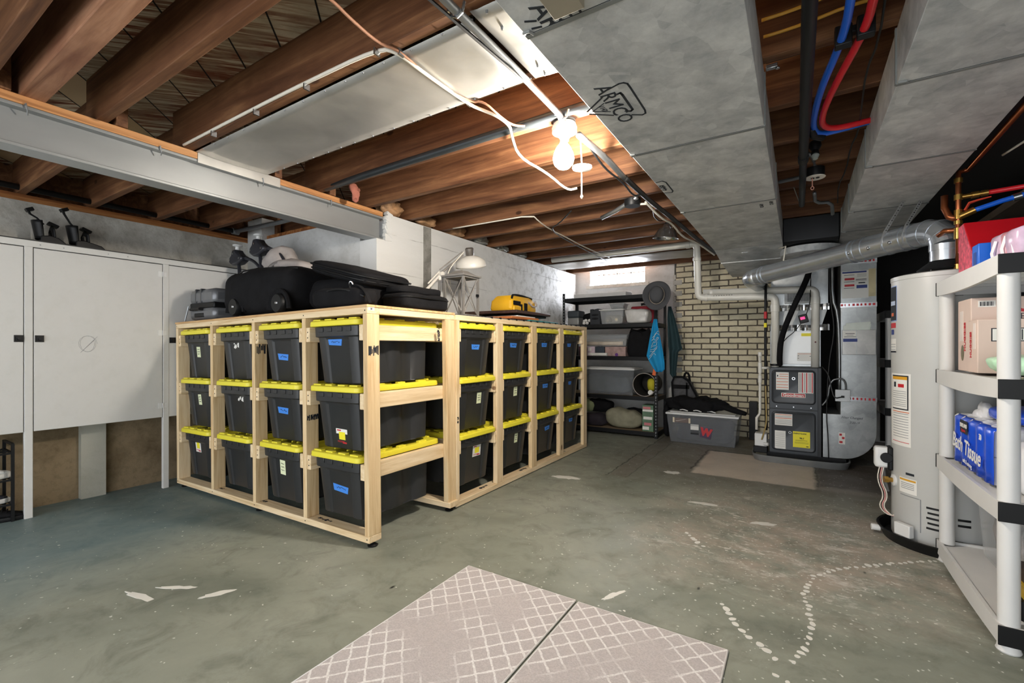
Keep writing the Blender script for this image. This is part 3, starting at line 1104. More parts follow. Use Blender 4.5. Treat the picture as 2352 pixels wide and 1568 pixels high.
g = G().lathe([(.02, .012), (.048, .008), (.05, 0), (.046, -.008), (.012, -.014)], (-.925, 2.13, 2.045), 28, d=R @ V((.1, -.3, 1)))
g.done('lampholder', porcelain, th)
G().tube([(-.925, 2.13, 2.045), (-.93, 2.13, 2.12), (-.93, 2.12, 2.2)], .004, 6).done('hanger_wire', conduitm, th)
g = G().tube([(-.925, 2.125, 2.03), (-.925, 2.125, 1.9)], .0035, 6)
g.lathe([(.003, .012), (.008, 0), (.003, -.01)], (-.925, 2.125, 1.897), 8)
g.done('pull_cord', cablew, th)
# clamp lamp under the far joists
th = thing('clamp_lamp', 'shiny metal clamp lamp shade hanging from the cables near the brick chimney', 'lamp', (-1.03, 4.2, 2.1))
cx, cy = -1.0, 4.18
g = G().lathe([(.022, .055), (.03, .05), (.035, .03), (.065, .01), (.092, -.03), (.105, -.07), (.11, -.075)], (cx, cy, 2.185), 28, d=(.12, -.05, 1), cap=False)
g.done('lamp_shade', chrome, th, smooth=True, solid=.0015)
G().lathe([(.018, .05), (.022, .06), (.022, .10), (.015, .125)], (cx, cy, 2.185), 16, d=(.12, -.05, 1)).done('socket', blackplastic, th)
G().tube([(cx + .015, cy, 2.3), (cx + .05, cy, 2.25), (cx + .07, cy - .1, 2.18)], .004, 6, smooth=1).done('hook_wire', chrome, th)
G().tube([(cx, cy, 2.3), (cx - .03, cy - .1, 2.24), (cx - .02, cy - .35, 2.22), (cx + .04, cy - .6, 2.2)], .005, 6, smooth=2).done('lamp_cord', cableb, th)
G().lathe([(.004, 0), (.03, -.01), (.035, -.03), (.02, -.055), (.003, -.06)], (cx + .02, cy, 2.16), 14).done('bulb', porcelain, th)

# ---------------------------------------------------------------- gap between the ducts
th = thing('gas_pipe', 'long black pipe running along the gap between the two ducts', 'pipe', (.02, 2, 2.15))
G().tube([(.03, -1, 2.15), (.027, 1.6, 2.15), (.02, 2.9, 2.15)], .0215, 12).done('pipe', blackm, th, smooth=True)
G().tube([(.02, 2.9, 2.15), (.017, 3.83, 2.15)], .0185, 12).done('pipe_end', plain('dull_black_pipe', '#26282a', .45, .3), th, smooth=True)
G().cyl((.02, 2.86, 2.15), (.02, 2.93, 2.15), .025).done('coupling', blackm, th)
G().tube([(.0, 3.8, 2.17), (-.03, 3.72, 2.25)], .003, 5).done('hanger_wire', conduitm, th)
th = thing('water_pipe', 'bright blue plastic water pipe curving between the two ducts', 'pipe', (.1, 2.2, 2.2))
G().tube([(.14, -1, 2.2), (.137, 1.73, 2.2), (.125, 1.95, 2.2), (.078, 2.24, 2.2), (.058, 2.5, 2.2), (.06, 2.66, 2.2), (.09, 2.74, 2.2), (.17, 2.77, 2.215), (.30, 2.78, 2.23)], .0135, 10, smooth=2).done('pipe', pexblue, th, smooth=True)
g = G().box(.105, .155, 1.93, 1.965, 2.18, 2.25)
g.box(.14, .17, 1.95, 1.98, 2.225, 2.25)
g.done('pipe_clamp', blackm, th, bevel=.004)
G().tube([(.05, 2.64, 2.195), (.062, 2.71, 2.19), (.10, 2.755, 2.19)], .019, 8).done('bend_support', blackm, th, smooth=True)
th = thing('water_pipe', 'bright red plastic water pipe curving between the two ducts', 'pipe', (.15, 2.2, 2.2))
G().tube([(.2, -1, 2.2), (.195, 1.76, 2.2), (.185, 1.93, 2.2), (.13, 2.22, 2.2), (.095, 2.45, 2.2), (.09, 2.6, 2.2), (.115, 2.68, 2.2), (.18, 2.72, 2.205), (.30, 2.74, 2.22)], .0135, 10, smooth=2).done('pipe', pexred, th, smooth=True)
g = G().box(.165, .215, 1.905, 1.94, 2.18, 2.25)
g.done('pipe_clamp', blackm, th, bevel=.004)
for (y, x0, x1, m, lab) in ((1.80, -.11, .29, cabley, 'yellow cable crossing the joists between the ducts, nearer one'), (1.9, -.11, .29, cabley, 'yellow cable crossing the joists between the ducts, next to the red tube'), (2.02, -.11, .29, pexred, 'thin red tube crossing above the black pipe between the ducts')):
    pts = [(x0 + (x1 - x0) * i / 5, y + .012 * math.sin(i * 1.7) - .02 * i / 5, 2.275 + .004 * math.sin(i * 2)) for i in range(6)]
    o = G().tube(pts, .006, 6, smooth=1).done('cable' if m is cabley else 'water_pipe', m, smooth=True)
    tag(o, lab, 'cable' if m is cabley else 'pipe')
o = G().tube([(-.11, 2.045, 2.283), (.29, 2.04, 2.283)], .028, 10).done('conduit_pipe', plain('dark_pipe_b', '#2e3032', .45, .4), smooth=True)
tag(o, 'dark pipe crossing behind the black pipe in the gap between ducts', 'pipe')
o = G().tube([(.235, 1.5, 2.235), (.225, 1.75, 2.235), (.24, 2.05, 2.225), (.225, 2.28, 2.235), (.24, 2.6, 2.22), (.255, 2.9, 2.23), (.24, 3.1, 2.24), (.245, 3.45, 2.225), (.225, 3.8, 2.235), (.24, 4.1, 2.2)], .004, 6, smooth=1).done('cable', cableb, smooth=True)
tag(o, 'thin black cable stapled beside the right-hand duct', 'cable')
th = thing('ceiling_outlet', 'round pale ceiling outlet plate hanging under a black box between the ducts', 'outlet', (.085, 3.38, 2.2))
G().lathe([(.048, .0), (.05, .01), (.05, .05), (.03, .055)], (.085, 3.38, 2.195), 24).done('box', blackm, th)
G().lathe([(.052, .004), (.055, 0), (.052, -.003)], (.085, 3.38, 2.188), 28).done('cover_plate', porcelain, th)
g = G()
for dx in (-.013, .013):
    g.sph((.085 + dx, 3.375, 2.184), .011, 12, 8, (1, 1.4, .25))
g.done('sockets', blackm, th)
G().tube([(.085, 3.38, 2.24), (.08, 3.3, 2.26), (.05, 3.15, 2.262)], .009, 8, smooth=1).done('conduit', conduitm, th, smooth=True)
g = G().tube([(.07, 3.36, 2.18), (.07, 3.36, 2.13)], .003, 6)
g.tube([(.07 + .008 * math.cos(a), 3.36, 2.12 + .01 * math.sin(a)) for a in [i * PI / 5 for i in range(10)]], .0025, 6, loop=True)
g.done('pull_ring', plain('pink_cord', '#c98f7c', .5), th)
G().tube([(-.11, 3.5, 2.235), (.04, 3.42, 2.22)], .012, 8).done('conduit', conduitm, th)
o = G().tube([(.09, 3.75, 2.2), (.1, 3.95, 2.18), (.2, 3.98, 2.18), (.21, 4.1, 2.12)], .012, 8, smooth=1).done('conduit_pipe', conduitm, smooth=True)
tag(o, 'short bent conduit beyond the round ceiling outlet', 'conduit')
th = thing('hanging_lamp', 'small dark lamp socket fixed to a joist between ducts before the outlet plate', 'lamp', (.07, 2.98, 2.25))
G().lathe([(.028, .02), (.03, 0), (.016, -.03), (.02, -.05)], (.075, 2.98, 2.235), 16, d=(0, .3, 1)).done('socket', blackm, th)
G().lathe([(.01, -.045), (.02, -.06), (.012, -.08)], (.075, 2.98, 2.235), 12, d=(0, .3, 1)).done('bulb', plain('grey_glass', '#8d938e', .15), th)
for (x, y, lab) in ((-.09, 2.055, 'small bright metal strap end on a joist beside the left duct'), (.12, 1.62, 'small bright metal strap end at the top of the duct gap')):
    g = G().box(x - .02, x + .02, y - .01, y + .01, 2.232, 2.248)
    g.cyl((x + .02, y, 2.232), (x + .02, y, 2.226), .008)
    tag(g.done('hanger_strap', chrome, bevel=.002), lab, 'strap')
o = G().box(-.545, -.46, .98, 1.075, 2.0, 2.028).done('hanging_board', plain('tan_board', '#8f8674', .7), bevel=.002)
tag(o, 'small tan board corner tucked under the duct at the top of the picture', 'board')

# ---------------------------------------------------------------- timber racks
binblack = plain('black_bin_plastic', '#2b2c2d', .4, 0, .12)
lidyellow = plain('yellow_lid_plastic', '#e6da3c', .4, 0, .04)
bluetape = plain('blue_masking_tape', '#3f86e0', .6, 0, .05)
notepaper = plain('pale_green_note', '#dfe6bf', .7, 0, .03)
embossgrey = plain('embossed_grey', '#4a4b4d', .5, 0, .05)
TOPS = [1.272, .874, .468]
TILT = -SLK
RA = V((-2.046, 1.739, 0))
pxa = [-4.44, -3.853, -3.256, -2.664, -2.084]       # left edges of the five posts


def stamp(parent, loc, rot, n, w, h, seed):
    """smudged lumber-grade stamp: a block of broken black strokes"""
    random.seed(seed)
    g = G()
    M = Euler(rot).to_matrix()
    for i in range(n):
        x = -w / 2 + w * i / n
        y0 = random.uniform(-.5, -.1) * h
        y1 = random.uniform(.1, .5) * h
        ww = w / n * random.uniform(.4, .75)
        for k in range(random.choice((1, 2))):
            a, b = (y0, y1) if k == 0 else (random.uniform(-.5, .2) * h, random.uniform(.2, .5) * h)
            if k:
                x += ww * .7
            cs = [V((x, a, -.0006)), V((x + ww, a, -.0006)), V((x + ww * 1.1, b, -.0006)), V((x, b, -.0006))]
            g.rings([[M @ p + V(loc) for p in cs], [M @ (p + V((0, 0, .0012))) + V(loc) for p in cs]])
    return g.done('grade_stamp', ink, parent)


th = thing('storage_rack', 'pale timber storage rack holding black bins in four columns, standing nearest the camera', 'rack', RA, (0, TILT, 0), None, True)
w = pine
g = lambda: G()
for i, x in enumerate(pxa):
    x -= RA.x
    g().box(x, x + .038, 0, .089, .068, 1.331).done('post', w[i % 3], th, bevel=.003)
    g().box(x, x + .038, .679, .768, .068, 1.331).done('post', w[(i + 1) % 3], th, bevel=.003)
L0, L1 = pxa[0] - RA.x, 0
horiz = wood('pine_across', '#c7a97c', '#e2cba4', '#eedcbc', 0, 1., .65, True, '#6b4526')
horizy = wood('pine_deep', '#c7a97c', '#e2cba4', '#eedcbc', 1, 1., .65, True, '#6b4526')
vert = [wood('pine_upright_%d' % i, *c3, 2, 1., .65, True, '#6b4526') for i, c3 in enumerate((('#c7a97c', '#e2cba4', '#eedcbc'), ('#cdae80', '#e4cda6', '#ecd9b6'), ('#bd9a6c', '#d9bf94', '#e6d0a8')))]
for o in th.children:
    o.data.materials[0] = vert[hash(o.name) % 1] if False else vert[len(o.name) % 3]
for (y0, y1) in ((0, .089), (.679, .768)):
    g().box(L0, L1 + (.02 if y0 else 0), y0, y1, .03, .068).done('sill', horiz, th, bevel=.003)
    g().box(L0, L1, y0, y1, 1.331, 1.369).done('top_plate', horiz, th, bevel=.003)
g().box(L0, L0 + .038, .089, .679, 1.331, 1.369).done('top_plate', horizy, th, bevel=.003)
g().box(-.038, 0, .089, .679, 1.331, 1.369).done('top_plate', horizy, th, bevel=.003)
g().box(L0 - .004, .004, -.004, .772, 1.369, 1.383).done('top_board', ply, th)
for i in range(4):
    xa, xb = pxa[i] - RA.x + .038, pxa[i + 1] - RA.x
    for T in TOPS:
        for x in (xa, xb - .038):
            g().box(x, x + .038, .004, .768, T - .092, T).done('rail', horizy, th, bevel=.004)
for x in (L0 + .05, L0 + 1.2, -.06):
    for y in (.045, .72):
        q = g().lathe([(.028, 0), (.03, .006), (.022, .012), (.01, .016), (.01, .03)], (x + (.035 if x > -.1 else 0), y, .001), 16)
        q.done('levelling_foot', blackplastic, th)
sg = [((.0008, .045, 1.12), RIGHT, 9, .075, .06, 1), ((.0008, .60, 1.225), (R90, R90, R90), 8, .085, .03, 2), ((-.618, .05, .70), RIGHT, 7, .085, .04, 3), ((-1.17, .045, 1.15), RIGHT, 6, .06, .09, 4)]
for loc, rot, n, ww, hh, sd in sg:
    if sd in (3, 4):
        loc = ((pxa[3] if sd == 3 else pxa[2]) - RA.x + .0388, loc[1], loc[2])
    stamp(th, loc, rot, n, ww, hh, sd)
for x in (-1.9, -1.3, -.58):
    stamp(th, (x + .12, .045, .0688), (0, 0, 0), 8, .13, .03, int(-x * 10))
text('price_tag_print', '|||||', .012, ink, th, (.0018, .03, 1.36), RIGHT)
G().box(0, .0012, .008, .052, 1.35, 1.369).done('price_tag', paper, th)
random.seed(8)
q = G()
for i in range(4):
    for T in TOPS:
        for zz in (T - .03, T - .065):
            x = pxa[i] - RA.x + .038 + .019
            q.cyl((x, .0045, zz), (x, .0025, zz), .004, n=8)
for x in pxa:
    for zz in (1.35, .05):
        q.cyl((x - RA.x + .019, .001, zz), (x - RA.x + .019, -.001, zz), .004, n=8)
done_split(q, 'screw_head', blackm, th)

RB = V((-2.046, 2.507, 0))
pyb = [(2.509, 2.545), (3.02, 3.109), (3.585, 3.674), (4.15, 4.239), (4.757, 4.846)]
tb = thing('storage_rack', 'longer pale timber storage rack of black bins reaching back along the white wall', 'rack', RB)
for i, (a, b) in enumerate(pyb):
    g().box(-2.085, -2.046, a, b, .045, 1.331).done('post', vert[i % 3], tb, bevel=.003)
    g().box(-2.814, -2.775, a, b, .045, 1.331).done('post', vert[(i + 1) % 3], tb, bevel=.003)
for (x0, x1) in ((-2.135, -2.046), (-2.814, -2.725)):
    g().box(x0, x1, 2.509, 4.846, .007, .045).done('sill', horizy, tb, bevel=.003)
    g().box(x0, x1, 2.509, 4.846, 1.331, 1.369).done('top_plate', horizy, tb, bevel=.003)
slots = []
for i in range(4):
    a, b = pyb[i][1], pyb[i + 1][0]
    slots.append((a + b) / 2)
    for T in TOPS:
        g().box(-2.80, -2.05, a, a + .024, T - .095, T).done('rail', horiz, tb, bevel=.006)
        g().box(-2.80, -2.05, b - .024, b, T - .095, T).done('rail', horiz, tb, bevel=.006)
q = G()
for i in range(60):
    y = 2.53 + 2.3 * i / 59
    q.cyl((-2.81, y, 1.3745), (-2.048, y, 1.3745), .0028, n=6)
for x in (-2.06, -2.3, -2.55, -2.8):
    q.cyl((x, 2.51, 1.371), (x, 4.84, 1.371), .0028, n=6)
q.done('wire_deck', conduitm, tb)
q = G()
for i in range(16):
    y = 2.95 + 1.85 * i / 15
    q.box(-2.058, -2.044, y - .008, y + .008, 1.366, 1.379)
done_split(q, 'deck_clip', blackm, tb)
for (y, x) in ((4.3, -2.09), (3.5, -2.09), (2.9, -2.09)):
    stamp(tb, (x, y, .0458), (0, 0, R90), 6, .11, .03, int(y * 10))
stamp(tb, (-2.0452, 2.525, .62), (R90, R90, R90), 4, .05, .018, 21)


# ---- bins
def sec(wd, dp, y0, z, rec, fl):
    r = .03
    P = [(-wd / 2, y0 + r), (-wd / 2 + .008, y0 + .008), (-wd / 2 + r, y0)]
    P += [(-wd * .29, y0), (-wd * .26, y0 + rec), (wd * .26, y0 + rec), (wd * .29, y0)]
    P += [(wd / 2 - r, y0), (wd / 2 - .008, y0 + .008), (wd / 2, y0 + r)]
    y1 = y0 + dp
    fs = [.14, .20, .34, .40, .54, .60, .74, .80]
    for k, f in enumerate(fs):
        inn = fl if (k // 2) % 2 == 0 and k % 2 == 1 or (k // 2) % 2 == 1 and k % 2 == 0 else 0
        P.append((wd / 2 - inn, y0 + f * dp))
    P += [(wd / 2, y1 - r), (wd / 2 - r, y1), (-wd / 2 + r, y1), (-wd / 2, y1 - r)]
    for k, f in reversed(list(enumerate(fs))):
        inn = fl if (k // 2) % 2 == 0 and k % 2 == 1 or (k // 2) % 2 == 1 and k % 2 == 0 else 0
        P.append((-wd / 2 + inn, y0 + f * dp))
    return [V((x, y, z)) for x, y in P]


def make_bin(label, group):
    b = thing('storage_bin', label, 'storage bin', (0, 0, 0), (0, 0, 0), group, True)
    q = G()
    rs = [sec(.345, .56, .045, 0, .006, .006), sec(.36, .575, .038, .006, .010, .022), sec(.385, .60, .012, .27, .012, .024), sec(.388, .605, .010, .285, .002, .002),
          sec(.415, .65, -.002, .29, .0, .0), sec(.42, .655, -.004, .35, 0, 0)]
    q.rings(rs)
    for x in (-.13, -.05, .05, .13):
        q.box(x - .022, x + .022, -.009, .004, .318, .345)
    q.done('body', binblack, b, bevel=.002)
    q = G()
    def rr(wd, y0, y1, z, r=.035):
        P = []
        for cx, cy, a0 in ((wd / 2 - r, y0 + r, -90), (wd / 2 - r, y1 - r, 0), (-wd / 2 + r, y1 - r, 90), (-wd / 2 + r, y0 + r, 180)):
            for k in range(5):
                a = math.radians(a0 + 22.5 * k)
                P.append(V((cx + r * math.cos(a), cy + r * math.sin(a), z)))
        return P
    q.rings([rr(.460, -.022, .67, .352), rr(.466, -.026, .674, .356), rr(.464, -.025, .673, .382), rr(.455, -.016, .664, .388), rr(.40, .03, .62, .388), rr(.385, .045, .605, .378)])
    for x, y, a, c in ((-.17, -.008, .05, .03), (-.06, -.008, .045, .03), (.06, -.008, .045, .03), (.17, -.008, .05, .03), (-.205, .12, .022, .07), (.205, .12, .022, .07), (-.205, .3, .022, .06), (.205, .3, .022, .06), (-.205, .48, .022, .07), (.205, .48, .022, .07), (-.1, .64, .06, .022), (.1, .64, .06, .022)):
        q.box(x - a / 1.4, x + a / 1.4, y, y + c, .384, .397)
    for x in (-.09, .09):
        q.tube([(x - .06, .1, .38), (x - .06, .3, .385), (x + .06, .3, .385), (x + .06, .1, .38)], .008, 6)
    q.done('lid', lidyellow, b, bevel=.003)
    return b


def on_front(b, kind, x, z, w, h, tilt=0., word=None, seed=0):
    """labels stuck on the sloping front of a bin"""
    yf = .010 + (.285 - z) / .28 * .028 + .012 - .0012
    base = V((x, yf, z))
    lean = rx(-.095) if False else rx(.095)
    Rm = lean @ Matrix.Rotation(tilt, 3, 'Y')
    m = {'tape': bluetape, 'note': notepaper, 'sticker': paper, 'torn': paper}[kind]
    q = G()
    if kind == 'torn':
        random.seed(seed)
        for _ in range(5):
            px, pz = random.uniform(-w, w), random.uniform(-h, h) * .6
            s = random.uniform(.006, .016)
            pts = [V((px - s, 0, pz - s * .4)), V((px + s * .7, 0, pz - s)), V((px + s, 0, pz + s * 1.6)), V((px - s * .2, 0, pz + s * .8))]
            q.rings([[base + Rm @ p for p in pts], [base + Rm @ (p + V((0, .002, 0))) for p in pts]])
        return q.done('torn_label', m, b)
    jag = .008 if kind == 'tape' else 0
    pts = [V((-w / 2, 0, -h / 2)), V((w / 2 - jag, 0, -h / 2)), V((w / 2, 0, h / 2)), V((-w / 2 - jag, 0, h / 2))]
    q.rings([[base + Rm @ p for p in pts], [base + Rm @ (p + V((0, .003, 0))) for p in pts]])
    lab = q.done({'tape': 'tape_label', 'note': 'note_label', 'sticker': 'sticker_label'}[kind], m, b)
    if kind == 'sticker':
        q = G()
        for (a0, a1, c0, c1) in ((-.25, .3, -.2, .3),):
            ps = [V((a0 * w, -.0006, c0 * h)), V((a1 * w, -.0006, c0 * h)), V((a1 * w, -.0006, c1 * h)), V((a0 * w, -.0006, c1 * h))]
            q.rings([[base + Rm @ p for p in ps], [base + Rm @ (p + V((0, .001, 0))) for p in ps]])
        q.done('yellow_print', yellowlab, lab)
        q = G()
        for (a0, a1, c0, c1) in ((-.4, -.05, .36, .44), (.05, .4, -.44, -.34), (-.4, .2, -.32, -.29), (-.4, .1, -.38, -.36)):
            ps = [V((a0 * w, -.0006, c0 * h)), V((a1 * w, -.0006, c0 * h)), V((a1 * w, -.0006, c1 * h)), V((a0 * w, -.0006, c1 * h))]
            q.rings([[base + Rm @ p for p in ps], [base + Rm @ (p + V((0, .001, 0))) for p in ps]])
        q.done('red_print', redink, lab)
    else:
        random.seed(seed)
        q = G()
        n = 16
        wl = w * .62
        for row in range(1 if kind == 'tape' else 3):
            zz = (h * .05 if kind == 'tape' else h * (.25 - .22 * row))
            am = h * (.25 if kind == 'tape' else .06)
            pts = [base + Rm @ V((-wl / 2 + wl * i / n, -.0006, zz + am * random.uniform(-1, 1) * (1 if i % 2 else -.6))) for i in range(n + 1)]
            q.tube(pts, .0011, 5, smooth=1)
        q.done('handwriting', ink, lab)
    return lab


spec1 = [  # per column, top to bottom
    [[('note', -.02, .21, .058, .085, .03)], [('note', .0, .22, .05, .085, -.03)], [('sticker', -.03, .245, .085, .1, 0)]],
    [[('torn', -.02, .27, .04, .05, 0)], [('torn', .04, .27, .04, .06, 0)], []],
    [[('tape', -.01, .165, .115, .042, .06)], [('tape', -.01, .20, .115, .042, .04)], [('note', -.02, .22, .06, .1, .06)]],
    [[('tape', -.03, .255, .125, .04, .05)], [('sticker', .0, .075, .105, .095, .03)], [('tape', -.0, .165, .135, .042, .08)]]]
spec2 = [
    [[('tape', .02, .22, .095, .038, .02)], [('note', .06, .225, .055, .085, 0)], [('sticker', .03, .23, .1, .085, 0)]],
    [[('tape', .0, .235, .1, .038, .02)], [('note', .03, .235, .055, .085, -.03)], [('note', .04, .23, .05, .08, 0)]],
    [[('tape', .0, .24, .1, .038, .0), ('torn', .0, .3, .012, .05, 0)], [('tape', .02, .24, .1, .038, 0)], [('tape', .06, .23, .09, .038, -.1)]],
    [[('tape', -.02, .24, .08, .034, 0)], [('tape', .0, .23, .06, .034, 0)], [('tape', .02, .235, .08, .034, 0)]]]
rowname = ['top', 'middle', 'bottom']
col1 = ['leftmost column', 'second column from left', 'third column from left', 'rightmost column']
col2 = ['nearest column', 'second column from front', 'third column from front', 'farthest column']
kindname = {'tape': 'blue tape label', 'note': 'pale paper note', 'sticker': 'printed sticker', 'torn': 'torn label scraps'}
proto = None
Rt = Matrix.Rotation(TILT, 3, 'Y')
for rk in (1, 2):
    for ci in range(4):
        for ri in range(3):
            sp = (spec1 if rk == 1 else spec2)[ci][ri]
            look = kindname[sp[0][0]] if sp else 'no label'
            lab = 'yellow-lidded black bin, %s, %s rack %s row, %s' % (look, 'near' if rk == 1 else 'long', rowname[ri], (col1 if rk == 1 else col2)[ci])
            grp = 'black bins with yellow lids'
            if proto is None:
                proto = make_bin(lab, grp)
                b = proto
            else:
                b = dup(PB, (0, 0, 0), None, lab, grp)
            if proto is b:
                PB = b
                keep = dup(b, (0, 0, 0)) if False else None
            T = TOPS[ri]
            if rk == 1:
                cx = (pxa[ci] + .038 + pxa[ci + 1]) / 2
                p = V((cx - RA.x, .018, T - .351))
                b.location = RA + Rt @ p
                b.rotation_euler = (0, TILT, 0)
            else:
                b.location = V((-2.068, slots[ci], T - .351))
                b.rotation_euler = (0, 0, R90)
            b['_sp'] = repr(sp)
            if rk == 1 and ci == 0 and ri == 0:
                BINS = []
            BINS.append((b, sp, rk, ci, ri))
for b, sp, rk, ci, ri in BINS:
    if '_sp' in b:
        del b['_sp']
    for k, s in enumerate(sp):
        on_front(b, *s[:5], s[5], None, rk * 100 + ci * 10 + ri + k)
    if (rk, ci, ri) in ((1, 2, 0), (1, 3, 1)):
        zz = .215 if ri == 0 else .2
        yf = .010 + (.285 - zz) / .28 * .028 + .012 - .0008
        text('embossed_word', 'HDX', .05, embossgrey, b, (0, yf, zz + .02), (R90 + .095, 0, 0), .0006)

# ---------------------------------------------------------------- white cabinets on the left
CX = -4.479
fz = floor_z(CX)
th = thing('storage_cabinet', 'long white painted wall cabinet with plain doors raised on posts', 'cabinet', (CX, 1, fz))
g = G()
g.box(WL + .005, CX - .02, -1.5, 2.49, 1.845, 1.872)
g.box(WL + .005, CX - .02, -1.5, 2.49, .575, .595)
g.box(WL + .005, WL + .02, -1.5, 2.49, .595, 1.845)
g.box(WL + .005, CX - .02, 2.47, 2.49, .595, 1.845)
g.done('case', cabwhite, th)
g = G().box(CX - .02, CX, -1.5, 2.49, 1.832, 1.876)
g.done('top_rail', cabwhite, th, bevel=.002)
G().box(WL + .005, CX + .004, -1.5, 2.49, 1.876, 1.882).done('top_edge', blackm, th)
for (a, b) in ((-1.5, .848), (.898, 1.650), (1.694, 2.48)):
    d = G().box(CX - .018, CX + .001, a, b, .558, 1.826).done('door', cabwhite, th, bevel=.0025)
    if a > 0 and b < 2:
        for z in (1.745, 1.258, .655):
            q = G().box(CX + .0012, CX + .004, b - .03, b - .003, z - .022, z + .022)
            q.cyl((CX + .005, b + .003, z - .02), (CX + .005, b + .003, z + .02), .004, n=8)
            q.box(CX + .0012, CX + .004, b + .008, b + .028, z - .018, z + .018)
            q.done('hinge', whitep, d)
        q = G()
        pts = [V((CX + .0015, 1.18 + .055 * math.cos(a2) * (1 - .012 * i), 1.165 + .06 * math.sin(a2))) for i, a2 in enumerate([k * .5 for k in range(27)])]
        q.tube(pts + [V((CX + .0015, 1.14, 1.10)), V((CX + .0015, 1.235, 1.22))], .0008, 4)
        q.done('pencil_scribble', greyink, d)
    ya = b - .045 if a < 0 else a + .005
    q = G().box(CX + .0012, CX + .006, ya, ya + .045, 1.175, 1.222)
    q.box(CX + .006, CX + .014, ya + .008, ya + .036, 1.185, 1.212)
    q.cyl((CX + .01, ya + .022, 1.198), (CX + .024, ya + .022, 1.198), .009, n=12)
    q.done('latch', blackm, d, bevel=.001)
for y in (.852, 1.654):
    G().box(CX - .03, CX + .003, y, y + .042, fz - .002, 1.832).done('post', cabwhite, th, bevel=.003)
q = G()
for y in (.93, 1.05, 1.3, 1.42):
    q.cyl((CX, y, 1.853), (CX + .0012, y, 1.853), .004, n=8)
done_split(q, 'screw_head', greyink, th)
# bindings on top
def binding(loc, rotz, label, tall):
    t0 = thing('snowboard_binding', label, 'binding', loc, (0, 0, rotz), 'black bindings on the cabinet', True)
    q = G()
    q.prism([(-.07, 0), (.055, 0), (.085 + tall, .012), (.06 + tall, .035), (.02, .05), (-.02, .06), (-.07, .05)], 'x', -.055, .055)
    q.done('baseplate', blackplastic, t0, bevel=.006)
    q = G()
    rs = []
    for i in range(7):
        z = .03 + .13 * i / 6
        r = .046 + .012 * i / 6
        rs.append([V((r * 1.05 * math.cos(a), -.05 - .012 * i / 6 + r * .8 * math.sin(a), z)) for a in [PI + PI * k / 10 for k in range(11)]])
    q.rings(rs, False, False)
    q.done('highback', blackplastic, t0, solid=.009)
    q = G()
    q.tube([(-.05, -.04, .15), (-.045, -.075, .19), (-.04, -.11, .23 + tall), (-.02, -.125, .255 + tall)], [.012, .01, .012, .014], 8, flat=.5)
    q.box(-.05, .0, -.135, -.095, .245 + tall, .268 + tall, R=rx(.5))
    q.done('strap', blackplastic, t0)
    q = G()
    q.tube([(-.05, .0, .05), (-.045, -.005, .10), (.0, -.01, .125), (.045, -.005, .10), (.05, .0, .05)], .02, 8, flat=.35)
    q.box(-.03, .03, -.03, .03, .135, .155, R=rx(-.4))
    q.done('ankle_strap', blackplastic, t0, bevel=.003)


binding((-4.60, 1.02, 1.882), -.05, 'black plastic binding on the cabinet top, the left one of two', -.02)
binding((-4.60, 1.20, 1.882), .05, 'black plastic binding on the cabinet top, the right one with tall strap', .02)
# shoe rack under the cabinet
th = thing('shoe_rack', 'small black metal shoe rack under the white cabinet', 'shoe rack', (-4.6, .5, floor_z(-4.6)))
zf = floor_z(-4.6)
for y in (.12, .80):
    for x in (-4.72, -4.49):
        G().box(x - .008, x + .008, y - .008, y + .008, zf - .001, .49 if x < -4.6 else .485).done('post', blackm, th)
    G().box(-4.72, -4.49, y - .007, y + .007, .478, .492).done('top_bar', blackm, th)
for z in (.43, .25, .085):
    q = G()
    for x in (-4.715, -4.6, -4.495):
        q.box(x - .006, x + .006, .12, .80, z - .012, z)
    for y in (.12, .46, .80):
        q.box(-4.72, -4.49, y - .006, y + .006, z - .012, z)
    q.done('shelf', blackm, th)


def shoe(loc, rot, label, upper, sole, accent):
    t0 = thing('shoe', label, 'shoe', loc, (0, 0, rot), 'shoes on the shoe rack', True)
    prof = [(-.135, .030, .075), (-.11, .036, .10), (-.06, .037, .10), (-.01, .038, .085), (.05, .044, .066), (.10, .042, .052), (.135, .026, .04)]
    q = G()
    rs = []
    for x, wd, h in prof:
        rs.append([V((x, wd * math.copysign(abs(math.cos(a)) ** .7, math.cos(a)), .022 + (h - .022) * (.5 + .5 * math.sin(a)) if math.sin(a) > -.99 else .022)) for a in [2 * PI * k / 14 for k in range(14)]])
    q.rings(rs)
    q.done('upper', upper, t0, smooth=True, sub=1)
    q = G()
    rs = []
    for z, s in ((0, .95), (.008, 1.02), (.026, 1.04), (.03, 1.0)):
        rs.append([V((x * 1.03, wd * sd * s, z)) for sd, pr_ in ((1, prof), (-1, prof[::-1])) for x, wd, h in pr_])
    q.rings(rs)
    q.done('sole', sole, t0, smooth=True)
    q = G()
    for k in range(4):
        x = .0 + .022 * k
        q.tube([(x, -.03, .07 - .006 * k), (x + .004, 0, .098 - .01 * k), (x, .03, .07 - .006 * k)], .004, 6)
    q.done('laces', accent, t0)


orange = plain('orange_fabric', '#d7642d', .6)
navy = plain('navy_fabric', '#20242f', .7)
shoe((-4.56, .68, .251), 1.9, 'white sneaker with grey laces on the upper shoe rack shelf', whitep, paper, greyink)
shoe((-4.56, .66, .086), 1.75, 'navy and orange sneaker with white sole on the lower shoe rack shelf', navy, whitep, orange)
shoe((-4.55, .64, zf), 1.7, 'brown low shoe on the floor under the shoe rack', plain('brown_leather', '#6a5a45', .6), blackplastic, blackfab)
shoe((-4.56, .74, zf), 1.3, 'black shoe on the floor at the end of the shoe rack', blackfab, blackplastic, blackfab)

# ---------------------------------------------------------------- luggage on the near rack
TZ = 1.384


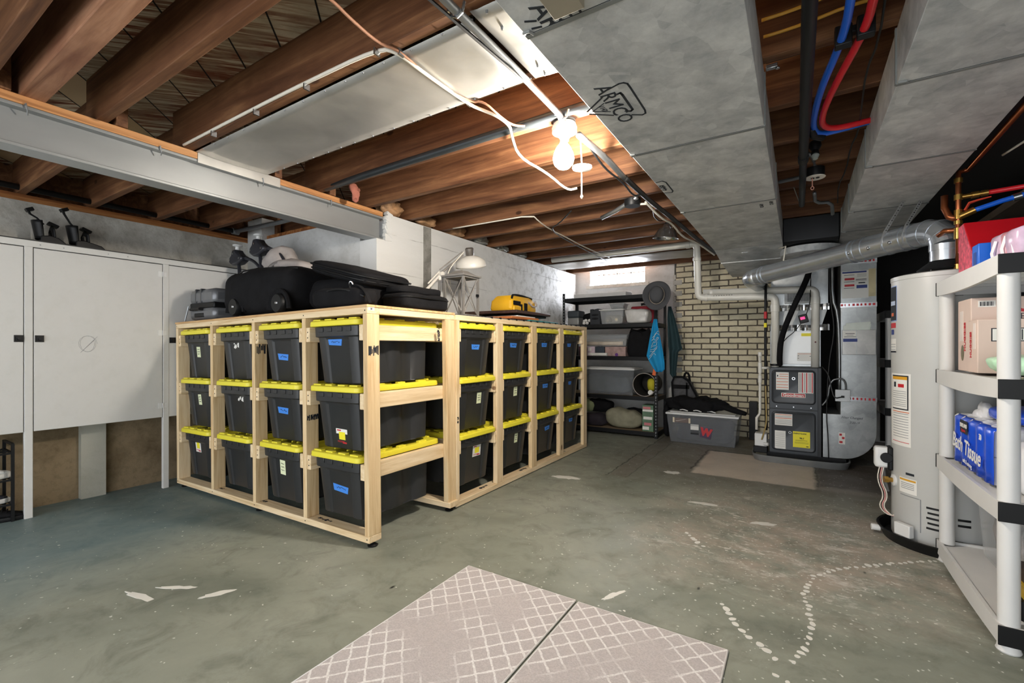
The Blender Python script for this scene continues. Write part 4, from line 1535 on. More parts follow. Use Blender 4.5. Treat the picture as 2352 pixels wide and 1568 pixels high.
def tz(x):
    return TZ + (x - RA.x) * SLK     # the rack leans a little to the left


zb = tz(-4.15) + .004
grey_shell = plain('grey_suitcase_shell', '#6c6e71', .28, .25, .06)
th = thing('suitcase', 'grey hard-shell suitcase lying flat at the left end of the rack top', 'suitcase', (-4.15, 2.05, zb))
x0, x1, y0, y1 = -4.37, -3.95, 1.80, 2.36
G().box(x0, x1, y0, y1, zb + .008, zb + .115).done('shell_half', grey_shell, th, bevel=.035)
G().box(x0, x1, y0, y1, zb + .135, zb + .262).done('shell_half', grey_shell, th, bevel=.035)
G().box(x0 + .004, x1 - .004, y0 + .004, y1 - .004, zb + .10, zb + .15).done('zip_band', blackplastic, th, bevel=.01)
q = G()
for x in (x0 + .11, x0 + .2):
    q.box(x, x + .022, y0 - .002, y1, zb + .15, zb + .264)
done_split(q, 'shell_rib', plain('dark_grey_rib', '#3f4144', .35, .2), th, bevel=.004)
G().tube([(x0 + .08, y0, zb + .095), (x0 + .08, y0 - .022, zb + .095), (x0 + .24, y0 - .022, zb + .095), (x0 + .24, y0, zb + .095)], .011, 8).done('handle', blackplastic, th)
G().box(x0 + .1, x0 + .26, y0 - .004, y0 + .01, zb + .03, zb + .065).done('wheel_pocket', blackm, th, bevel=.012)
for x in (x0 + .06, x1 - .06):
    for y in (y0 + .05, y1 - .05):
        G().cyl((x, y, zb + .001), (x, y, zb + .014), .018).done('foot', blackplastic, th)
G().tube([(x0 - .005, y0 + .0, zb + .13), (x0 - .05, y0 - .01, zb + .004)], .006, 6).done('pull_rod', conduitm, th)

zb = tz(-2.9) + .004
th = thing('duffel_bag', 'big black wheeled duffel bag in the middle of the rack top', 'bag', (-3.4, 2.06, zb))
G().blob((-3.45, 2.07, zb + .18), (.49, .27, .178), .5, .03, 4.5, 3, 40, 22).done('bag', blackfab, th, smooth=True)
q = G()
q.tube([(-3.75, 1.9, zb + .345), (-3.6, 1.86, zb + .355), (-3.2, 1.88, zb + .345), (-3.0, 1.92, zb + .325)], .006, 6, smooth=1)
q.done('zip', blackplastic, th)
G().box(-3.55, -3.535, 1.846, 1.856, zb + .24, zb + .33).done('zip_pull', chrome, th)
for x in (-3.66, -3.08):
    q = G()
    q.tube([(x + .115 * math.cos(PI * k / 14), 1.83, zb + .03 + .125 * math.sin(PI * k / 14)) for k in range(15)], .026, 8, flat=.7)
    wh = q.done('wheel_arch', blackfab, th)
    q = G()
    q.lathe([(.02, -.03), (.06, -.03), (.068, -.018), (.068, .01), (.05, .015)], (x + .03, 1.815, zb + .069), 24, d=(0, 1, 0))
    q.done('wheel', blackplastic, th)
    G().box(x + .015, x + .045, 1.783, 1.79, zb + .062, zb + .08).done('wheel_hub', chrome, th, bevel=.003)
G().tube([(-3.9, 1.95, zb + .2), (-3.97, 1.93, zb + .29), (-3.8, 1.95, zb + .36), (-3.72, 1.96, zb + .34)], .022, 8, smooth=2, flat=.4).done('carry_handle', blackfab, th)

th = thing('backpack', 'small dark bag flap resting between the suitcase and duffel bag', 'bag', (-3.98, 2.2, zb + .26))
G().blob((-3.98, 2.28, zb + .29), (.13, .12, .045), .6, .03, 8, 6).done('bag', plain('dark_green_cloth', '#1f2624', .8, 0, .3), th, smooth=True)


def garment(name, label, cat, parts, base):
    t0 = thing(name, label, cat, base)
    for nm, c, h, e, amp, sd, R in parts:
        q = G()
        q.blob(c, h, e, amp, 6, sd, 36, 18, R)
        q.done(nm, blackfab, t0, smooth=True)
    return t0


zg = tz(-2.5)
ga = garment('garment_bag', 'folded black garment bag piled highest on the rack top beside the duffel', 'bag', [('lower_fold', (-2.64, 2.13, zg + .118), (.3, .21, .112), .42, .025, 4, ry(.06)), ('upper_fold', (-2.58, 2.12, zg + .262), (.31, .23, .05), .4, .025, 8, ry(.25))], (-2.66, 2.05, zg + .006))
q = G()
for z, s in ((.285, 1.), (.24, .97)):
    pts = []
    for k in range(24):
        a = 2 * PI * k / 24
        px = math.copysign(abs(math.cos(a)) ** .45, math.cos(a)) * .318 * s
        py = math.copysign(abs(math.sin(a)) ** .45, math.sin(a)) * .247 * s
        pts.append(V((-2.58, 2.12, zg + .262)) + ry(.25) @ V((px, py, (z - .262) * .6)))
    q.tube(pts, .006, 6, loop=True)
q.done('piping', blackplastic, ga)
gb = garment('shoulder_bag', 'small black shoulder bag lying at the front edge of the rack top', 'bag', [('bag', (-2.40, 1.835, zg + .066), (.25, .078, .06), .5, .02, 11, None)], (-2.37, 1.885, zg + .006))
G().tube([(-2.6, 1.80, zg + .05), (-2.5, 1.765, zg + .105), (-2.3, 1.76, zg + .115), (-2.15, 1.79, zg + .06)], .008, 6, smooth=2).done('piping', blackplastic, gb)
G().tube([(-2.36, 1.86, zg + .12), (-2.35, 1.84, zg + .16), (-2.33, 1.84, zg + .17), (-2.325, 1.85, zg + .15)], .005, 6, smooth=1).done('clasp', chrome, gb)
G().tube([(-2.3, 1.83, zg + .14), (-2.2, 1.8, zg + .13), (-2.13, 1.79, zg + .08), (-2.11, 1.8, zg + .02)], .012, 6, smooth=2, flat=.3).done('strap', blackfab, gb)
gc = garment('instrument_case', 'long flat black soft case reaching to the right end of the rack top', 'bag', [('case', (-2.2, 2.27, zg + .062), (.125, .215, .054), .35, .016, 15, None), ('case_neck', (-2.22, 2.27, zg + .14), (.09, .19, .028), .4, .02, 17, None)], (-2.2, 2.2, zg + .006))
q = G()
pts = []
for k in range(28):
    a = 2 * PI * k / 28
    pts.append(V((-2.2 + math.copysign(abs(math.cos(a)) ** .35, math.cos(a)) * .128, 2.27 + math.copysign(abs(math.sin(a)) ** .35, math.sin(a)) * .218, zg + .085)))
q.tube(pts, .006, 6, loop=True)
q.done('piping', blackplastic, gc)

# baby seats with dark frames and grey cloth
frame = plain('dark_frame_plastic', '#33343a', .32, .2, .08)
greycloth = plain('grey_beige_cloth', '#a59d98', .85, 0, .2, 8, bump=.2)


def swing(hx, hz, s, label, cloth, zf0):
    y = 2.18
    t0 = thing('baby_seat', label, 'baby seat', (hx, y, tz(hx)))
    q = G()
    pts = [(-.085, -.04), (-.08, .0), (-.045, .025), (-.03, .07), (.03, .07), (.05, .045), (.10, .01), (.135, .0), (.135, -.035), (.06, -.065), (-.03, -.07)]
    q.prism([(hx + a * s, hz + b * s) for a, b in pts], 'y', y - .04, y + .04)
    q.done('hub', frame, t0, bevel=.014)
    G().lathe([(.016, .06), (.02, .075), (.018, .1), (.04, .106), (.04, .116)], (hx, y, hz), 18).done('cap', whitep, t0)
    q = G()
    for a, b in ((-.055, -.02), (.0, .03), (.1, -.018)):
        q.cyl((hx + a * s, y - .039, hz + b * s), (hx + a * s, y - .044, hz + b * s), .009, n=12)
    done_split(q, 'rivet', chrome, t0)
    G().tube([(hx + .02, y, hz - .05), (hx + .06, y - .01, hz - .17), (hx + .1, y - .02, zf0 + .014)], [.014, .018, .014], 8).done('leg_tube', frame, t0)
    G().tube([(hx + .12, y, hz - .015), (hx + .24, y, hz - .04), (hx + .36, y, hz - .11), (hx + .42, y, hz - .2), (hx + .42, y, zf0 + .03)], .013, 10, smooth=2).done('arch_tube', frame, t0)
    G().tube([(hx + .1, y + .03, zf0 + .014), (hx + .42, y + .03, zf0 + .014)], .013, 8).done('base_tube', frame, t0)
    if cloth:
        q = G().blob((hx + .24, y + .06, hz - .16), (.17, .11, .13), .75, .05, 6, 2, 32, 18, None, False)
        q.done('canopy', greycloth, t0, smooth=True)
        q = G().blob((hx + .5, y + .05, zf0 + .065), (.26, .13, .05), .7, .04, 5, 5, 32, 18, ry(.16), False)
        q.done('seat_pad', greycloth, t0, smooth=True)
        G().tube([(hx + .08, y - .06, hz - .27), (hx + .25, y - .08, hz - .25), (hx + .36, y - .06, hz - .17), (hx + .45, y - .06, hz - .2), (hx + .43, y - .05, hz - .28)], .018, 8, smooth=2).done('piping', plain('grey_piping', '#77726f', .6), t0)
    return t0


swing(-4.34, 1.955, 1., 'dark baby seat frame with white cap, left one above the suitcase', False, 1.622)
swing(-3.99, 2.005, 1.05, 'baby seat with dark frame and grey-beige cloth above the duffel bag', True, 1.737)

# ---------------------------------------------------------------- things on top of the long rack
DK = 1.378
wmetal = plain('white_enamel', '#c6c3bb', .35, .0, .03)
gmetal = plain('weathered_grey_metal', '#8c8984', .5, .4, .2)
th = thing('desk_lamp', 'white jointed desk lamp leaning over the metal lantern', 'lamp', (-2.35, 2.76, DK))
G().lathe([(.012, 0), (.085, .001), (.085, .012), (.03, .02), (.012, .03)], (-2.42, 2.72, DK), 24).done('base', wmetal, th)
G().cyl((-2.40, 2.735, DK + .01), (-2.40, 2.735, 1.71), .013).done('post', wmetal, th)
q = G()
q.tube([(-2.40, 2.58, 1.575), (-2.40, 2.74, 1.71)], .011, 8)
q.tube([(-2.40, 2.60, 1.625), (-2.40, 2.73, 1.735)], .006, 8)
q.done('lower_arm', wmetal, th)
q = G()
q.tube([(-2.40, 2.74, 1.72), (-2.37, 2.99, 1.905)], .009, 8)
q.tube([(-2.385, 2.72, 1.75), (-2.36, 2.97, 1.93)], .005, 8)
q.done('upper_arm', gmetal, th)
G().cyl((-2.415, 2.745, 1.715), (-2.375, 2.745, 1.715), .022).done('joint', wmetal, th)
d = V((.1, -.28, 1))
hc = (-2.35, 3.07, 1.85)
q = G().lathe([(.128, -.035), (.13, -.02), (.12, .015), (.085, .045), (.04, .06), (.03, .064)], hc, 32, d=d, cap=False)
q.done('lamp_shade', wmetal, th, smooth=True, solid=.002)
G().lathe([(.032, .058), (.036, .07), (.036, .12), (.028, .128)], hc, 18, d=d).done('socket', plain('dull_socket', '#75706a', .3, .7), th)
G().lathe([(.015, .05), (.03, .02), (.03, -.01), (.01, -.03)], hc, 16, d=d).done('bulb', porcelain, th)
G().tube([(-2.36, 2.99, 1.93), (-2.38, 2.8, 1.75), (-2.36, 2.79, 1.62), (-2.37, 2.84, 1.6), (-2.37, 2.82, 1.7)], .004, 6, smooth=2).done('lamp_cord', cablew, th)

th = thing('lantern', 'tall square grey metal lantern with crossed bars on the long rack', 'lantern', (-2.21, 2.77, DK))
lx0, lx1, ly0, ly1, lz0, lz1 = -2.30, -2.12, 2.68, 2.86, DK, DK + .30
q = G()
for x in (lx0, lx1):
    for y in (ly0, ly1):
        q.box(x - .008, x + .008, y - .008, y + .008, lz0, lz1)
q.box(lx0, lx1, ly0, ly1, lz0, lz0 + .012)
for z in (lz0 + .006, lz1 - .006):
    for y in (ly0, ly1):
        q.box(lx0, lx1, y - .007, y + .007, z - .006, z + .006)
    for x in (lx0, lx1):
        q.box(x - .007, x + .007, ly0, ly1, z - .006, z + .006)
q.done('frame', gmetal, th)
q = G()
for y in (ly0, ly1):
    q.tube([(lx0, y, lz0), (lx1, y, lz1)], .004, 6)
    q.tube([(lx1, y, lz0), (lx0, y, lz1)], .004, 6)
for x in (lx0, lx1):
    q.tube([(x, ly0, lz0), (x, ly1, lz1)], .004, 6)
    q.tube([(x, ly1, lz0), (x, ly0, lz1)], .004, 6)
q.done('crossed_bars', gmetal, th)
q = G()
q.box(lx0 - .02, lx1 + .02, ly0 - .02, ly1 + .02, lz1, lz1 + .012)
q.rings([[V((lx0 + .0 + s * .09, ly0 + s * .09, z)), V((lx1 - s * .09, ly0 + s * .09, z)), V((lx1 - s * .09, ly1 - s * .09, z)), V((lx0 + s * .09, ly1 - s * .09, z))] for s, z in ((0, lz1 + .012), (.6, lz1 + .05))])
q.done('roof', gmetal, th)
G().box(lx1 + .004, lx1 + .02, ly1 - .03, ly1 - .01, DK + .15, DK + .17).done('catch', blackm, th)

# stack of frames and board with the yellow tool bag
walnut = wood('dark_board', '#2e211d', '#43302a', '#54403a', 1, 1, .45, False)
stack = [('picture_frame', 'turquoise folder at the bottom of the flat stack on the long rack', 'folder', plain('turquoise_card', '#1f9aa0', .6), (-2.52, -2.06, 3.55, 4.15), .008),
         ('picture_frame', 'orange-brown picture frame in the flat stack on the long rack', 'picture frame', wood('orange_frame', '#8a4c28', '#b46d3e', '#c98a58', 1, 1, .5, False), (-2.55, -2.07, 3.3, 3.75), .022),
         ('folder', 'white paper folder in the flat stack under the dark board', 'folder', paper, (-2.5, -2.075, 3.36, 3.7), .01),
         ('picture_frame', 'black picture frame in the flat stack under the dark board', 'picture frame', blackm, (-2.5, -2.1, 3.45, 3.95), .018)]
z = DK
for k, (nm, lab, cat, m, (a, b, c2, d2), h) in enumerate(stack):
    o = G().box(a, b, c2, d2, z + .0005, z + h, R=rz(.03 * (-1) ** k)).done('folder' if k == 0 else nm, m, bevel=.002)
    tag(o, lab, cat)
    z += h
o = G().box(-2.66, -2.055, 3.30, 3.98, z + .001, z + .026, R=rz(.04)).done('dark_board', walnut, bevel=.003)
tag(o, 'dark brown board lying flat under the yellow tool bag', 'board')
zt = z + .027
th = thing('tool_bag', 'yellow and black open-top tool bag on the dark board', 'tool bag', (-2.3, 3.68, zt))
ytool = plain('yellow_tool_fabric', '#d9a617', .6, 0, .1)
q = G()
def rect(w2, d2, z2, r=.03):
    P = []
    for cx2, cy2, a0 in ((d2 - r, -w2 + r, -90), (d2 - r, w2 - r, 0), (-d2 + r, w2 - r, 90), (-d2 + r, -w2 + r, 180)):
        for k in range(4):
            a = math.radians(a0 + 30 * k)
            P.append(V((-2.3 + cx2 + r * math.cos(a), 3.68 + cy2 + r * math.sin(a), z2)))
    return P
q.rings([rect(.22, .11, zt), rect(.235, .12, zt + .03), rect(.225, .115, zt + .1), rect(.19, .095, zt + .14), rect(.18, .085, zt + .15)])
q.done('bag', ytool, th)
q = G()
q.tube([(-2.2, 3.47, zt + .06), (-2.21, 3.5, zt + .14), (-2.25, 3.6, zt + .165), (-2.25, 3.75, zt + .165), (-2.21, 3.86, zt + .14)], .013, 8, smooth=2)
q.done('rim', blackfab, th)
q = G()
q.box(-2.184, -2.172, 3.48, 3.60, zt + .06, zt + .1)
q.box(-2.184, -2.170, 3.58, 3.63, zt + .01, zt + .075)
q.box(-2.184, -2.170, 3.67, 3.72, zt + .0, zt + .09)
q.done('black_pocket', blackfab, th, bevel=.008)
G().box(-2.188, -2.165, 3.47, 3.6, zt + .003, zt + .055).done('front_pocket', ytool, th, bevel=.015)
G().tube([(-2.18, 3.75, zt + .1), (-2.165, 3.82, zt + .06), (-2.165, 3.9, zt + .08), (-2.2, 3.91, zt + .12)], .008, 8, smooth=1).done('strap', greycloth, th)

# ---------------------------------------------------------------- black steel shelf at the far wall
th = thing('steel_shelf', 'black steel storage shelf with five levels against the far wall', 'shelf', (-2.13, 5.96, 0))
SX0, SX1, SY0, SY1 = -2.78, -1.485, 5.73, 6.19
for x, s in ((SX0, 1), (SX1, -1)):
    for y, u in ((SY0, 1), (SY1, -1)):
        zt2 = 1.88
        q = G()
        q.box(x, x + s * .036, y, y + u * .003, 0, zt2)
        q.box(x, x + s * .003, y + u * .003, y + u * .036, 0, zt2)
        q.done('post', blackm, th)
q = G()
for x, s in ((SX0, 1), (SX1, -1)):
    for k in range(46):
        z = .03 + .04 * k
        q.box(x + s * .013, x + s * .023, SY0 - .0006, SY0 + .0005, z, z + .018)
        q.box(x + (.0006 if s < 0 else -.0006), x - (.0005 if s < 0 else -.0005), SY0 + .013, SY0 + .023, z, z + .018)
q.done('post_slots', plain('slot_grey', '#8d9092', .5), th)
for z in (1.81, 1.445, 1.02, .515, .075):
    q = G()
    q.box(SX0 + .004, SX1 - .004, SY0 + .004, SY0 + .02, z - .05, z)
    q.box(SX0 + .004, SX1 - .004, SY1 - .02, SY1 - .004, z - .05, z)
    q.box(SX0 + .004, SX0 + .02, SY0, SY1, z - .05, z)
    q.box(SX1 - .02, SX1 - .004, SY0, SY1, z - .05, z)
    bm_ = q.done('beam', blackm, th, bevel=.003)
    G().box(SX0 + .006, SX1 - .006, SY0 + .006, SY1 - .006, z - .012, z - .002).done('deck', plain('deck_%d' % int(z * 100), '#2a2b2d' if z > .6 else '#8d7a5e', .7), th)
q = G()
for z in (1.42, .99, .49, .05):
    for dz in (-.012, .014):
        q.cyl((SX1 - .018, SY0, z + dz), (SX1 - .018, SY0 - .004, z + dz), .006, n=8)
done_split(q, 'rivet', chrome, th)


def put(name, label, cat, build, mat, group=None, **kw):
    q = G()
    build(q)
    o = q.done(name, mat, **kw)
    return tag(o, label, cat, group)


clear = plain('clear_plastic', '#b9bdc0', .2, 0, .05, alpha=.38)
clearg = plain('smoky_clear_plastic', '#8d9196', .22, 0, .06, alpha=.3)
card = plain('grey_white_card', '#c9c7c4', .7, 0, .06)
L5, L4, L3, L2, L1 = 1.811, 1.446, 1.021, .516, .076
put('cardboard_box', 'flat white and grey box on the topmost black shelf by the window', 'box', lambda q: (q.prism([(5.84, L5), (6.1, L5), (6.1, L5 + .075), (5.84, L5 + .06)], 'x', -2.66, -1.92)), card, bevel=.003)
th = thing('storage_box', 'grey and silver lidded box at the left end of the second black shelf', 'box', (-2.65, 5.9, L4))
G().box(-2.735, -2.565, 5.79, 6.0, L4, L4 + .1).done('body', plain('silver_grey', '#9a9b99', .4, .4), th, bevel=.012)
G().box(-2.74, -2.56, 5.785, 6.005, L4 + .1, L4 + .2).done('lid', plain('charcoal', '#3b4247', .5), th, bevel=.02)
ball = plain('golf_ball', '#e8e6e2', .35)
for k, (x, y, z) in enumerate(((-2.49, 5.80, 0), (-2.44, 5.79, 0), (-2.47, 5.82, .038), (-2.42, 5.82, .036), (-2.505, 5.845, .03))):
    put('golf_ball', 'white ball in the small heap beside the black foam block', 'ball', lambda q: q.sph((x, y, L4 + .0215 + z), .0215, 14, 10), ball, 'white golf balls on the shelf', smooth=True)
put('mesh_pouch', 'dark mesh pouch behind the small white balls on the shelf', 'pouch', lambda q: q.blob((-2.48, 5.93, L4 + .08), (.07, .06, .08), .6, .02, 9, 2), blackfab, smooth=True)
def foam(q):
    q.prism([(-2.405, L4), (-2.26, L4), (-2.26, L4 + .18), (-2.29, L4 + .215), (-2.34, L4 + .205), (-2.35, L4 + .19), (-2.37, L4 + .21), (-2.405, L4 + .205)], 'y', 5.80, 6.02)
fo = thing('foam_block', 'black foam block with oval cut-outs on the second black shelf', 'foam block', (-2.33, 5.9, L4))
q = G()
foam(q)
q.done('block', plain('charcoal_foam', '#2f3236', .8), fo, bevel=.006)
q = G()
q.sph((-2.33, 5.798, L4 + .13), .05, 16, 8, (1, .1, .28))
q.sph((-2.33, 5.798, L4 + .08), .05, 16, 8, (1, .1, .28))
done_split(q, 'cutout', blackm, fo)


def clearbin(name, label, x0, x1, y0, y1, z0, h, lidm, inside, bodym=clear, taper=.02):
    t0 = thing(name, label, 'storage bin', ((x0 + x1) / 2, (y0 + y1) / 2, z0))
    q = G()
    def ring(z, k, ins=0):
        return [V((x0 + k + ins, y0 + k + ins, z)), V((x1 - k - ins, y0 + k + ins, z)), V((x1 - k - ins, y1 - k - ins, z)), V((x0 + k + ins, y1 - k - ins, z))]
    q.rings([ring(z0 + .001, taper), ring(z0 + h * .97, 0), ring(z0 + h * .97, 0, .004), ring(z0 + .006, taper, .004)])
    q.done('tub', bodym, t0, bevel=.012)
    q = G().box(x0 - .012, x1 + .012, y0 - .012, y1 + .012, z0 + h * .97, z0 + h * 1.04)
    q.box(x0 + .03, x1 - .03, y0 + .03, y1 - .03, z0 + h * 1.04, z0 + h * 1.075)
    q.done('lid', lidm, t0, bevel=.008)
    for (m, f) in inside:
        q = G()
        f(q)
        q.done('contents', m, t0, smooth=True)
    return t0


clearbin('clear_bin', 'clear bin with white lid holding pale balls on the second black shelf', -2.25, -1.93, 5.77, 6.02, L4, .185, whitep, [(plain('pale_stuff', '#c9bfa8', .7, 0, .3), lambda q: (q.sph((-2.15, 5.83, L4 + .055), .045), q.sph((-2.03, 5.83, L4 + .06), .05), q.blob((-2.09, 5.92, L4 + .07), (.12, .07, .06), .6, .03, 8, 3)))])
clearbin('clear_bin', 'small clear bin stacked on the white-lidded bin of pale balls', -2.15, -1.95, 5.86, 6.05, L4 + .202, .07, clear, [(plain('grey_stuff', '#9a9c9c', .6), lambda q: q.blob((-2.05, 5.95, L4 + .235), (.07, .06, .02), .5, .01, 8, 3))])
put('plastic_bag', 'clear plastic bag of white bedding at the right of the second black shelf', 'bag', lambda q: q.blob((-1.76, 5.87, L4 + .092), (.15, .1, .09), .4, .03, 8, 9), plain('bedding_bag', '#c3c1bd', .3, 0, .25), smooth=True)
put('cloth', 'folded red cloth behind the clear bedding bag on the shelf', 'cloth', lambda q: q.box(-1.9, -1.6, 5.98, 6.12, L4, L4 + .235), plain('red_cloth', '#8e2430', .8), bevel=.02)
put('cable_coil', 'dark tangled cable lying over the red cloth on the shelf', 'cable', lambda q: q.tube([(-1.72 + .06 * math.cos(k * .9), 6.05 + .03 * math.sin(k * .9), L4 + .25 + .006 * (k % 5)) for k in range(22)], .008, 6, smooth=1), cableb)
clearbin('clear_bin', 'long clear bin of wrapping paper on the third black shelf', -2.56, -1.9, 5.83, 6.1, L3 + .13, .15, clear, [(plain('wrap_rolls', '#c9beae', .5, 0, .3), lambda q: [q.cyl((-2.5, 5.86 + .05 * k, L3 + .17 + .03 * (k % 2)), (-1.96, 5.86 + .05 * k, L3 + .17 + .03 * (k % 2)), .03) for k in range(4)])])
for nm, lab, x0, x1, h, m in (('cardboard_box', 'dark maroon box under the clear bin at the left of the third shelf', -2.57, -2.46, .128, plain('maroon_box', '#4a2430', .6)), ('cardboard_box', 'white and mauve printed box under the long clear bin', -2.445, -2.335, .128, plain('mauve_box', '#cdbcc6', .6, 0, .2)), ('cardboard_box', 'dark blue-grey box under the middle of the long clear bin', -2.33, -2.20, .125, plain('slate_box', '#353e48', .6)), ('cardboard_box', 'pink and tan patterned bag-shaped box on the third shelf', -2.19, -1.91, .125, plain('pinktan_box', '#a58a84', .6, 0, .35, 14))):
    t0 = thing(nm, lab, 'box', ((x0 + x1) / 2, 5.95, L3))
    G().box(x0, x1, 5.80, 6.05, L3 + .0005, L3 + h).done('box', m, t0, bevel=.004)
    if 'mauve' in lab:
        G().box(x0 + .015, x0 + .06, 5.7985, 5.80, L3 + .07, L3 + .11).done('printed_panel', paper, t0)
        G().box(x0 + .01, x1 - .01, 5.7985, 5.80, L3 + .01, L3 + .04).done('printed_panel', paper, t0)
    if 'pink' in lab:
        G().cyl((-2.03, 5.7985, L3 + .02), (-2.03, 5.80, L3 + .02), .022).done('purple_spot', plain('purple_print', '#5b2a78', .5), t0)
put('paper_roll', 'white paper roll lying in front of the boxes on the third shelf', 'paper roll', lambda q: q.cyl((-2.36, 5.775, L3 + .022), (-2.15, 5.775, L3 + .022), .0215), paper)
th = thing('tote_bag', 'black open cloth tote bag at the right of the third black shelf', 'bag', (-1.72, 5.88, L3))
q = G()
rs = []
for z, w2, d2, tw in ((0, .15, .1, 0), (.06, .17, .11, .1), (.2, .165, .1, .12), (.3, .15, .09, .1), (.335, .14, .085, .1)):
    rs.append([V((-1.73, 5.88, L3 + z + .0005 + (.03 * math.sin(k * 1.3) if z > .25 else 0))) + rz(tw) @ V((w2 * math.copysign(abs(math.cos(2 * PI * k / 24)) ** .5, math.cos(2 * PI * k / 24)), d2 * math.copysign(abs(math.sin(2 * PI * k / 24)) ** .5, math.sin(2 * PI * k / 24)), 0)) for k in range(24)])
q.rings(rs)
q.done('bag', blackfab, th)
G().tube([(-1.85, 5.79, L3 + .3), (-1.80, 5.76, L3 + .345), (-1.7, 5.76, L3 + .325), (-1.68, 5.78, L3 + .27)], .012, 6, smooth=2, flat=.4).done('carry_handle', blackfab, th)
clearbin('clear_bin', 'big smoky clear bin with white lid on the fourth black shelf', -2.56, -1.79, 5.76, 6.13, L2, .335, whitep, [(plain('dim_stuff', '#6b7478', .8, 0, .3), lambda q: q.blob((-2.18, 5.95, L2 + .14), (.33, .14, .125), .4, .05, 5, 2))], clearg)
th = thing('laundry_hamper', 'round black fabric hamper lying on its side with a yellow lining', 'hamper', (-1.63, 5.9, L2))
q = G()
hx, hz, hr = -1.655, L2 + .148, .146
rs = []
for y, s in ((5.765, 1.), (5.80, 1.0), (6.0, .97), (6.12, .9)):
    rs.append([V((hx + .0 + hr * s * math.cos(2 * PI * k / 32), y + (.0 if y > 5.79 else .0), hz + hr * s * math.sin(2 * PI * k / 32))) for k in range(32)])
q.rings(rs, False)
q.rings([[V((hx + hr * .9 * math.cos(2 * PI * k / 32), 6.12, hz + hr * .9 * math.sin(2 * PI * k / 32))) for k in range(32)], [V((hx + .01 * math.cos(2 * PI * k / 32), 6.125, hz + .01 * math.sin(2 * PI * k / 32))) for k in range(32)]], False)
q.done('fabric_drum', plain('dark_brown_fabric', '#2b2724', .8, 0, .4, 16), th, solid=.005)
G().tube([(hx + hr * math.cos(2 * PI * k / 32), 5.765, hz + hr * math.sin(2 * PI * k / 32)) for k in range(32)], .0045, 6, loop=True).done('rim', greycloth, th)
put('cushion', 'yellow cushion rolled inside the dark fabric hamper', 'cushion', lambda q: q.blob((hx + .055, 5.93, hz - .01), (.06, .1, .09), .8, .02, 6, 4, flatb=False), plain('yellow_cloth', '#c9bd2c', .8, 0, .15), smooth=True)
put('round_tag', 'small white round tin at the hamper mouth', 'tin', lambda q: q.lathe([(.03, 0), (.032, .004), (.032, .016), (.028, .02)], (hx + .07, 5.80, hz - .1), 20, d=(0, -1, .3)), paper)
th = thing('sleeping_bag', 'green and black rolled sleeping bag on the bottom black shelf', 'sleeping bag', (-2.35, 5.9, L1))
G().blob((-2.34, 5.95, L1 + .27), (.20, .1, .09), .7, .03, 7, 3).done('roll', blackfab, th, smooth=True)
G().blob((-2.46, 5.9, L1 + .265), (.09, .09, .09), .8, .03, 10, 5).done('green_end', plain('moss_cloth', '#7b8460', .8, 0, .2), th, smooth=True)
put('stuff_sack', 'dark purple stuff sack under the green rolled bag', 'sack', lambda q: q.blob((-2.35, 5.86, L1 + .092), (.17, .1, .09), .7, .03, 6, 7), plain('plum_cloth', '#2a242c', .8, 0, .3), smooth=True)
put('stuff_sack', 'black sack in the left corner of the bottom black shelf', 'sack', lambda q: q.blob((-2.6, 5.92, L1 + .08), (.1, .1, .08), .7, .03, 6, 9), blackfab, smooth=True)
put('stuff_sack', 'olive green stuff sack in the middle of the bottom shelf', 'sack', lambda q: q.blob((-1.94, 5.87, L1 + .13), (.235, .11, .128), .75, .04, 5, 12, 40, 22), plain('olive_cloth', '#8b8873', .75, 0, .2, 9, bump=.2), smooth=True)
put('stuff_sack', 'black bundle behind the olive sack on the bottom shelf', 'sack', lambda q: q.blob((-1.85, 6.03, L1 + .13), (.2, .08, .128), .7, .04, 6, 14), blackfab, smooth=True)
th = thing('cardboard_box', 'upright green printed box at the right end of the bottom shelf', 'box', (-1.6, 5.85, L1))
G().box(-1.685, -1.545, 5.775, 5.95, L1, L1 + .33).done('box', plain('green_print', '#5d7a62', .6, 0, .3, 12), th, bevel=.003)
q = G()
q.box(-1.68, -1.55, 5.7735, 5.775, L1 + .25, L1 + .275)
q.box(-1.67, -1.56, 5.7735, 5.775, L1 + .15, L1 + .185)
q.box(-1.68, -1.6, 5.7735, 5.775, L1 + .02, L1 + .06)
q.done('white_print', paper, th)
q = G()
q.box(-1.675, -1.58, 5.773, 5.775, L1 + .28, L1 + .31)
q.box(-1.66, -1.57, 5.773, 5.775, L1 + .075, L1 + .11)
q.done('pink_print', plain('pink_print', '#c97a80', .6), th)
# hat and cloths hung at the corner post
th = thing('hat', 'large dark grey brimmed hat hanging at the corner of the black shelf', 'hat', (-1.48, 5.66, 1.78))
felt = plain('dark_grey_felt', '#4a4b4e', .8, 0, .1)
hd = V((.1, -1, .25)).normalized()
ha = V((0, 0, 1)) - hd * hd.z
ha.normalize()
hb = ha.cross(hd)
q = G()
rs = []
hc = V((-1.475, 5.675, 1.775))
for r, dd in ((.10, .0), (.13, .004), (.165, .012), (.185, .02)):
    row = []
    for k in range(36):
        a = 2 * PI * k / 36
        curl = .05 * (math.cos(a) ** 2) * (r - .1) / .085
        row.append(hc + ha * (r * 1.02 * math.sin(a)) + hb * (r * .9 * math.cos(a)) + hd * (curl - dd * .3))
    rs.append(row)
q.rings(rs, False)
q.done('brim', felt, th, smooth=True, solid=.006)
q = G()
rs = []
for r, dd in ((.102, 0), (.098, .04), (.088, .075), (.06, .09), (.015, .085)):
    rs.append([hc + ha * (r * 1.1 * math.sin(2 * PI * k / 28)) + hb * (r * .85 * math.cos(2 * PI * k / 28)) + hd * dd for k in range(28)])
q.rings(rs)
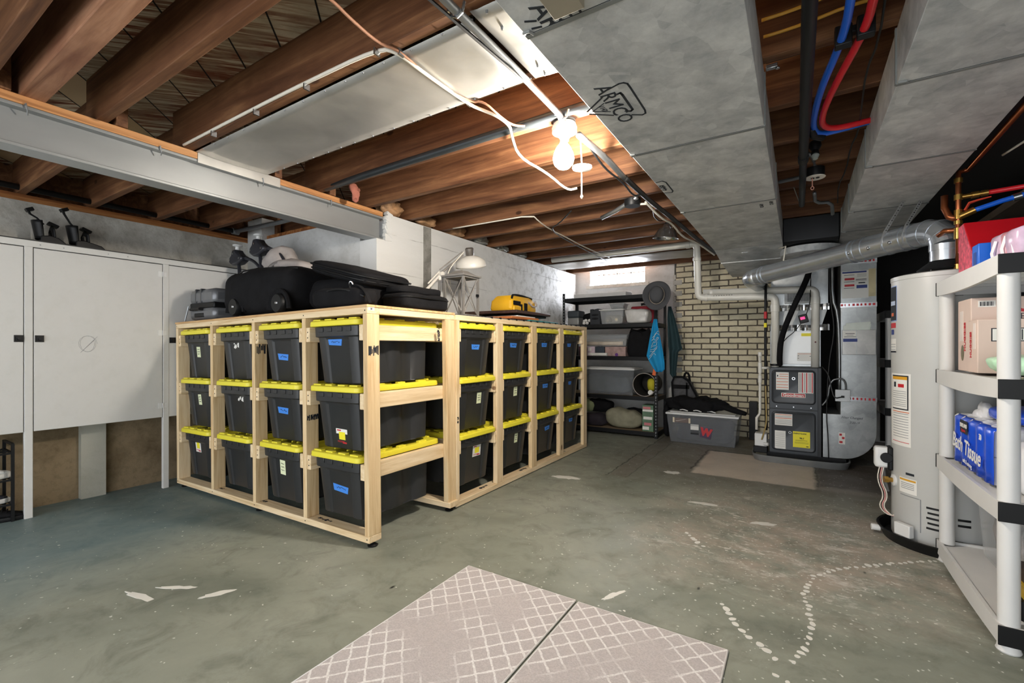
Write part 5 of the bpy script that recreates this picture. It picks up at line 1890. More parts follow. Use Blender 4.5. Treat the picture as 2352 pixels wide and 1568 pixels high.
q.done('crown', felt, th, smooth=True)
q = G()
q.tube([hc + ha * (.103 * 1.1 * math.sin(2 * PI * k / 28)) + hb * (.103 * .85 * math.cos(2 * PI * k / 28)) + hd * .012 for k in range(28)], .006, 6, loop=True)
q.done('hat_band', plain('tan_band', '#8c8377', .7), th)
put('hook', 'black hook under the hat holding the blue towel', 'hook', lambda q: (q.tube([(-1.5, 5.715, 1.6), (-1.5, 5.69, 1.55), (-1.5, 5.69, 1.49)], .012, 8), q.box(-1.52, -1.48, 5.685, 5.7, 1.475, 1.5)), blackplastic)
th = thing('hanging_towel', 'bright blue printed towel hanging from the black shelf corner', 'towel', (-1.49, 5.67, .85))
towm = plain('blue_towel', '#138fc4', .85, 0, .08)
def drape(top, widths, thick, waves, ph):
    """hanging cloth: rows of (z, left x, right x)"""
    q = G()
    rows = []
    n = 20
    for z, a, b in widths:
        rows.append([V((a + (b - a) * i / n, top + thick * math.sin(i / n * PI * waves + ph) * min(1, (widths[0][0] - z) * 6 + .3), z)) for i in range(n + 1)])
    q.rings(rows, False, False)
    return q
drape(5.68, [(1.485, -1.515, -1.475), (1.40, -1.535, -1.465), (1.25, -1.565, -1.435), (1.1, -1.592, -1.405), (1.03, -1.605, -1.395), (.95, -1.565, -1.385), (.87, -1.515, -1.385), (.835, -1.49, -1.42)], .018, 3, .4).done('cloth', towm, th, smooth=True, solid=.004)
q = G()
random.seed(4)
for k in range(9):
    z = 1.28 - .035 * k
    x = -1.52 - .005 * k
    pts = [V((x + .02 * i + random.uniform(-.008, .008), 5.652, z + random.uniform(-.03, .03) + .015 * i)) for i in range(5)]
    q.tube(pts, .002, 5, smooth=1)
q.done('printed_drawing', paper, th)
put('hanging_cloth', 'orange cloth strip showing below the blue towel', 'cloth', lambda q: q.box(-1.53, -1.49, 5.70, 5.708, .79, .9, R=ry(.2)), orange)
th = thing('hanging_towel', 'dark teal cloth hanging beside the brick chimney edge', 'towel', (-1.29, 5.95, .8))
drape(6.0, [(1.66, -1.42, -1.38), (1.5, -1.43, -1.33), (1.3, -1.425, -1.28), (1.15, -1.42, -1.25), (1.12, -1.415, -1.24), (1.08, -1.41, -1.29), (.8, -1.4, -1.32), (.73, -1.35, -1.315)], .02, 3, 1.).done('cloth', plain('dark_teal_cloth', '#223c40', .85, 0, .15), th, smooth=True, solid=.005)

# ---------------------------------------------------------------- smoky bin with bags on it
th = clearbin('clear_bin', 'large smoky clear bin with white lid on the floor by the brick chimney', -1.35, -.575, 5.64, 6.08, .001, .345, whitep, [(plain('dark_sports_stuff', '#3c3e42', .8, 0, .35), lambda q: q.blob((-.96, 5.88, .155), (.31, .16, .14), .35, .05, 5, 3))], clearg, .035)
q = G()
def bf(z):
    return 5.64 + .035 * (1 - z / .335) - .0012
q.box(-1.08, -.99, bf(.2), bf(.2) + .001, .17, .235)
q.done('paper_label', paper, th)
G().box(-1.08, -.99, bf(.12), bf(.12) + .001, .115, .16).done('printed_label', blackm, th)
G().box(-.97, -.85, bf(.15) - .003, bf(.15) - .001, .085, .215, R=ry(.16)).done('purple_panel', plain('purple_panel', '#4a3550', .6), th, bevel=.004)
text('red_letter', 'W', .115, redink, th, (-.91, bf(.15) - .0065, .15), (R90, .16, 0), .002, .95, .008)
q = G()
q.box(-1.27, -1.1, bf(.28) , bf(.28) + .001, .245, .30)
q.done('brown_panel', plain('brown_panel', '#6d5f58', .6), th)
q = G()
q.tube([(-1.245, bf(.27) - .002, .265), (-1.225, bf(.27) - .002, .262), (-1.13, bf(.28) - .002, .29)], [.007, .008, .001], 6, smooth=2, flat=.25)
q.done('curved_mark', paper, th)
for x in (-1.28, -1.1):
    G().box(x, x + .02, bf(.28) - .001, bf(.28), .243, .302).done('tape_strip', plain('cream_tape', '#d9cdb4', .6), th)
zl = .001 + .345 * 1.075 + .001
th = thing('backpack', 'black and grey mesh backpack standing on the smoky bin', 'backpack', (-1.2, 5.9, zl))
q = G()
pts = [(-1.33, zl), (-1.345, zl + .33), (-1.32, zl + .395), (-1.22, zl + .4), (-1.15, zl + .35), (-1.06, zl + .18), (-1.01, zl)]
q.prism(pts, 'y', 5.9, 6.06)
q.done('bag', plain('charcoal_mesh', '#4a4a4c', .8, 0, .3, 20), th, bevel=.03)
q = G()
q.tube([V((x, 5.895, z)) for x, z in pts], .012, 8)
q.box(-1.335, -1.14, 5.893, 5.90, zl + .25, zl + .30)
q.box(-1.18, -1.16, 5.893, 5.90, zl + .02, zl + .33)
q.done('straps', blackfab, th)
G().tube([(-1.22, 5.97, zl + .38), (-1.2, 5.96, zl + .45), (-1.16, 5.97, zl + .44), (-1.15, 5.98, zl + .34)], .014, 8, smooth=1).done('carry_handle', blackfab, th)
th = thing('jacket', 'black jacket heaped along the lid of the smoky bin', 'jacket', (-.95, 5.8, zl))
G().blob((-1.04, 5.77, zl + .085), (.31, .11, .085), .7, .075, 9, 6, 48, 26).done('body', blackfab, th, smooth=True)
G().tube([(-.85, 5.77, zl + .11), (-.72, 5.75, zl + .08), (-.6, 5.72, zl + .04), (-.5, 5.70, zl + .02)], [.07, .06, .045, .03], 12, smooth=2, flat=.7).done('sleeve', blackfab, th, smooth=True)
q = G()
for x in (-1.2, -1.05, -.9):
    q.tube([(x, 5.665, zl + .02), (x + .04, 5.652, zl + .03), (x + .09, 5.66, zl + .012)], .006, 6, smooth=1)
done_split(q, 'white_lace', whitep, th)
put('duffel_bag', 'black bag on the floor squeezed between black shelf and smoky bin', 'bag', lambda q: q.blob((-1.415, 5.99, .22), (.04, .14, .21), .6, .02, 7, 3), blackfab, smooth=True)
o = G().box(-.52, -.43, 6.3, 6.40, .002, .47).done('dark_box', blackm, bevel=.004)
tag(o, 'dark narrow box against the brick chimney beside the condensate pump', 'box')

# ---------------------------------------------------------------- furnace
FYF = 5.30
furn = plain('charcoal_furnace_steel', '#363a3e', .42, .25, .06)
furnd = plain('dark_furnace_steel', '#27292c', .42, .25, .06)
th = thing('furnace', 'charcoal gas furnace with stickers and a red name plate', 'furnace', (-.035, FYF + .35, .075))
fx0, fx1 = -.255, .185
G().box(fx0, fx1, FYF, FYF + .72, .075, .94).done('cabinet', furnd, th, bevel=.004)
def panel(x0, x1, z0, z1, ins):
    q = G()
    def rr(a, y):
        r = .035
        P = []
        for cx, cz, a0 in ((x1 - r - a, z0 + r + a, -90), (x1 - r - a, z1 - r - a, 0), (x0 + r + a, z1 - r - a, 90), (x0 + r + a, z0 + r + a, 180)):
            for k in range(5):
                t2 = math.radians(a0 + 22.5 * k)
                P.append(V((cx + r * math.cos(t2), y, cz + r * math.sin(t2))))
        return P
    q.rings([rr(0, FYF), rr(.004, FYF - .012), rr(.012, FYF - .016), rr(.02, FYF - .012)])
    return q


G().box(fx0 + .002, fx1 - .03, FYF - .004, FYF, .525, .935).done('door', furn, th, bevel=.002)
G().box(fx0 + .002, fx1 - .03, FYF - .004, FYF, .085, .52).done('door', furn, th, bevel=.002)
panel(fx0 + .02, fx1 - .045, .575, .915, 0).done('raised_panel', furn, th)
panel(fx0 + .02, fx1 - .045, .108, .50, 0).done('raised_panel', furn, th)
yf = FYF - .0135


def sticker(name, x0, x1, z0, z1, m, y=None, parent=None):
    y = yf if y is None else y
    return G().box(x0, x1, y - .001, y + .003, z0, z1).done(name, m, parent or th)


def bars(parent, rects, m, y=None, name='printed_bars'):
    y = yf if y is None else y
    q = G()
    for x0, x1, z0, z1 in rects:
        q.box(x0, x1, y - .0018, y - .0005, z0, z1)
    if len(rects) < 4:
        return done_split(q, name, m, parent)
    return q.done(name, m, parent)


a = sticker('warning_sticker', -.195, -.085, .715, .89, paper)
bars(a, [(-.165, -.09, .868, .873), (-.165, -.09, .846, .851)] + [(-.19, -.09, z, z + .005) for z in (.822, .793, .762, .735)], orangeink)
bars(a, [(-.186, -.176, .845, .862)], ink)
a = sticker('warning_sticker', -.005, .118, .69, .892, paper)
bars(a, [(x, x + .009, .695, .888) for x in (.025, .06, .105)], redink)
bars(a, [(x, x + .006, .70, .885) for x in (.002, .014, .045, .08, .092)], greyink)
pl = G().box(-.15, .056, yf - .004, yf + .004, .642, .686).done('name_plate', paper, th, bevel=.008)
q = G().box(-.144, .050, yf - .0052, yf, .647, .681)
q.done('red_field', redink, pl, bevel=.006)
text('name_word', 'Goodman', .038, paper, pl, (-.047, yf - .0056, .664), FRONT, .0006, 1.15, .0012)
a = sticker('warning_sticker', -.205, -.055, .36, .475, paper)
bars(a, [(-.2, -.06, .463, .468), (-.2, -.06, .428, .434)], orangeink)
bars(a, [(-.2, -.06, z, z + .003) for z in (.45, .442, .41, .40, .39, .38, .372)], greyink)
a = sticker('wiring_sticker', -.205, -.112, .125, .305, paper)
bars(a, [(-.198, -.12, z, z + .002) for z in (.28, .265, .25, .23, .21, .19, .17, .15)], greyink)
a = sticker('energy_guide', -.05, .092, .155, .31, yellowlab)
text('guide_word', 'ENERGYGUIDE', .018, ink, a, (.008, yf - .0016, .29), FRONT, .0005, .9, .0006)
text('guide_number', '96.1', .022, ink, a, (.025, yf - .0016, .245), FRONT, .0005, 1, .0008)
bars(a, [(-.03, .07, .222, .225), (-.035, .08, .205, .207), (-.035, .08, .195, .197), (.06, .08, .165, .172)], ink)
for x, z, r in ((-.045, .83, .014), (-.075, .295, .013)):
    q = G().cyl((x, yf, z), (x, yf - .006, z), r, n=18)
    q.done('sight_glass', chrome, th)
    G().cyl((x, yf - .003, z), (x, yf - .0065, z), r * .65, n=18).done('sight_hole', blackm, th)
q = G()
for x in (-.19, -.045, .1):
    q.cyl((x, FYF - .004, .547), (x, FYF - .008, .547), .006, n=10)
done_split(q, 'screw', chrome, th)
# pan under the furnace
th = thing('drain_pan', 'shallow grey metal pan under the furnace and return duct', 'pan', (0, 5.5, .03))
q = G()
def ov(s, z):
    P = []
    for k in range(28):
        a = 2 * PI * k / 28
        P.append(V((.0 + .415 * s * math.copysign(abs(math.cos(a)) ** .3, math.cos(a)), 5.62 + .47 * s * math.copysign(abs(math.sin(a)) ** .3, math.sin(a)), z)))
    return P
q.rings([ov(.96, .001), ov(1., .05), ov(1.005, .066), ov(.98, .066), ov(.95, .012)])
q.done('pan', plain('pan_steel', '#8c8f90', .4, .5, .15), th)
o = G().box(-.28, .38, 5.34, 6.04, .013, .0745).done('pad_block', blackm)
tag(o, 'dark pad block under the furnace inside the pan', 'block')
# coil box, transition and plenum over the furnace
th = thing('furnace_coil', 'evaporator coil box with a white front panel on top of the furnace', 'coil box', (-.03, 5.6, .942))
G().box(fx0, fx1, FYF + .17, FYF + .70, .942, 1.33).done('case', galv_dark, th, bevel=.003)
G().prism([(-.165, .965), (.14, .965), (.14, 1.30), (-.12, 1.30), (-.165, 1.255)], 'y', FYF + .155, FYF + .1705).done('front_panel', plain('pearl_panel', '#c9cac8', .35, .25, .03), th, bevel=.003)
yp = FYF + .154
sticker('yellow_sticker', .02, .115, 1.25, 1.28, yellowlab, yp)
a = sticker('white_sticker', -.015, .13, 1.0, 1.085, paper, yp)
bars(a, [(-.01, .12, 1.07, 1.073)], orangeink, yp)
bars(a, [(-.01, .0, 1.05, 1.056), (.09, .12, 1.045, 1.05), (-.01, .0, 1.025, 1.03)], ink, yp)
th = thing('furnace_plenum', 'shiny sheet metal plenum rising from the coil box to the ceiling duct', 'plenum', (-.03, 5.6, 1.333))
q = G()
def rct(x0, x1, y0, y1, z):
    return [V((x0, y0, z)), V((x1, y0, z)), V((x1, y1, z)), V((x0, y1, z))]
q.rings([rct(fx0, fx1, FYF + .17, FYF + .7, 1.333), rct(fx0 + .02, fx1 + .06, FYF + .19, FYF + .7, 1.54)])
q.done('lower_box', galv_dark, th)
q = G()
q.rings([rct(fx0 + .02, fx1 + .06, FYF + .19, FYF + .7, 1.54), rct(fx0 + .0, fx1 + .06, FYF + .19, FYF + .7, 1.955)])
q.done('upper_box', galv_dark, th)
q = G()
random.seed(6)
for z in (1.545, 1.338):
    n = 40
    r1, r2 = [], []
    for i in range(n + 1):
        x = fx0 - .005 + (fx1 - fx0 + .075) * i / n
        yy = FYF + (.183 if z > 1.4 else .163)
        r1.append(V((x, yy - .006 * random.random(), z - .028 - .006 * random.random())))
        r2.append(V((x, yy - .006 * random.random(), z + .024 + .008 * random.random())))
    mid = [(p + q2) / 2 + V((0, -.012 * random.random(), 0)) for p, q2 in zip(r1, r2)]
    q.rings([r1, mid, r2], False, False)
q.done('foil_tape', plain('foil_tape', '#c5c7c8', .22, .95, .1), th, ang=10)
q = G()
q.box(-.125, .11, FYF + .175, FYF + .19, 1.585, 1.75)
q.done('grille_frame', galv_dull, th, bevel=.002)
q = G()
for i in range(22):
    x = -.10 + .2 * i / 21
    q.box(x, x + .004, FYF + .171, FYF + .176, 1.605, 1.735)
q.done('grille_fins', blackduct, th)
# return drop with rounded boot
th = thing('return_duct', 'tall galvanised return duct beside the furnace with a rounded bottom corner', 'duct', (.46, 5.6, .076))
q = G()
rx0, rx1 = .335, .605
R = .27
pts = [(.195, .08), (rx1 - R - .03, .08)]
for k in range(1, 10):
    a = -PI / 2 + PI / 2 * k / 9
    pts.append((rx1 - R + R * math.cos(a) * 1., .08 + R + R * math.sin(a)))
pts += [(rx1, .9), (rx1, 2.045), (rx0, 2.045), (rx0, .50), (.195, .50)]
q.prism(pts, 'y', FYF + .02, FYF + .62)
q.done('duct_body', galv_dark, th, bevel=.002)
yr = FYF + .0185
for z, m in ((1.94, redink), (1.535, redink), (.655, redink)):
    q = G().box(rx0 - .002, rx1 + .002, yr - .0015, yr + .003, z - .02, z + .02)
    s_ = q.done('foil_tape', plain('tape_silver', '#c4c6c9', .25, .8, .1), th)
    random.seed(int(z * 100))
    q = G()
    for k in range(9):
        xa = rx0 + .03 * k
        q.box(xa, xa + .018 * random.uniform(.4, 1.1), yr - .0022, yr, z - .008, z + .012)
    q.done('red_tape_print', m, s_)
a = sticker('service_sheet', .345, .545, 1.60, 1.855, paper, yr)
bars(a, [(.347, .53, 1.835, 1.85)], blueink, yr)
bars(a, [(.365, .44, 1.77, 1.79), (.365, .44, 1.71, 1.73)], redink, yr)
bars(a, [(.36, .44, 1.815, 1.819), (.36, .44, 1.752, 1.756), (.36, .44, 1.692, 1.696), (.45, .53, 1.77, 1.775), (.45, .53, 1.76, 1.763), (.47, .52, 1.735, 1.745)], ink, yr)
bars(a, [(.455, .535, 1.69, 1.72)], blueink, yr)
bars(a, [(.46, .53, 1.8, 1.803), (.46, .53, 1.81, 1.813), (.46, .53, 1.82, 1.823)], greyink, yr)
sticker('stained_sheet', .545, .598, 1.61, 1.865, plain('stained_paper', '#cfc39c', .7, 0, .2), yr)
q = G().box(.345, .597, yr - .025, yr, 1.07, 1.30)
q.done('document_pocket', galv_lit, th, bevel=.002)
G().box(.45, .456, yr - .027, yr - .025, 1.075, 1.30).done('pocket_fold', galv_dark, th)
a = G().box(.352, .46, yr - .0265, yr - .025, 1.19, 1.29).done('service_sticker', paper, th)
q = G().box(.352, .46, yr - .0275, yr - .0265, 1.19, 1.22)
q.done('blue_band', blueink, a)
bars(a, [(.37, .44, 1.265, 1.27), (.38, .43, 1.25, 1.253), (.36, .45, 1.235, 1.239)], ink, yr - .0265)
text('marker_note', 'Filter Changed', .03, ink, th, (.42, yr - .001, .475), FRONT, .0005, .9, 0, .3)
text('marker_note', '2-22-19', .026, ink, th, (.44, yr - .001, .43), FRONT, .0005, .9, 0, .3)
a = sticker('tape_scrap', .32, .37, .22, .33, paper, yr)
bars(a, [(.325, .345, .30, .32), (.345, .365, .27, .29), (.325, .35, .23, .25)], redink, yr)
o = G()
for k, (dx, dz, rt) in enumerate(((0, .0, .08), (.01, .02, -.03), (.02, .04, .05), (-.01, .01, -.06))):
    o.box(.35 + .01 * k, .55 + .005 * k, yr - .022 + .004 * k, yr - .020 + .004 * k, 1.2, 1.335 + .012 * k, R=ry(rt))
o = o.done('documents', plain('pale_green_papers', '#d5ddd6', .7))
tag(o, 'sheaf of white and pale green papers in the duct pocket', 'papers')
o['group'] = 'papers in the duct pocket'
del o['group']
# electrical box on the return duct
th = thing('switch_box', 'grey metal electrical switch box fixed on the return duct', 'switch box', (.345, 5.29, .64))
G().box(.295, .4, yr - .05, yr, .635, .735).done('box', plain('grey_box', '#a5a8aa', .4, .4), th, bevel=.006)
G().box(.29, .405, yr - .054, yr - .05, .63, .74).done('cover', plain('grey_cover', '#b9bcbd', .4, .3), th, bevel=.004)
G().box(.335, .36, yr - .064, yr - .054, .665, .685).done('switch_lever', blackm, th)
G().tube([(.325, yr - .03, .735), (.325, yr - .03, 1.1), (.315, yr - .02, 1.45), (.27, yr - .02, 1.6), (.27, yr - .01, 1.95)], .013, 10, smooth=1).done('conduit', conduitm, th, smooth=True)
G().tube([(.375, yr - .03, .735), (.37, yr - .045, .82), (.33, yr - .05, .85), (.25, yr - .05, .82), (.235, yr - .04, .65), (.19, yr - .03, .58)], .008, 8, smooth=2).done('whip', conduitm, th, smooth=True)
G().tube([(.34, yr - .06, .672), (.28, yr - .07, .655), (.26, yr - .06, .75), (.24, yr - .05, .88), (.19, yr - .01, .95)], .006, 6, smooth=2).done('cord', cableb, th)
o = G().tube([(.24, 5.28, 2.0), (.25, 5.27, 1.6), (.29, 5.27, 1.3), (.24, 5.27, 1.0), (.22, 5.27, .5), (.235, 5.27, .3), (.24, 5.27, .078)], .005, 6, smooth=2).done('cable', cableb, smooth=True)
tag(o, 'thin black thermostat cable hanging between furnace and return duct', 'cable')

# ---------------------------------------------------------------- white plastic furnace pipes
def pvcpipe(name, label, pts, r, rings_):
    t0 = thing(name, label, 'pipe', pts[0])
    P = [V(p) for p in pts]
    path = [P[0]]
    for i in range(1, len(P) - 1):
        d0 = (P[i - 1] - P[i]).normalized()
        d1 = (P[i + 1] - P[i]).normalized()
        k = r * 1.6
        for u in range(6):
            f = u / 5
            path.append(P[i] + d0 * k * (1 - f) ** 2 + d1 * k * f ** 2)
    path.append(P[-1])
    G().tube(path, r, 16).done('pipe', pvc, t0, smooth=True)
    for a, b in rings_:
        G().cyl(a, b, r * 1.16, n=18).done('coupling', pvc, t0, bevel=.002)
    return t0


ya, yb = 5.345, 5.425
pa = pvcpipe('exhaust_pipe', 'white plastic pipe running from furnace across the bricks and up to the ceiling, front one', [(-.205, ya, .935), (-.205, ya, 1.655), (-.94, ya, 1.685), (-.94, 5.26, 2.265), (-2.7, 5.26, 2.267)], .036,
             [((-.205, ya, 1.5), (-.205, ya, 1.575)), ((-.205, ya, .955), (-.205, ya, .975)), ((-.285, ya, 1.658), (-.26, ya, 1.657)), ((-.87, ya, 1.682), (-.84, ya, 1.681)), ((-.94, 5.27, 2.08), (-.94, 5.268, 2.115)), ((-1.01, 5.26, 2.265), (-1.05, 5.26, 2.265))])
bars(pa, [(-.78 + .025 * k, -.77 + .025 * k, 1.69, 1.695) for k in range(8)], ink, ya - .0355, 'pipe_print')
G().lathe([(.038, 0), (.046, .004), (.046, .02), (.038, .024)], (-.205, ya, .95), 20).done('rubber_clamp', blackplastic, pa)
pb = pvcpipe('intake_pipe', 'white plastic pipe running from furnace along the bricks behind the other one', [(.138, yb, .94), (.138, yb, 1.715), (-.9, yb, 1.745)], .036,
             [((.138, yb, 1.57), (.138, yb, 1.64)), ((.05, yb, 1.717), (.02, yb, 1.718)), ((-.83, yb, 1.743), (-.80, yb, 1.742))])
G().cyl((.138, yb - .0365, 1.19), (.138, yb - .035, 1.19), .008, n=10).done('hole_mark', plain('maroon_mark', '#5a1f25', .6), pb)
bars(pb, [(-.33 + .02 * k, -.32 + .02 * k, 1.735, 1.75) for k in range(3)], ink, yb - .036, 'pipe_print')
# thin condensate pipe and pump
th = thing('condensate_pipe', 'thin white plastic drain pipe standing beside the furnace', 'pipe', (-.33, 5.25, .33))
q = G().tube([(-.335, 5.26, 1.09), (-.335, 5.26, .47), (-.365, 5.26, .42), (-.365, 5.26, .3)], .013, 10)
q.tube([(-.335, 5.26, .93), (-.285, 5.27, .93), (-.25, 5.3, .93)], .013, 10)
q.done('pipe', pvc, th, smooth=True)
q = G()
for a, b in ((.88, .98), (.78, .85), (1.05, 1.09)):
    q.cyl((-.335, 5.26, a), (-.335, 5.26, b), .019, n=14)
done_split(q, 'fitting', pvc, th)
th = thing('condensate_pump', 'small white condensate pump in the pan beside the furnace', 'pump', (-.325, 5.33, .07))
G().box(-.395, -.27, 5.27, 5.40, .0665, .13).done('tank', blackplastic, th, bevel=.006)
G().box(-.385, -.275, 5.275, 5.395, .131, .26).done('housing', whitep, th, bevel=.008)
G().cyl((-.30, 5.275, .16), (-.26, 5.26, .16), .016).done('outlet', whitep, th)
G().tube([(-.32, 5.268, .2), (-.3, 5.255, .27), (-.275, 5.25, .38), (-.28, 5.25, .55), (-.285, 5.26, .75)], .007, 8, smooth=2).done('hose', plain('yellow_hose', '#a8925a', .3), th, smooth=True)
th = thing('gas_line', 'black flexible gas line with red and yellow tags beside the furnace', 'pipe', (-.29, 5.26, .3))
G().tube([(-.285, 5.32, 2.0), (-.287, 5.29, 1.6), (-.288, 5.28, 1.2), (-.285, 5.28, .6), (-.28, 5.28, .30)], .012, 10).done('pipe', blackm, th, smooth=True)
G().cyl((-.2875, 5.286, 1.43), (-.2875, 5.286, 1.50), .015).done('red_tag', redink, th)
G().cyl((-.288, 5.283, 1.34), (-.288, 5.283, 1.385), .0145).done('yellow_tag', yellowlab, th)
th = thing('refrigerant_line', 'thick black foam-covered line slanting down in front of the coil box', 'pipe', (0, 5.2, 1))
G().tube([(.10, 5.36, 1.95), (.06, 5.27, 1.78), (-.06, 5.25, 1.5), (-.15, 5.27, 1.24), (-.165, 5.29, 1.05), (-.163, 5.33, .96)], .026, 12, smooth=2).done('insulation', blackfab, th, smooth=True)
th = thing('float_switch', 'small black float switch box with a red light hanging before the coil box', 'switch', (.04, 5.27, 1.4))
R0 = ry(-.25)
G().box(.0, .075, 5.27, 5.30, 1.375, 1.46, R=R0).done('box', blackplastic, th, bevel=.006)
G().box(.012, .05, 5.267, 5.27, 1.41, 1.435, R=R0).done('red_light', emit('pink_lamp', '#ff3a7a', .6), th)
G().tube([(.06, 5.285, 1.46), (.09, 5.3, 1.55), (.1, 5.42, 1.75), (.1, 5.45, 1.95)], .004, 6, smooth=1).done('cord', cableb, th)
G().tube([(.02, 5.285, 1.38), (-.03, 5.34, 1.3), (-.12, 5.37, 1.22), (-.15, 5.4, 1.15)], .004, 6, smooth=1).done('cord', cableb, th)

# ---------------------------------------------------------------- flue pipe from water heater to chimney
WC = V((.727, 3.577, 0))
th = thing('flue_pipe', 'shiny galvanised flue pipe from the water heater towards the brick chimney', 'flue pipe', (WC.x, WC.y, 1.6))
ZF = 1.84
fr = .077
G().lathe([(fr, 1.635), (fr, 1.70)], (WC.x, WC.y, 0), 28, cap=False).done('riser', galv_pipe, th)
G().lathe([(fr + .004, 1.70), (fr + .004, 1.735)], (WC.x, WC.y, 0), 28).done('riser_band', galv_pipe, th)
end = V((-.31, 4.70, 1.785))
p2 = V((.62, 3.78, ZF))
p1 = V((WC.x, WC.y, 1.735))
corner = V((WC.x - .0, WC.y, ZF + .005))
q = G()
els = []
for k in range(5):
    f = k / 4
    els.append(p1 * (1 - f) ** 2 + corner * (2 * f * (1 - f)) + p2 * f ** 2)
q.tube(els, fr, 28)
q.done('elbow', galv_pipe, th, ang=8)
q = G()
for e0, e1 in zip(els, els[1:]):
    pass
for k in range(1, 4):
    d = (els[k + 1] - els[k - 1]).normalized()
    q.cyl(els[k] - d * .004, els[k] + d * .004, fr * 1.03, n=28)
done_split(q, 'elbow_seam', galv_pipe, th)
d = (end - p2).normalized()
L = (end - p2).length
G().cyl(p2, p2 + d * .36, fr * 1.02, n=28).done('pipe_section', galv_pipe, th)
G().cyl(p2 + d * .34, end, fr * .98, n=28).done('pipe_section', galv_pipe, th)
q = G()
for u in (.0, .05, .15, .3, .36, .40):
    q.cyl(p2 + d * u, p2 + d * (u + .014), fr * 1.07, n=28)
for u in (L - .1, L - .06):
    q.cyl(p2 + d * u, p2 + d * (u + .014), fr * 1.05, n=28)
done_split(q, 'band', galv_pipe, th)
q = G()
pts = [end, end + d * .05, end + d * .1 + V((0, .04, .0)), end + d * .13 + V((.02, .12, .0)), V((end.x - .05, 5.2, 1.79)), V((-.36, FY + .02, 1.83))]
q.tube(pts, fr * .97, 24)
q.done('end_elbow', galv_pipe, th, smooth=True)
q = G()
for u in (.1, .24, .38):
    c = p2 + d * u
    nrm = V((-.533, -.846, .1)).cross(d).cross(d) if False else (V((-c.x, -c.y, 1.14 - c.z)) - d * V((-c.x, -c.y, 1.14 - c.z)).dot(d)).normalized()
    q.sph(c + nrm * fr * 1.03, .011, 10, 6)
done_split(q, 'screw', chrome, th)
for (u, top) in ((.03, V((.64, 3.74, 2.046))), (.16, V((.55, 3.68, 2.046)))):
    c = p2 + d * u
    t0 = thing('hanger_strap', 'perforated metal strap holding the flue pipe, %s one' % ('right' if u < .1 else 'left'), 'strap', top)
    q = G()
    bot = c + V((-.03, -.06, .06))
    ax = (bot - top).normalized()
    sd = V((.846, .533, 0))
    sd = (sd - ax * sd.dot(ax)).normalized()
    n2 = ax.cross(sd)
    w2 = .011
    q.rings([[p + sd * w2 + n2 * .001, p - sd * w2 + n2 * .001, p - sd * w2 - n2 * .001, p + sd * w2 - n2 * .001] for p in (top, bot, c + V((-.045, -.065, 0)), c + V((-.04, -.05, -.05)))])
    q.done('strap', galv_lit, t0)
    q = G()
    for k in range(12):
        p = top.lerp(bot, (k + .6) / 12.5)
        q.cyl(p - n2 * .0016, p + n2 * .0016, .0042 if k % 2 else .0026, n=8)
    done_split(q, 'strap_hole', blackm, t0)
G().tube([end - d * .28 + V((0, 0, .076)), end - d * .26 + V((.03, .0, .2)), end - d * .2 + V((.0, .2, .235))], .006, 6).done('hanger_wire', cablew, th)

# ---------------------------------------------------------------- water heater
whm = plain('heater_enamel', '#bfc0bd', .35, 0, .02)
r0 = .25
th = thing('water_heater', 'tall pale grey gas water heater with warning stickers standing in a black pan', 'water heater', (WC.x, WC.y, .02))
q = G()
q.lathe([(.10, .02), (r0 - .004, .02), (r0, .03), (r0, 1.53), (r0 + .003, 1.533), (r0 + .003, 1.555), (r0 - .02, 1.562), (.12, 1.566)], (WC.x, WC.y, 0), 72)
q.done('tank', whm, th, ang=25)


def cpatch(name, a0, a1, z0, z1, m, parent=None, r=None, th_=.0012, n=10):
    r = r or r0
    q = G()
    A = [math.radians(a0 + (a1 - a0) * i / n) for i in range(n + 1)]
    out = []
    for rr_ in (r - .001, r + th_):
        for z in (z0, z1):
            out.append([V((WC.x + rr_ * math.cos(a), WC.y + rr_ * math.sin(a), z)) for a in A])
    q.rings([out[0], out[1], out[3], out[2]], False, False, True)
    return q.done(name, m, parent or th)


s1 = cpatch('warning_sticker', -177, -138, .565, .985, paper)
s2 = cpatch('warning_panel', -171, -141, .775, .975, ink, s1, r0 + .0012)
cpatch('panel_face', -169.5, -142.5, .782, .968, paper, s2, r0 + .0024)
cpatch('orange_band', -169.5, -142.5, .95, .968, plain('amber_print', '#d9a02c', .5), s2, r0 + .003)
cpatch('red_flame', -157, -147, .905, .925, redink, s2, r0 + .003)
cpatch('black_figure', -166, -161, .905, .935, ink, s2, r0 + .003)
for z in (.88, .868, .856, .844, .83, .818, .806, .796):
    cpatch('text_lines', -168, -144, z, z + .003, greyink, s2, r0 + .003)
for z in (.75, .735, .72, .705, .69, .675, .66, .645, .63, .615):
    cpatch('text_lines', -169, -141, z, z + .003, greyink, s1, r0 + .0012)
cpatch('orange_lines', -170, -140, .76, .764, orangeink, s1, r0 + .0012)
cpatch('orange_lines', -170, -140, .585, .588, redink, s1, r0 + .0012)
s1 = cpatch('brand_sticker', -184, -162, 1.30, 1.50, ink)
cpatch('blue_rim', -185, -161, 1.295, 1.505, plain('pale_blue_rim', '#7f9bd0', .5), s1, r0 - .0004, .0008)
cpatch('sticker_word', -180, -164, 1.39, 1.415, plain('pale_word', '#b9c9e0', .5), s1, r0 + .0012)
cpatch('orange_print', -176, -168, 1.325, 1.345, orangeink, s1, r0 + .0012)
cpatch('red_sticker', -182, -163, 1.255, 1.285, redink)
cpatch('blue_sticker', -178, -168, 1.215, 1.245, blueink)
s1 = cpatch('energy_sticker', -182, -162, 1.11, 1.19, paper)
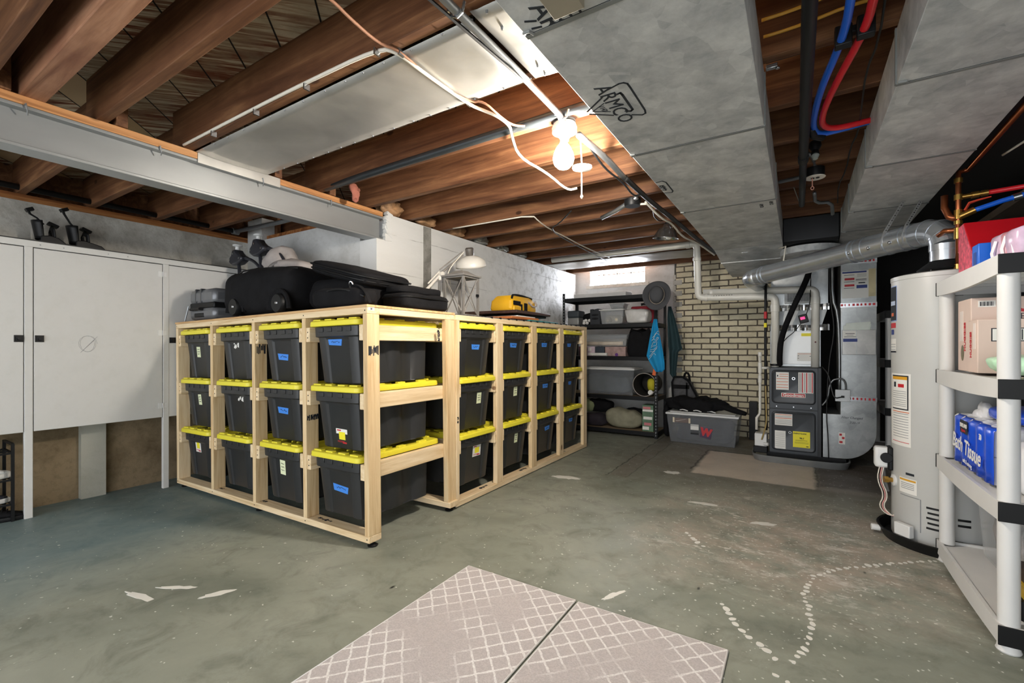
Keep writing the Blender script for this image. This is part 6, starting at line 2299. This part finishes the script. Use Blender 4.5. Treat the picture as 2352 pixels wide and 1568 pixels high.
for z in (1.125, 1.14, 1.155):
    cpatch('text_lines', -180, -163, z, z + .003, greyink, s1, r0 + .0012)
cpatch('black_band', -182, -162, 1.108, 1.118, ink, s1, r0 + .0012)
s1 = cpatch('lower_sticker', -155, -131, .30, .385, paper)
cpatch('orange_band', -154, -132, .37, .38, plain('amber_print_b', '#d9a02c', .5), s1, r0 + .0012)
for z in (.355, .345, .335, .325):
    cpatch('text_lines', -152, -134, z, z + .003, greyink, s1, r0 + .0012)
cpatch('slot', -145, -134, .405, .418, ink)
for k in range(5):
    cpatch('vent_slot', -121 + 1.2 * (k % 2), -104 + 9 * (k % 2), .245 - .028 * k, .256 - .028 * k, blackm)
cpatch('vent_slot', -92, -80, .21, .222, blackm)
cpatch('vent_slot', -92, -80, .18, .192, blackm)
q = G()
q.lathe([(.034, -.002), (.034, .006), (.028, .009)], (WC.x + r0 * math.cos(math.radians(-168)), WC.y + r0 * math.sin(math.radians(-168)), .345), 20, d=(math.cos(math.radians(-168)), math.sin(math.radians(-168)), 0))
q.done('port_ring', whitep, th)
q = G()
dd = V((math.cos(math.radians(-168)), math.sin(math.radians(-168)), 0))
pp = V((WC.x, WC.y, .345)) + dd * r0
q.cyl(pp, pp + dd * .035, .014)
q.cyl(pp + dd * .03, pp + dd * .05, .02, n=6)
q.done('drain_valve', brass, th)
q = G()
A = [math.radians(-153 + 26 * i / 8) for i in range(9)]
q.tube([V((WC.x + (r0 + .001) * math.cos(a), WC.y + (r0 + .001) * math.sin(a), .285 - .0 * i)) for i, a in enumerate(A)] + [V((WC.x + (r0 + .001) * math.cos(A[-1]), WC.y + (r0 + .001) * math.sin(A[-1]), .10))], .0022, 6)
q.done('access_panel_seam', greyink, th)
# draft hood
q = G()
q.lathe([(.13, 1.585), (.135, 1.592), (.09, 1.63), (fr + .006, 1.635), (fr + .004, 1.64)], (WC.x, WC.y, 0), 28)
for k in range(4):
    a = PI / 4 + PI / 2 * k
    q.cyl((WC.x + .12 * math.cos(a), WC.y + .12 * math.sin(a), 1.56), (WC.x + .12 * math.cos(a), WC.y + .12 * math.sin(a), 1.59), .006, n=8)
q.done('draft_hood', blackm, th)
# gas control
da = math.radians(178)
dd = V((math.cos(da), math.sin(da), 0))
pp = V((WC.x, WC.y, .47)) + dd * (r0 - .002)
q = G()
q.box(pp.x - .085, pp.x, pp.y - .035, pp.y + .035, .405, .53)
q.done('gas_control', whitep, th, bevel=.014)
q = G().cyl((pp.x - .03, pp.y - .034, .47), (pp.x - .03, pp.y - .052, .47), .03, n=20)
q.done('control_dial', blackplastic, th, bevel=.003)
G().box(pp.x - .025, pp.x + .004, pp.y - .05, pp.y + .045, .395, .535).done('control_back', blackplastic, th, bevel=.01)
G().tube([(pp.x - .04, pp.y, .405), (pp.x - .035, pp.y - .005, .33), (pp.x - .02, pp.y - .01, .26)], .009, 8).done('gas_tube', conduitm, th)
for k, (m, off) in enumerate(((cablew, 0), (plain('pinkish_wire', '#c98b86', .5), .012), (cablew, .02))):
    G().tube([(pp.x - .06 + off, pp.y - .02, .41), (pp.x - .075 + off, pp.y - .03, .33), (pp.x - .04 + off, pp.y - .04, .24), (pp.x - .07 + off, pp.y - .04, .17), (pp.x - .02 + off, pp.y - .05, .12), (pp.x + .03, pp.y - .06, .15 - .01 * k)], .003, 6, smooth=2).done('wire', m, th)
th = thing('drain_pan', 'round black plastic pan under the water heater', 'pan', (WC.x, WC.y, .001))
G().lathe([(.29, .001), (.315, .055), (.322, .062), (.318, .066), (.308, .062), (.285, .012), (.01, .011)], (WC.x, WC.y, 0), 56).done('pan', blackplastic, th)
a = math.radians(-177)
dd = V((math.cos(a), math.sin(a), 0))
pp = V((WC.x, WC.y, .035)) + dd * .306
G().cyl(pp, pp + dd * .045, .019, n=18).done('drain_stub', whitep, th, bevel=.003)
a = math.radians(-140)
pp = V((WC.x, WC.y, .064)) + V((math.cos(a), math.sin(a), 0)) * .287
o = G().box(pp.x - .045, pp.x + .045, pp.y - .014, pp.y + .018, .062, .132, R=rz(a + R90)).done('leak_sensor', whitep, bevel=.004)
tag(o, 'small white sensor box perched on the rim of the black pan', 'sensor')

# copper and coloured pipes above the heater
th = thing('copper_pipe', 'vertical copper water pipe with brass fittings above the water heater', 'pipe', (.748, 3.455, 1.57))
q = G().tube([(.748, 3.455, 1.566), (.748, 3.455, 2.07), (.752, 3.47, 2.11), (.80, 3.5, 2.13), (.80, 2.4, 2.16)], .0125, 12)
q.done('pipe', copper, th, smooth=True)
q = G()
for a, b in ((1.568, 1.6), (1.74, 1.80), (1.85, 1.9), (1.955, 1.985), (2.05, 2.075), (1.82, 1.84)):
    q.cyl((.748, 3.455, a), (.748, 3.455, b), .019, n=14)
done_split(q, 'brass_fitting', brass, th)
q = G().tube([(.70, 3.5, 2.0), (.70, 3.5, 1.93), (.715, 3.47, 1.87), (.745, 3.457, 1.85)], .017, 10)
q.tube([(.68, 3.53, 1.78), (.70, 3.5, 1.80), (.745, 3.457, 1.79)], .014, 10)
q.done('side_branch', copper, th, smooth=True)
G().box(.742, .775, 3.425, 3.434, 1.655, 1.73).done('red_tag', redink, th, bevel=.003)
G().box(.75, .768, 3.424, 3.4262, 1.665, 1.70).done('tag_print', paper, th)
q = G().cyl((.758, 3.455, 1.97), (.84, 3.455, 1.975), .013, n=12)
q.cyl((.80, 3.455, 1.972), (.83, 3.455, 1.974), .018, n=12)
q.done('side_branch', brass, th)
th = thing('water_pipe', 'bright red plastic water pipe running right from the copper fittings', 'pipe', (.9, 3.455, 1.97))
G().tube([(.84, 3.455, 1.975), (1.1, 3.455, 1.99), (1.9, 3.455, 2.02)], .0125, 10).done('pipe', pexred, th, smooth=True)
G().cyl((.84, 3.455, 1.975), (.865, 3.455, 1.9765), .017, n=12).done('crimp', brass, th)
th = thing('water_pipe', 'bright blue plastic water pipe slanting right from the copper fittings', 'pipe', (.9, 3.44, 1.9))
G().tube([(.79, 3.44, 1.88), (.95, 3.44, 1.93), (1.1, 3.43, 1.955), (1.9, 3.42, 2.0)], .0135, 10, smooth=1).done('pipe', pexblue, th, smooth=True)
q = G().cyl((.752, 3.45, 1.862), (.81, 3.44, 1.888), .019, n=12)
q.done('brass_coupling', brass, th)
G().cyl((.955, 3.44, 1.927), (.985, 3.438, 1.934), .019, n=12).done('crimp', chrome, th)
th = thing('valve_handle', 'orange-red ball valve lever beside the blue pipe fitting', 'valve', (.8, 3.44, 1.93))
G().tube([(.77, 3.435, 1.89), (.785, 3.425, 1.925), (.82, 3.425, 1.935), (.87, 3.425, 1.945)], [.012, .012, .008, .005], 8, flat=.4).done('lever', plain('orange_lever', '#d6492c', .45), th)
o = G().tube([(.95, 2.6, 2.199), (.95, 2.9, 2.16), (.93, 3.1, 2.13), (.88, 3.3, 2.12)], .006, 6, smooth=1).done('cable', cablew, smooth=True)
tag(o, 'pale wire draped beside the right duct above the copper pipe', 'cable')

o = G().box(.76, 1.98, 1.3, 6.3, 2.205, 2.245).done('dark_board', plain('dark_stained_board', '#1f1c1b', .7))
tag(o, 'dark board covering the joists at the upper right above the copper pipe', 'board')
o = G().box(1.12, 1.5, 3.9, 5.2, 2.10, 2.14, R=ry(-.35)).done('ceiling_board', plain('dull_brown_board', '#6a5c50', .7))  # piece of a stair stringer, not part of the ceiling
tag(o, 'dull brown sloping board under the dark ceiling at the far right', 'board')
# ---------------------------------------------------------------- grey resin shelf units
def resin_shelf(label):
    t0 = thing('plastic_shelf', label, 'shelf', (0, 0, 0), (0, 0, 0), None, True)
    w, d = .46, .91
    for x in (.035, w - .035):
        for y in (.035, d - .035):
            for z0, z1 in ((.10, .492), (.56, .952), (1.015, 1.422)):
                G().lathe([(.031, z0), (.031, z1)], (x, y, 0), 22).done('post', greyplastic, t0)
            q = G().lathe([(.033, .0), (.036, .006), (.033, .012), (.03, .04)], (x, y, .001), 22)
            q.done('foot', greyplastic, t0)
    for z1 in (.105, .564, 1.02, 1.486):
        h = .07
        q = G()
        n = 16
        # bowed skirts, deeper at mid-span
        for (ax, L) in (('y', d), ('x', w)):
            for side in (0, 1):
                top, bot = [], []
                rows = [[], [], [], []]
                for i in range(n + 1):
                    u = L * i / n
                    dip = h + (.012 * math.sin(PI * i / n) if ax == 'y' else 0)
                    e0 = (0 if side == 0 else (w if ax == 'y' else d))
                    e1 = e0 + (.014 if side == 0 else -.014)
                    mk = (lambda e, u2, z: V((e, u2, z))) if ax == 'y' else (lambda e, u2, z: V((u2, e, z)))
                    rows[0].append(mk(e0, u, z1))
                    rows[1].append(mk(e0, u, z1 - dip))
                    rows[2].append(mk(e1, u, z1 - dip))
                    rows[3].append(mk(e1, u, z1))
                q.rings(rows, False, False, True)
        q.box(.004, w - .004, .004, d - .004, z1 - .022, z1 - .012)
        for k in range(1, 6):
            q.box(.01, w - .01, d * k / 6 - .006, d * k / 6 + .006, z1 - .045, z1 - .02)
        q.done('shelf_board', greyplastic, t0)
        q = G()
        for y in (-.004, d - .002):
            for x in (-.003, w - .107):
                q.box(x, x + .11, y, y + .006, z1 - h - .002, z1 + .001)
        done_split(q, 'corner_cap', blackplastic, t0, bevel=.002)
    return t0


sh = resin_shelf('light grey plastic shelf unit with black corners at the right edge, loaded with groceries')
sh.location = (.63, 2.40, 0)
s2_ = dup(sh, (.69, 5.52, 0), None, 'light grey plastic shelf unit standing behind the water heater')
del_ = None
# ---- groceries
P4, P3, P2_, P1 = 1.487, 1.021, .565, .106
th = thing('gift_box', 'red gift package with a sloping top on the upper grey shelf', 'package', (.9, 3.17, P4))
G().prism([(.70, P4 + .0), (.735, P4 + .0), (.76, P4 + .27), (.71, P4 + .0)], 'y', 3.05, 3.28) if False else None
q = G()
q.prism([(2.98, P4 + .02), (3.27, P4 + .02), (3.27, P4 + .28), (3.19, P4 + .285)], 'x', .71, 1.07)
q.done('box', plain('red_wrap', '#c1121f', .45, 0, .06), th, bevel=.003)
q = G().prism([(2.985, P4 + .025), (3.265, P4 + .025), (3.265, P4 + .275), (3.19, P4 + .278)], 'x', .708, .7105)
q.done('patterned_end', plain('pink_pattern', '#d8566a', .6, 0, .5, 40), th)
q = G()
q.box(.73, 1.05, 3.0, 3.26, P4 + .0005, P4 + .0205)
q.done('base', redink, th)
o = thing('plastic_crate', 'small bright blue plastic crate on the upper grey shelf', 'crate', (.72, 2.93, P4))
G().box(.69, .78, 2.88, 2.97, P4, P4 + .125).done('body', plain('blue_crate', '#1769d6', .35, 0, .04), o, bevel=.004)
q = G().box(.6885, .69, 2.905, 2.945, P4 + .03, P4 + .09)
q.done('window', plain('deep_blue', '#0d3f96', .4), o)
pinkm = plain('pink_wrap', '#d99aa4', .25, 0, .18, 12)
lil = plain('lilac_wrap', '#d3b7cf', .25, 0, .3, 7)
for k in range(3):
    lab = 'pink wrapped roll pack on the upper grey shelf, %s of three' % ('nearest', 'middle', 'farthest')[k]
    t0 = thing('paper_pack', lab, 'pack', (.85, 2.55 + .12 * k, P4), group='pink wrapped packs')
    G().blob((.86 + .01 * k, 2.58 + .115 * k, P4 + .065 + .006 * k), (.155, .056, .062 + .006 * k), .35, .012, 12, k + 2, 30, 14).done('pack', pinkm if k % 2 else lil, t0, smooth=True)
    q = G()
    q.tube([(.72, 2.55 + .115 * k, P4 + .11), (.71, 2.56 + .115 * k, P4 + .06), (.715, 2.56 + .115 * k, P4 + .02)], .006, 5, flat=.3)
    q.done('wrap_fold', plain('wrap_white', '#ece6ea', .3), t0)
cardp = plain('pinkish_carton', '#d9c3b6', .7, 0, .05)
bx = thing('diaper_box', 'large pale carton with big red lettering on the grey shelf', 'carton', (.9, 3.15, P3))
G().box(.70, 1.14, 3.03, 3.238, P3, P3 + .355).done('carton', cardp, bx, bevel=.004)
text('brand_lettering', 'HUGGIES', .084, redink, bx, (.955, 3.0288, P3 + .312), FRONT, .0006, .95, .003)
text('size_lettering', 'SPECIALES', .040, ink, bx, (.915, 3.0288, P3 + .262), FRONT, .0006, 1., 0)
q = G().box(.725, .785, 3.0285, 3.03, P3 + .31, P3 + .34)
a = q.done('barcode_label', paper, bx)
q = G()
for k in range(12):
    q.box(.731 + .004 * k, .731 + .004 * k + (.0015 if k % 3 else .003), 3.0275, 3.0285, P3 + .315, P3 + .335)
q.done('barcode', ink, a)
text('side_lettering', 'HUGGIES', .035, redink, bx, (.6988, 3.12, P3 + .17), (R90, -R90, -R90), .0005, 1, .001)
q = G().box(.6985, .70, 3.15, 3.2, P3 + .15, P3 + .3)
q.done('side_panel', plain('pale_panel', '#e2d6ce', .6), bx)
q = G().sph((.699, 3.16, P3 + .09), .025, 12, 8, (.05, 1, 1.6))
q.done('picture_spot', plain('olive_picture', '#6f6a4e', .6), bx)
bx = thing('diaper_box', 'lower pale carton with barcodes in front of the red-lettered one', 'carton', (.9, 2.96, P3))
G().box(.69, 1.06, 2.895, 3.027, P3, P3 + .245).done('carton', cardp, bx, bevel=.004)
for x in (.735, .875, .99):
    q = G().box(x, x + .11, 2.8935, 2.895, P3 + .145, P3 + .205)
    a = q.done('barcode_label', ink, bx)
    q = G().box(x + .004, x + .106, 2.8925, 2.8937, P3 + .149, P3 + .201)
    a2 = q.done('barcode_field', paper, a)
    q = G()
    for k in range(16):
        q.box(x + .02 + .005 * k, x + .02 + .005 * k + (.002 if k % 3 else .0035), 2.8915, 2.8926, P3 + .152, P3 + .198)
    q.done('barcode', ink, a)
text('code_digits', '10036000', .018, ink, bx, (.88, 2.8938, P3 + .217), FRONT, .0005, 1, 0)
text('side_lettering', 'HUGGIES', .03, redink, bx, (.6888, 2.985, P3 + .13), (R90, -R90, -R90), .0005, 1, .001)
G().box(.6885, .69, 2.915, 2.95, P3 + .11, P3 + .23).done('side_panel', plain('pale_panel_b', '#e2d6ce', .6), bx)
th = thing('wipes_pack', 'thin bright blue packet standing at the back end of the grey shelf', 'packet', (.68, 3.28, P3))
G().box(.655, .695, 3.279, 3.302, P3, P3 + .25).done('packet', plain('blue_pack', '#1747b5', .3, 0, .1), th, bevel=.008)
G().box(.654, .6555, 3.283, 3.298, P3 + .05, P3 + .17).done('white_print', paper, th)
th = thing('snack_bag', 'pale green plastic bag with green print lying on the grey shelf', 'bag', (.86, 2.7, P3))
G().blob((.86, 2.70, P3 + .047), (.18, .1, .045), .6, .03, 9, 5, 36, 18).done('bag', plain('green_bag', '#b9e0bf', .3, 0, .3, 14), th, smooth=True)
G().blob((.93, 2.615, P3 + .05), (.05, .012, .02), .8, .01, 30, 6).done('fruit_print', plain('fruit_print', '#a83a26', .5, 0, .5, 60), th, smooth=True)
# toilet paper pack
wrapw = plain('clear_white_wrap', '#e4e5e8', .22, 0, .06, 10)
wrapb = plain('blue_wrap', '#1b4fd0', .25, 0, .15, 8)
th = thing('tissue_pack', 'big blue and white pack of bath tissue rolls on the grey shelf', 'tissue pack', (.85, 2.95, P2_))
q = G()
for k in range(5):
    for j in range(3):
        q.lathe([(.0575, P2_ + .001), (.059, P2_ + .01), (.059, P2_ + .105), (.0575, P2_ + .115)], (.735 + .118 * j, 2.71 + .118 * k, 0), 20)
        q.lathe([(.0575, P2_ + .117), (.059, P2_ + .127), (.059, P2_ + .225), (.05, P2_ + .235), (.02, P2_ + .235), (.018, P2_ + .22)], (.735 + .118 * j, 2.71 + .118 * k, 0), 20)
q.done('rolls', wrapw, th)
q = G()
n = 26
rows = []
for j, z in enumerate((P2_ + .004, P2_ + .06, P2_ + .12, P2_ + .18, P2_ + .225, P2_ + .238)):
    row = []
    for i in range(n + 1):
        y = 2.652 + .55 * i / n
        x = .675 + .006 * math.cos(i / n * 5 * 2 * PI) + (.02 if j == 5 else 0) + .004 * NZ.noise(V((y * 12, z * 20, 1)))
        row.append(V((x, y, z)))
    rows.append(row)
q.rings(rows, False, False)
q.done('wrapper', wrapb, th, smooth=True, solid=.001)
text('script_word', 'Bath Tissue', .1, paper, th, (.6615, 2.945, P2_ + .1), (R90, .06, -R90), .0005, .9, .0015, .15)
text('small_words', 'soft & strong', .028, paper, th, (.6615, 2.92, P2_ + .035), (R90, .06, -R90), .0005, .9)
q = G().box(.664, .6655, 2.93, 3.04, P2_ + .165, P2_ + .225)
a = q.done('brand_panel', ink, th)
text('brand_word', 'KIRKLAND', .028, paper, a, (.6632, 2.985, P2_ + .2), LEFT, .0005, .8)
text('brand_word', 'Signature', .02, redink, a, (.6632, 2.985, P2_ + .178), LEFT, .0005, .8)
text('count_mark', '30', .035, paper, th, (.6615, 2.74, P2_ + .185), LEFT, .0005, .9, .001)
q = G()
for k in range(4):
    q.blob((.72 + .02 * k, 3.175 - .01 * k, P2_ + .1 + .04 * k), (.025, .06, .08), .7, .02, 12, k)
q.done('wrap_end', wrapw, th, smooth=True)
th = thing('tissue_pack', 'blue wrapped pack lying on top of the bath tissue pack', 'tissue pack', (.9, 2.8, P2_ + .24))
G().blob((.9, 2.85, P2_ + .277), (.17, .16, .036), .6, .015, 8, 4).done('pack', wrapb, th, smooth=True)
th = thing('paper_towel_pack', 'white wrapped paper towel pack with a blue band near the front of the shelf', 'paper towels', (.88, 2.53, P2_))
G().blob((.88, 2.562, P2_ + .10), (.17, .08, .099), .3, .015, 10, 8, 36, 16).done('pack', wrapw, th, smooth=True)
G().box(.74, 1.02, 2.476, 2.481, P2_ + .13, P2_ + .18).done('blue_band', wrapb, th)
# bottom: clear bin and games
clearbin('clear_bin', 'cloudy clear plastic bin of clothes on the bottom grey shelf', .76, 1.0, 2.66, 3.2, P1, .33, clear, [(plain('mixed_clothes', '#8a8280', .8, 0, .8, 16), lambda q: q.blob((.88, 2.93, P1 + .15), (.085, .22, .13), .5, .05, 9, 3)), (orange, lambda q: q.blob((.88, 2.705, P1 + .2), (.07, .02, .07), .6, .008, 8, 5))], plain('cloudy_clear', '#d3d6d8', .2, 0, .06, alpha=.22))
for k, (lab, m, h) in enumerate((('black and red boxed game at the bottom of the small stack', blackm, .075), ('yellow and black boxed game in the middle of the small stack', plain('yellow_game', '#b5962c', .5, 0, .5, 18), .05), ('dark boxed game on top of the small stack', plain('dark_game', '#33261f', .5, 0, .5, 14), .05))):
    z0 = P1 + (0, .076, .127)[k]
    t0 = thing('board_game', lab, 'board game', (.9, 2.53, z0), group='boxed games on the bottom shelf')
    G().box(.71 + .01 * k, 1.04, 2.475 + .004 * k, 2.635, z0 + .0005, z0 + h).done('box', m, t0, bevel=.002)
    if k == 0:
        G().box(.73, 1.04, 2.4735, 2.475, z0 + .025, z0 + .06).done('grey_band', greyink, t0)
        text('game_word', 'COUNT', .036, redink, t0, (.86, 2.473, z0 + .042), FRONT, .0006, 1.1, .002)
    else:
        G().box(.72 + .01 * k, 1.0, 2.4735 + .004 * k, 2.475 + .004 * k, z0 + .012, z0 + .03).done('printed_band', yellowlab if k == 1 else redink, t0)

# ---------------------------------------------------------------- rugs
t = NT('lattice_rug')
sep = t.n('ShaderNodeSeparateXYZ')
wv = t.n('ShaderNodeTexNoise')
wv.inputs['Scale'].default_value = 30
t.l(t.co.outputs['Object'], wv.inputs['Vector'])
ad = t.n('ShaderNodeVectorMath', operation='ADD')
scn = t.n('ShaderNodeVectorMath', operation='SCALE')
scn.inputs['Scale'].default_value = .012
t.l(wv.outputs['Color'], scn.inputs[0])
t.l(t.co.outputs['Object'], ad.inputs[0])
t.l(scn.outputs[0], ad.inputs[1])
t.l(ad.outputs[0], sep.inputs[0])
u = t.math('MULTIPLY', t.math('ADD', sep.outputs['X'], sep.outputs['Y']), 1 / .088)
w_ = t.math('MULTIPLY', t.math('SUBTRACT', sep.outputs['X'], t.math('MULTIPLY', sep.outputs['Y'], .9)), 1 / .088)


def lines(a, wd):
    return t.ramp(t.math('ABSOLUTE', t.math('SUBTRACT', t.math('FRACT', a), .5)), [(.5 - wd - .02, 0.), (.5 - wd, 1.)])


lat = t.math('MAXIMUM', lines(u, .055), lines(w_, .055))
big = t.noise(t.map((1, 1, 1), loc=(2, 3, 0)), 1.9, 2)
edge = t.math('MULTIPLY', t.math('SUBTRACT', sep.outputs['Y'], 1.62), 9, True)
fade = t.ramp(big, [(.36, 0.), (.44, 1.)])
lat = t.math('MULTIPLY', t.math('MULTIPLY', lat, fade), t.math('SUBTRACT', 1., edge))
# broken zigzag border along the far edge
zg_ = t.math('ABSOLUTE', t.math('SUBTRACT', t.math('FRACT', t.math('MULTIPLY', sep.outputs['X'], 1 / .075)), .5))
rowv = t.math('FRACT', t.math('ADD', t.math('MULTIPLY', sep.outputs['Y'], 1 / .052), t.math('MULTIPLY', zg_, 1.1)))
bord = t.math('MULTIPLY', t.math('MULTIPLY', t.ramp(rowv, [(.52, 0.), (.6, 1.)]), t.math('MULTIPLY', t.math('SUBTRACT', sep.outputs['Y'], 1.60), 12, True)), t.ramp(t.noise(t.map((1, 1, 1)), 26, 2), [(.4, 0.), (.5, 1.)]))
m_ = t.math('MAXIMUM', lat, bord)
pile = t.noise(t.map((1, 1, 1)), 160, 2)
c = t.mix(t.noise(t.map((1, 1, 1)), 4, 4), lin('#b4aeac'), lin('#c1bbb9'))
c = t.mix(m_, c, lin('#e2e0dd'))
c = t.mix(t.math('MULTIPLY', t.ramp(pile, [(.4, 1.), (.6, 0.)]), .25), c, lin('#8d8786'))
t.col(c).surf(.95, 0, .1)
t.bump(pile, .5, .003)
rugm = t.m
rugedge = plain('rug_binding', '#d0cfcc', .9, 0, .08, 30, bump=.3)
for k, (x0, x1, lab) in enumerate(((-1.45, -.843, 'left one of two pale grey lattice pattern rugs laid side by side'), (-.832, -.222, 'right one of two pale grey lattice pattern rugs laid side by side'))):
    t0 = thing('rug', lab, 'rug', (x0, .9, 0), group='pale lattice rugs')
    G().box(x0, x1, .3, 1.878 if k == 0 else 1.872, .0008, .009).done('pile', rugm, t0, bevel=.003)
    y1 = 1.878 if k == 0 else 1.872
    G().tube([(x0 + .003, .3, .0055), (x0 + .003, y1 - .003, .0055), (x1 - .003, y1 - .003, .0055), (x1 - .003, .3, .0055)], .0045, 8).done('bound_edge', rugedge, t0, smooth=True)

# ---------------------------------------------------------------- light, camera, view
def lampfix(x, y, z, label):  # added fill lamp, out of view, brightens the foreground
    t0 = thing('ceiling_light', label, 'light', (x, y, z))
    G().lathe([(.055, .04), (.062, .02), (.06, 0), (.04, -.008), (.022, -.03), (.02, -.06)], (x, y, z + .145), 28).done('lampholder', porcelain, t0)
    G().lathe([(.004, -.075), (.022, -.07), (.034, -.055), (.039, -.035), (.037, -.015), (.028, .01), (.018, .03), (.015, .05)], (x, y, z + .035), 18).done('bulb', bulbm2, t0, smooth=True)


lampfix(-.55, -.45, 2.06, 'bare lit light bulb in a lampholder behind the camera position')
w = bpy.data.worlds.new('room_fill')
SC.world = w
w.use_nodes = True
bg = w.node_tree.nodes['Background']
bg.inputs[0].default_value = (.93, .96, 1, 1)
bg.inputs[1].default_value = 1.6
cam = bpy.data.cameras.new('camera')
co = bpy.data.objects.new('camera', cam)
COL.objects.link(co)
co.location = (0, 0, 1.14)
co.rotation_euler = (R90, 0, math.radians(32.236))
cam.sensor_width = 36
cam.lens = 36 * 1045 / 2352
cam.shift_y = 13 / 2352
cam.clip_start = .02
SC.camera = co
SC.view_settings.view_transform = 'Standard'
SC.view_settings.look = 'None'
SC.view_settings.gamma = 1
SC.view_settings.use_curve_mapping = False
SC.view_settings.exposure = 1.3
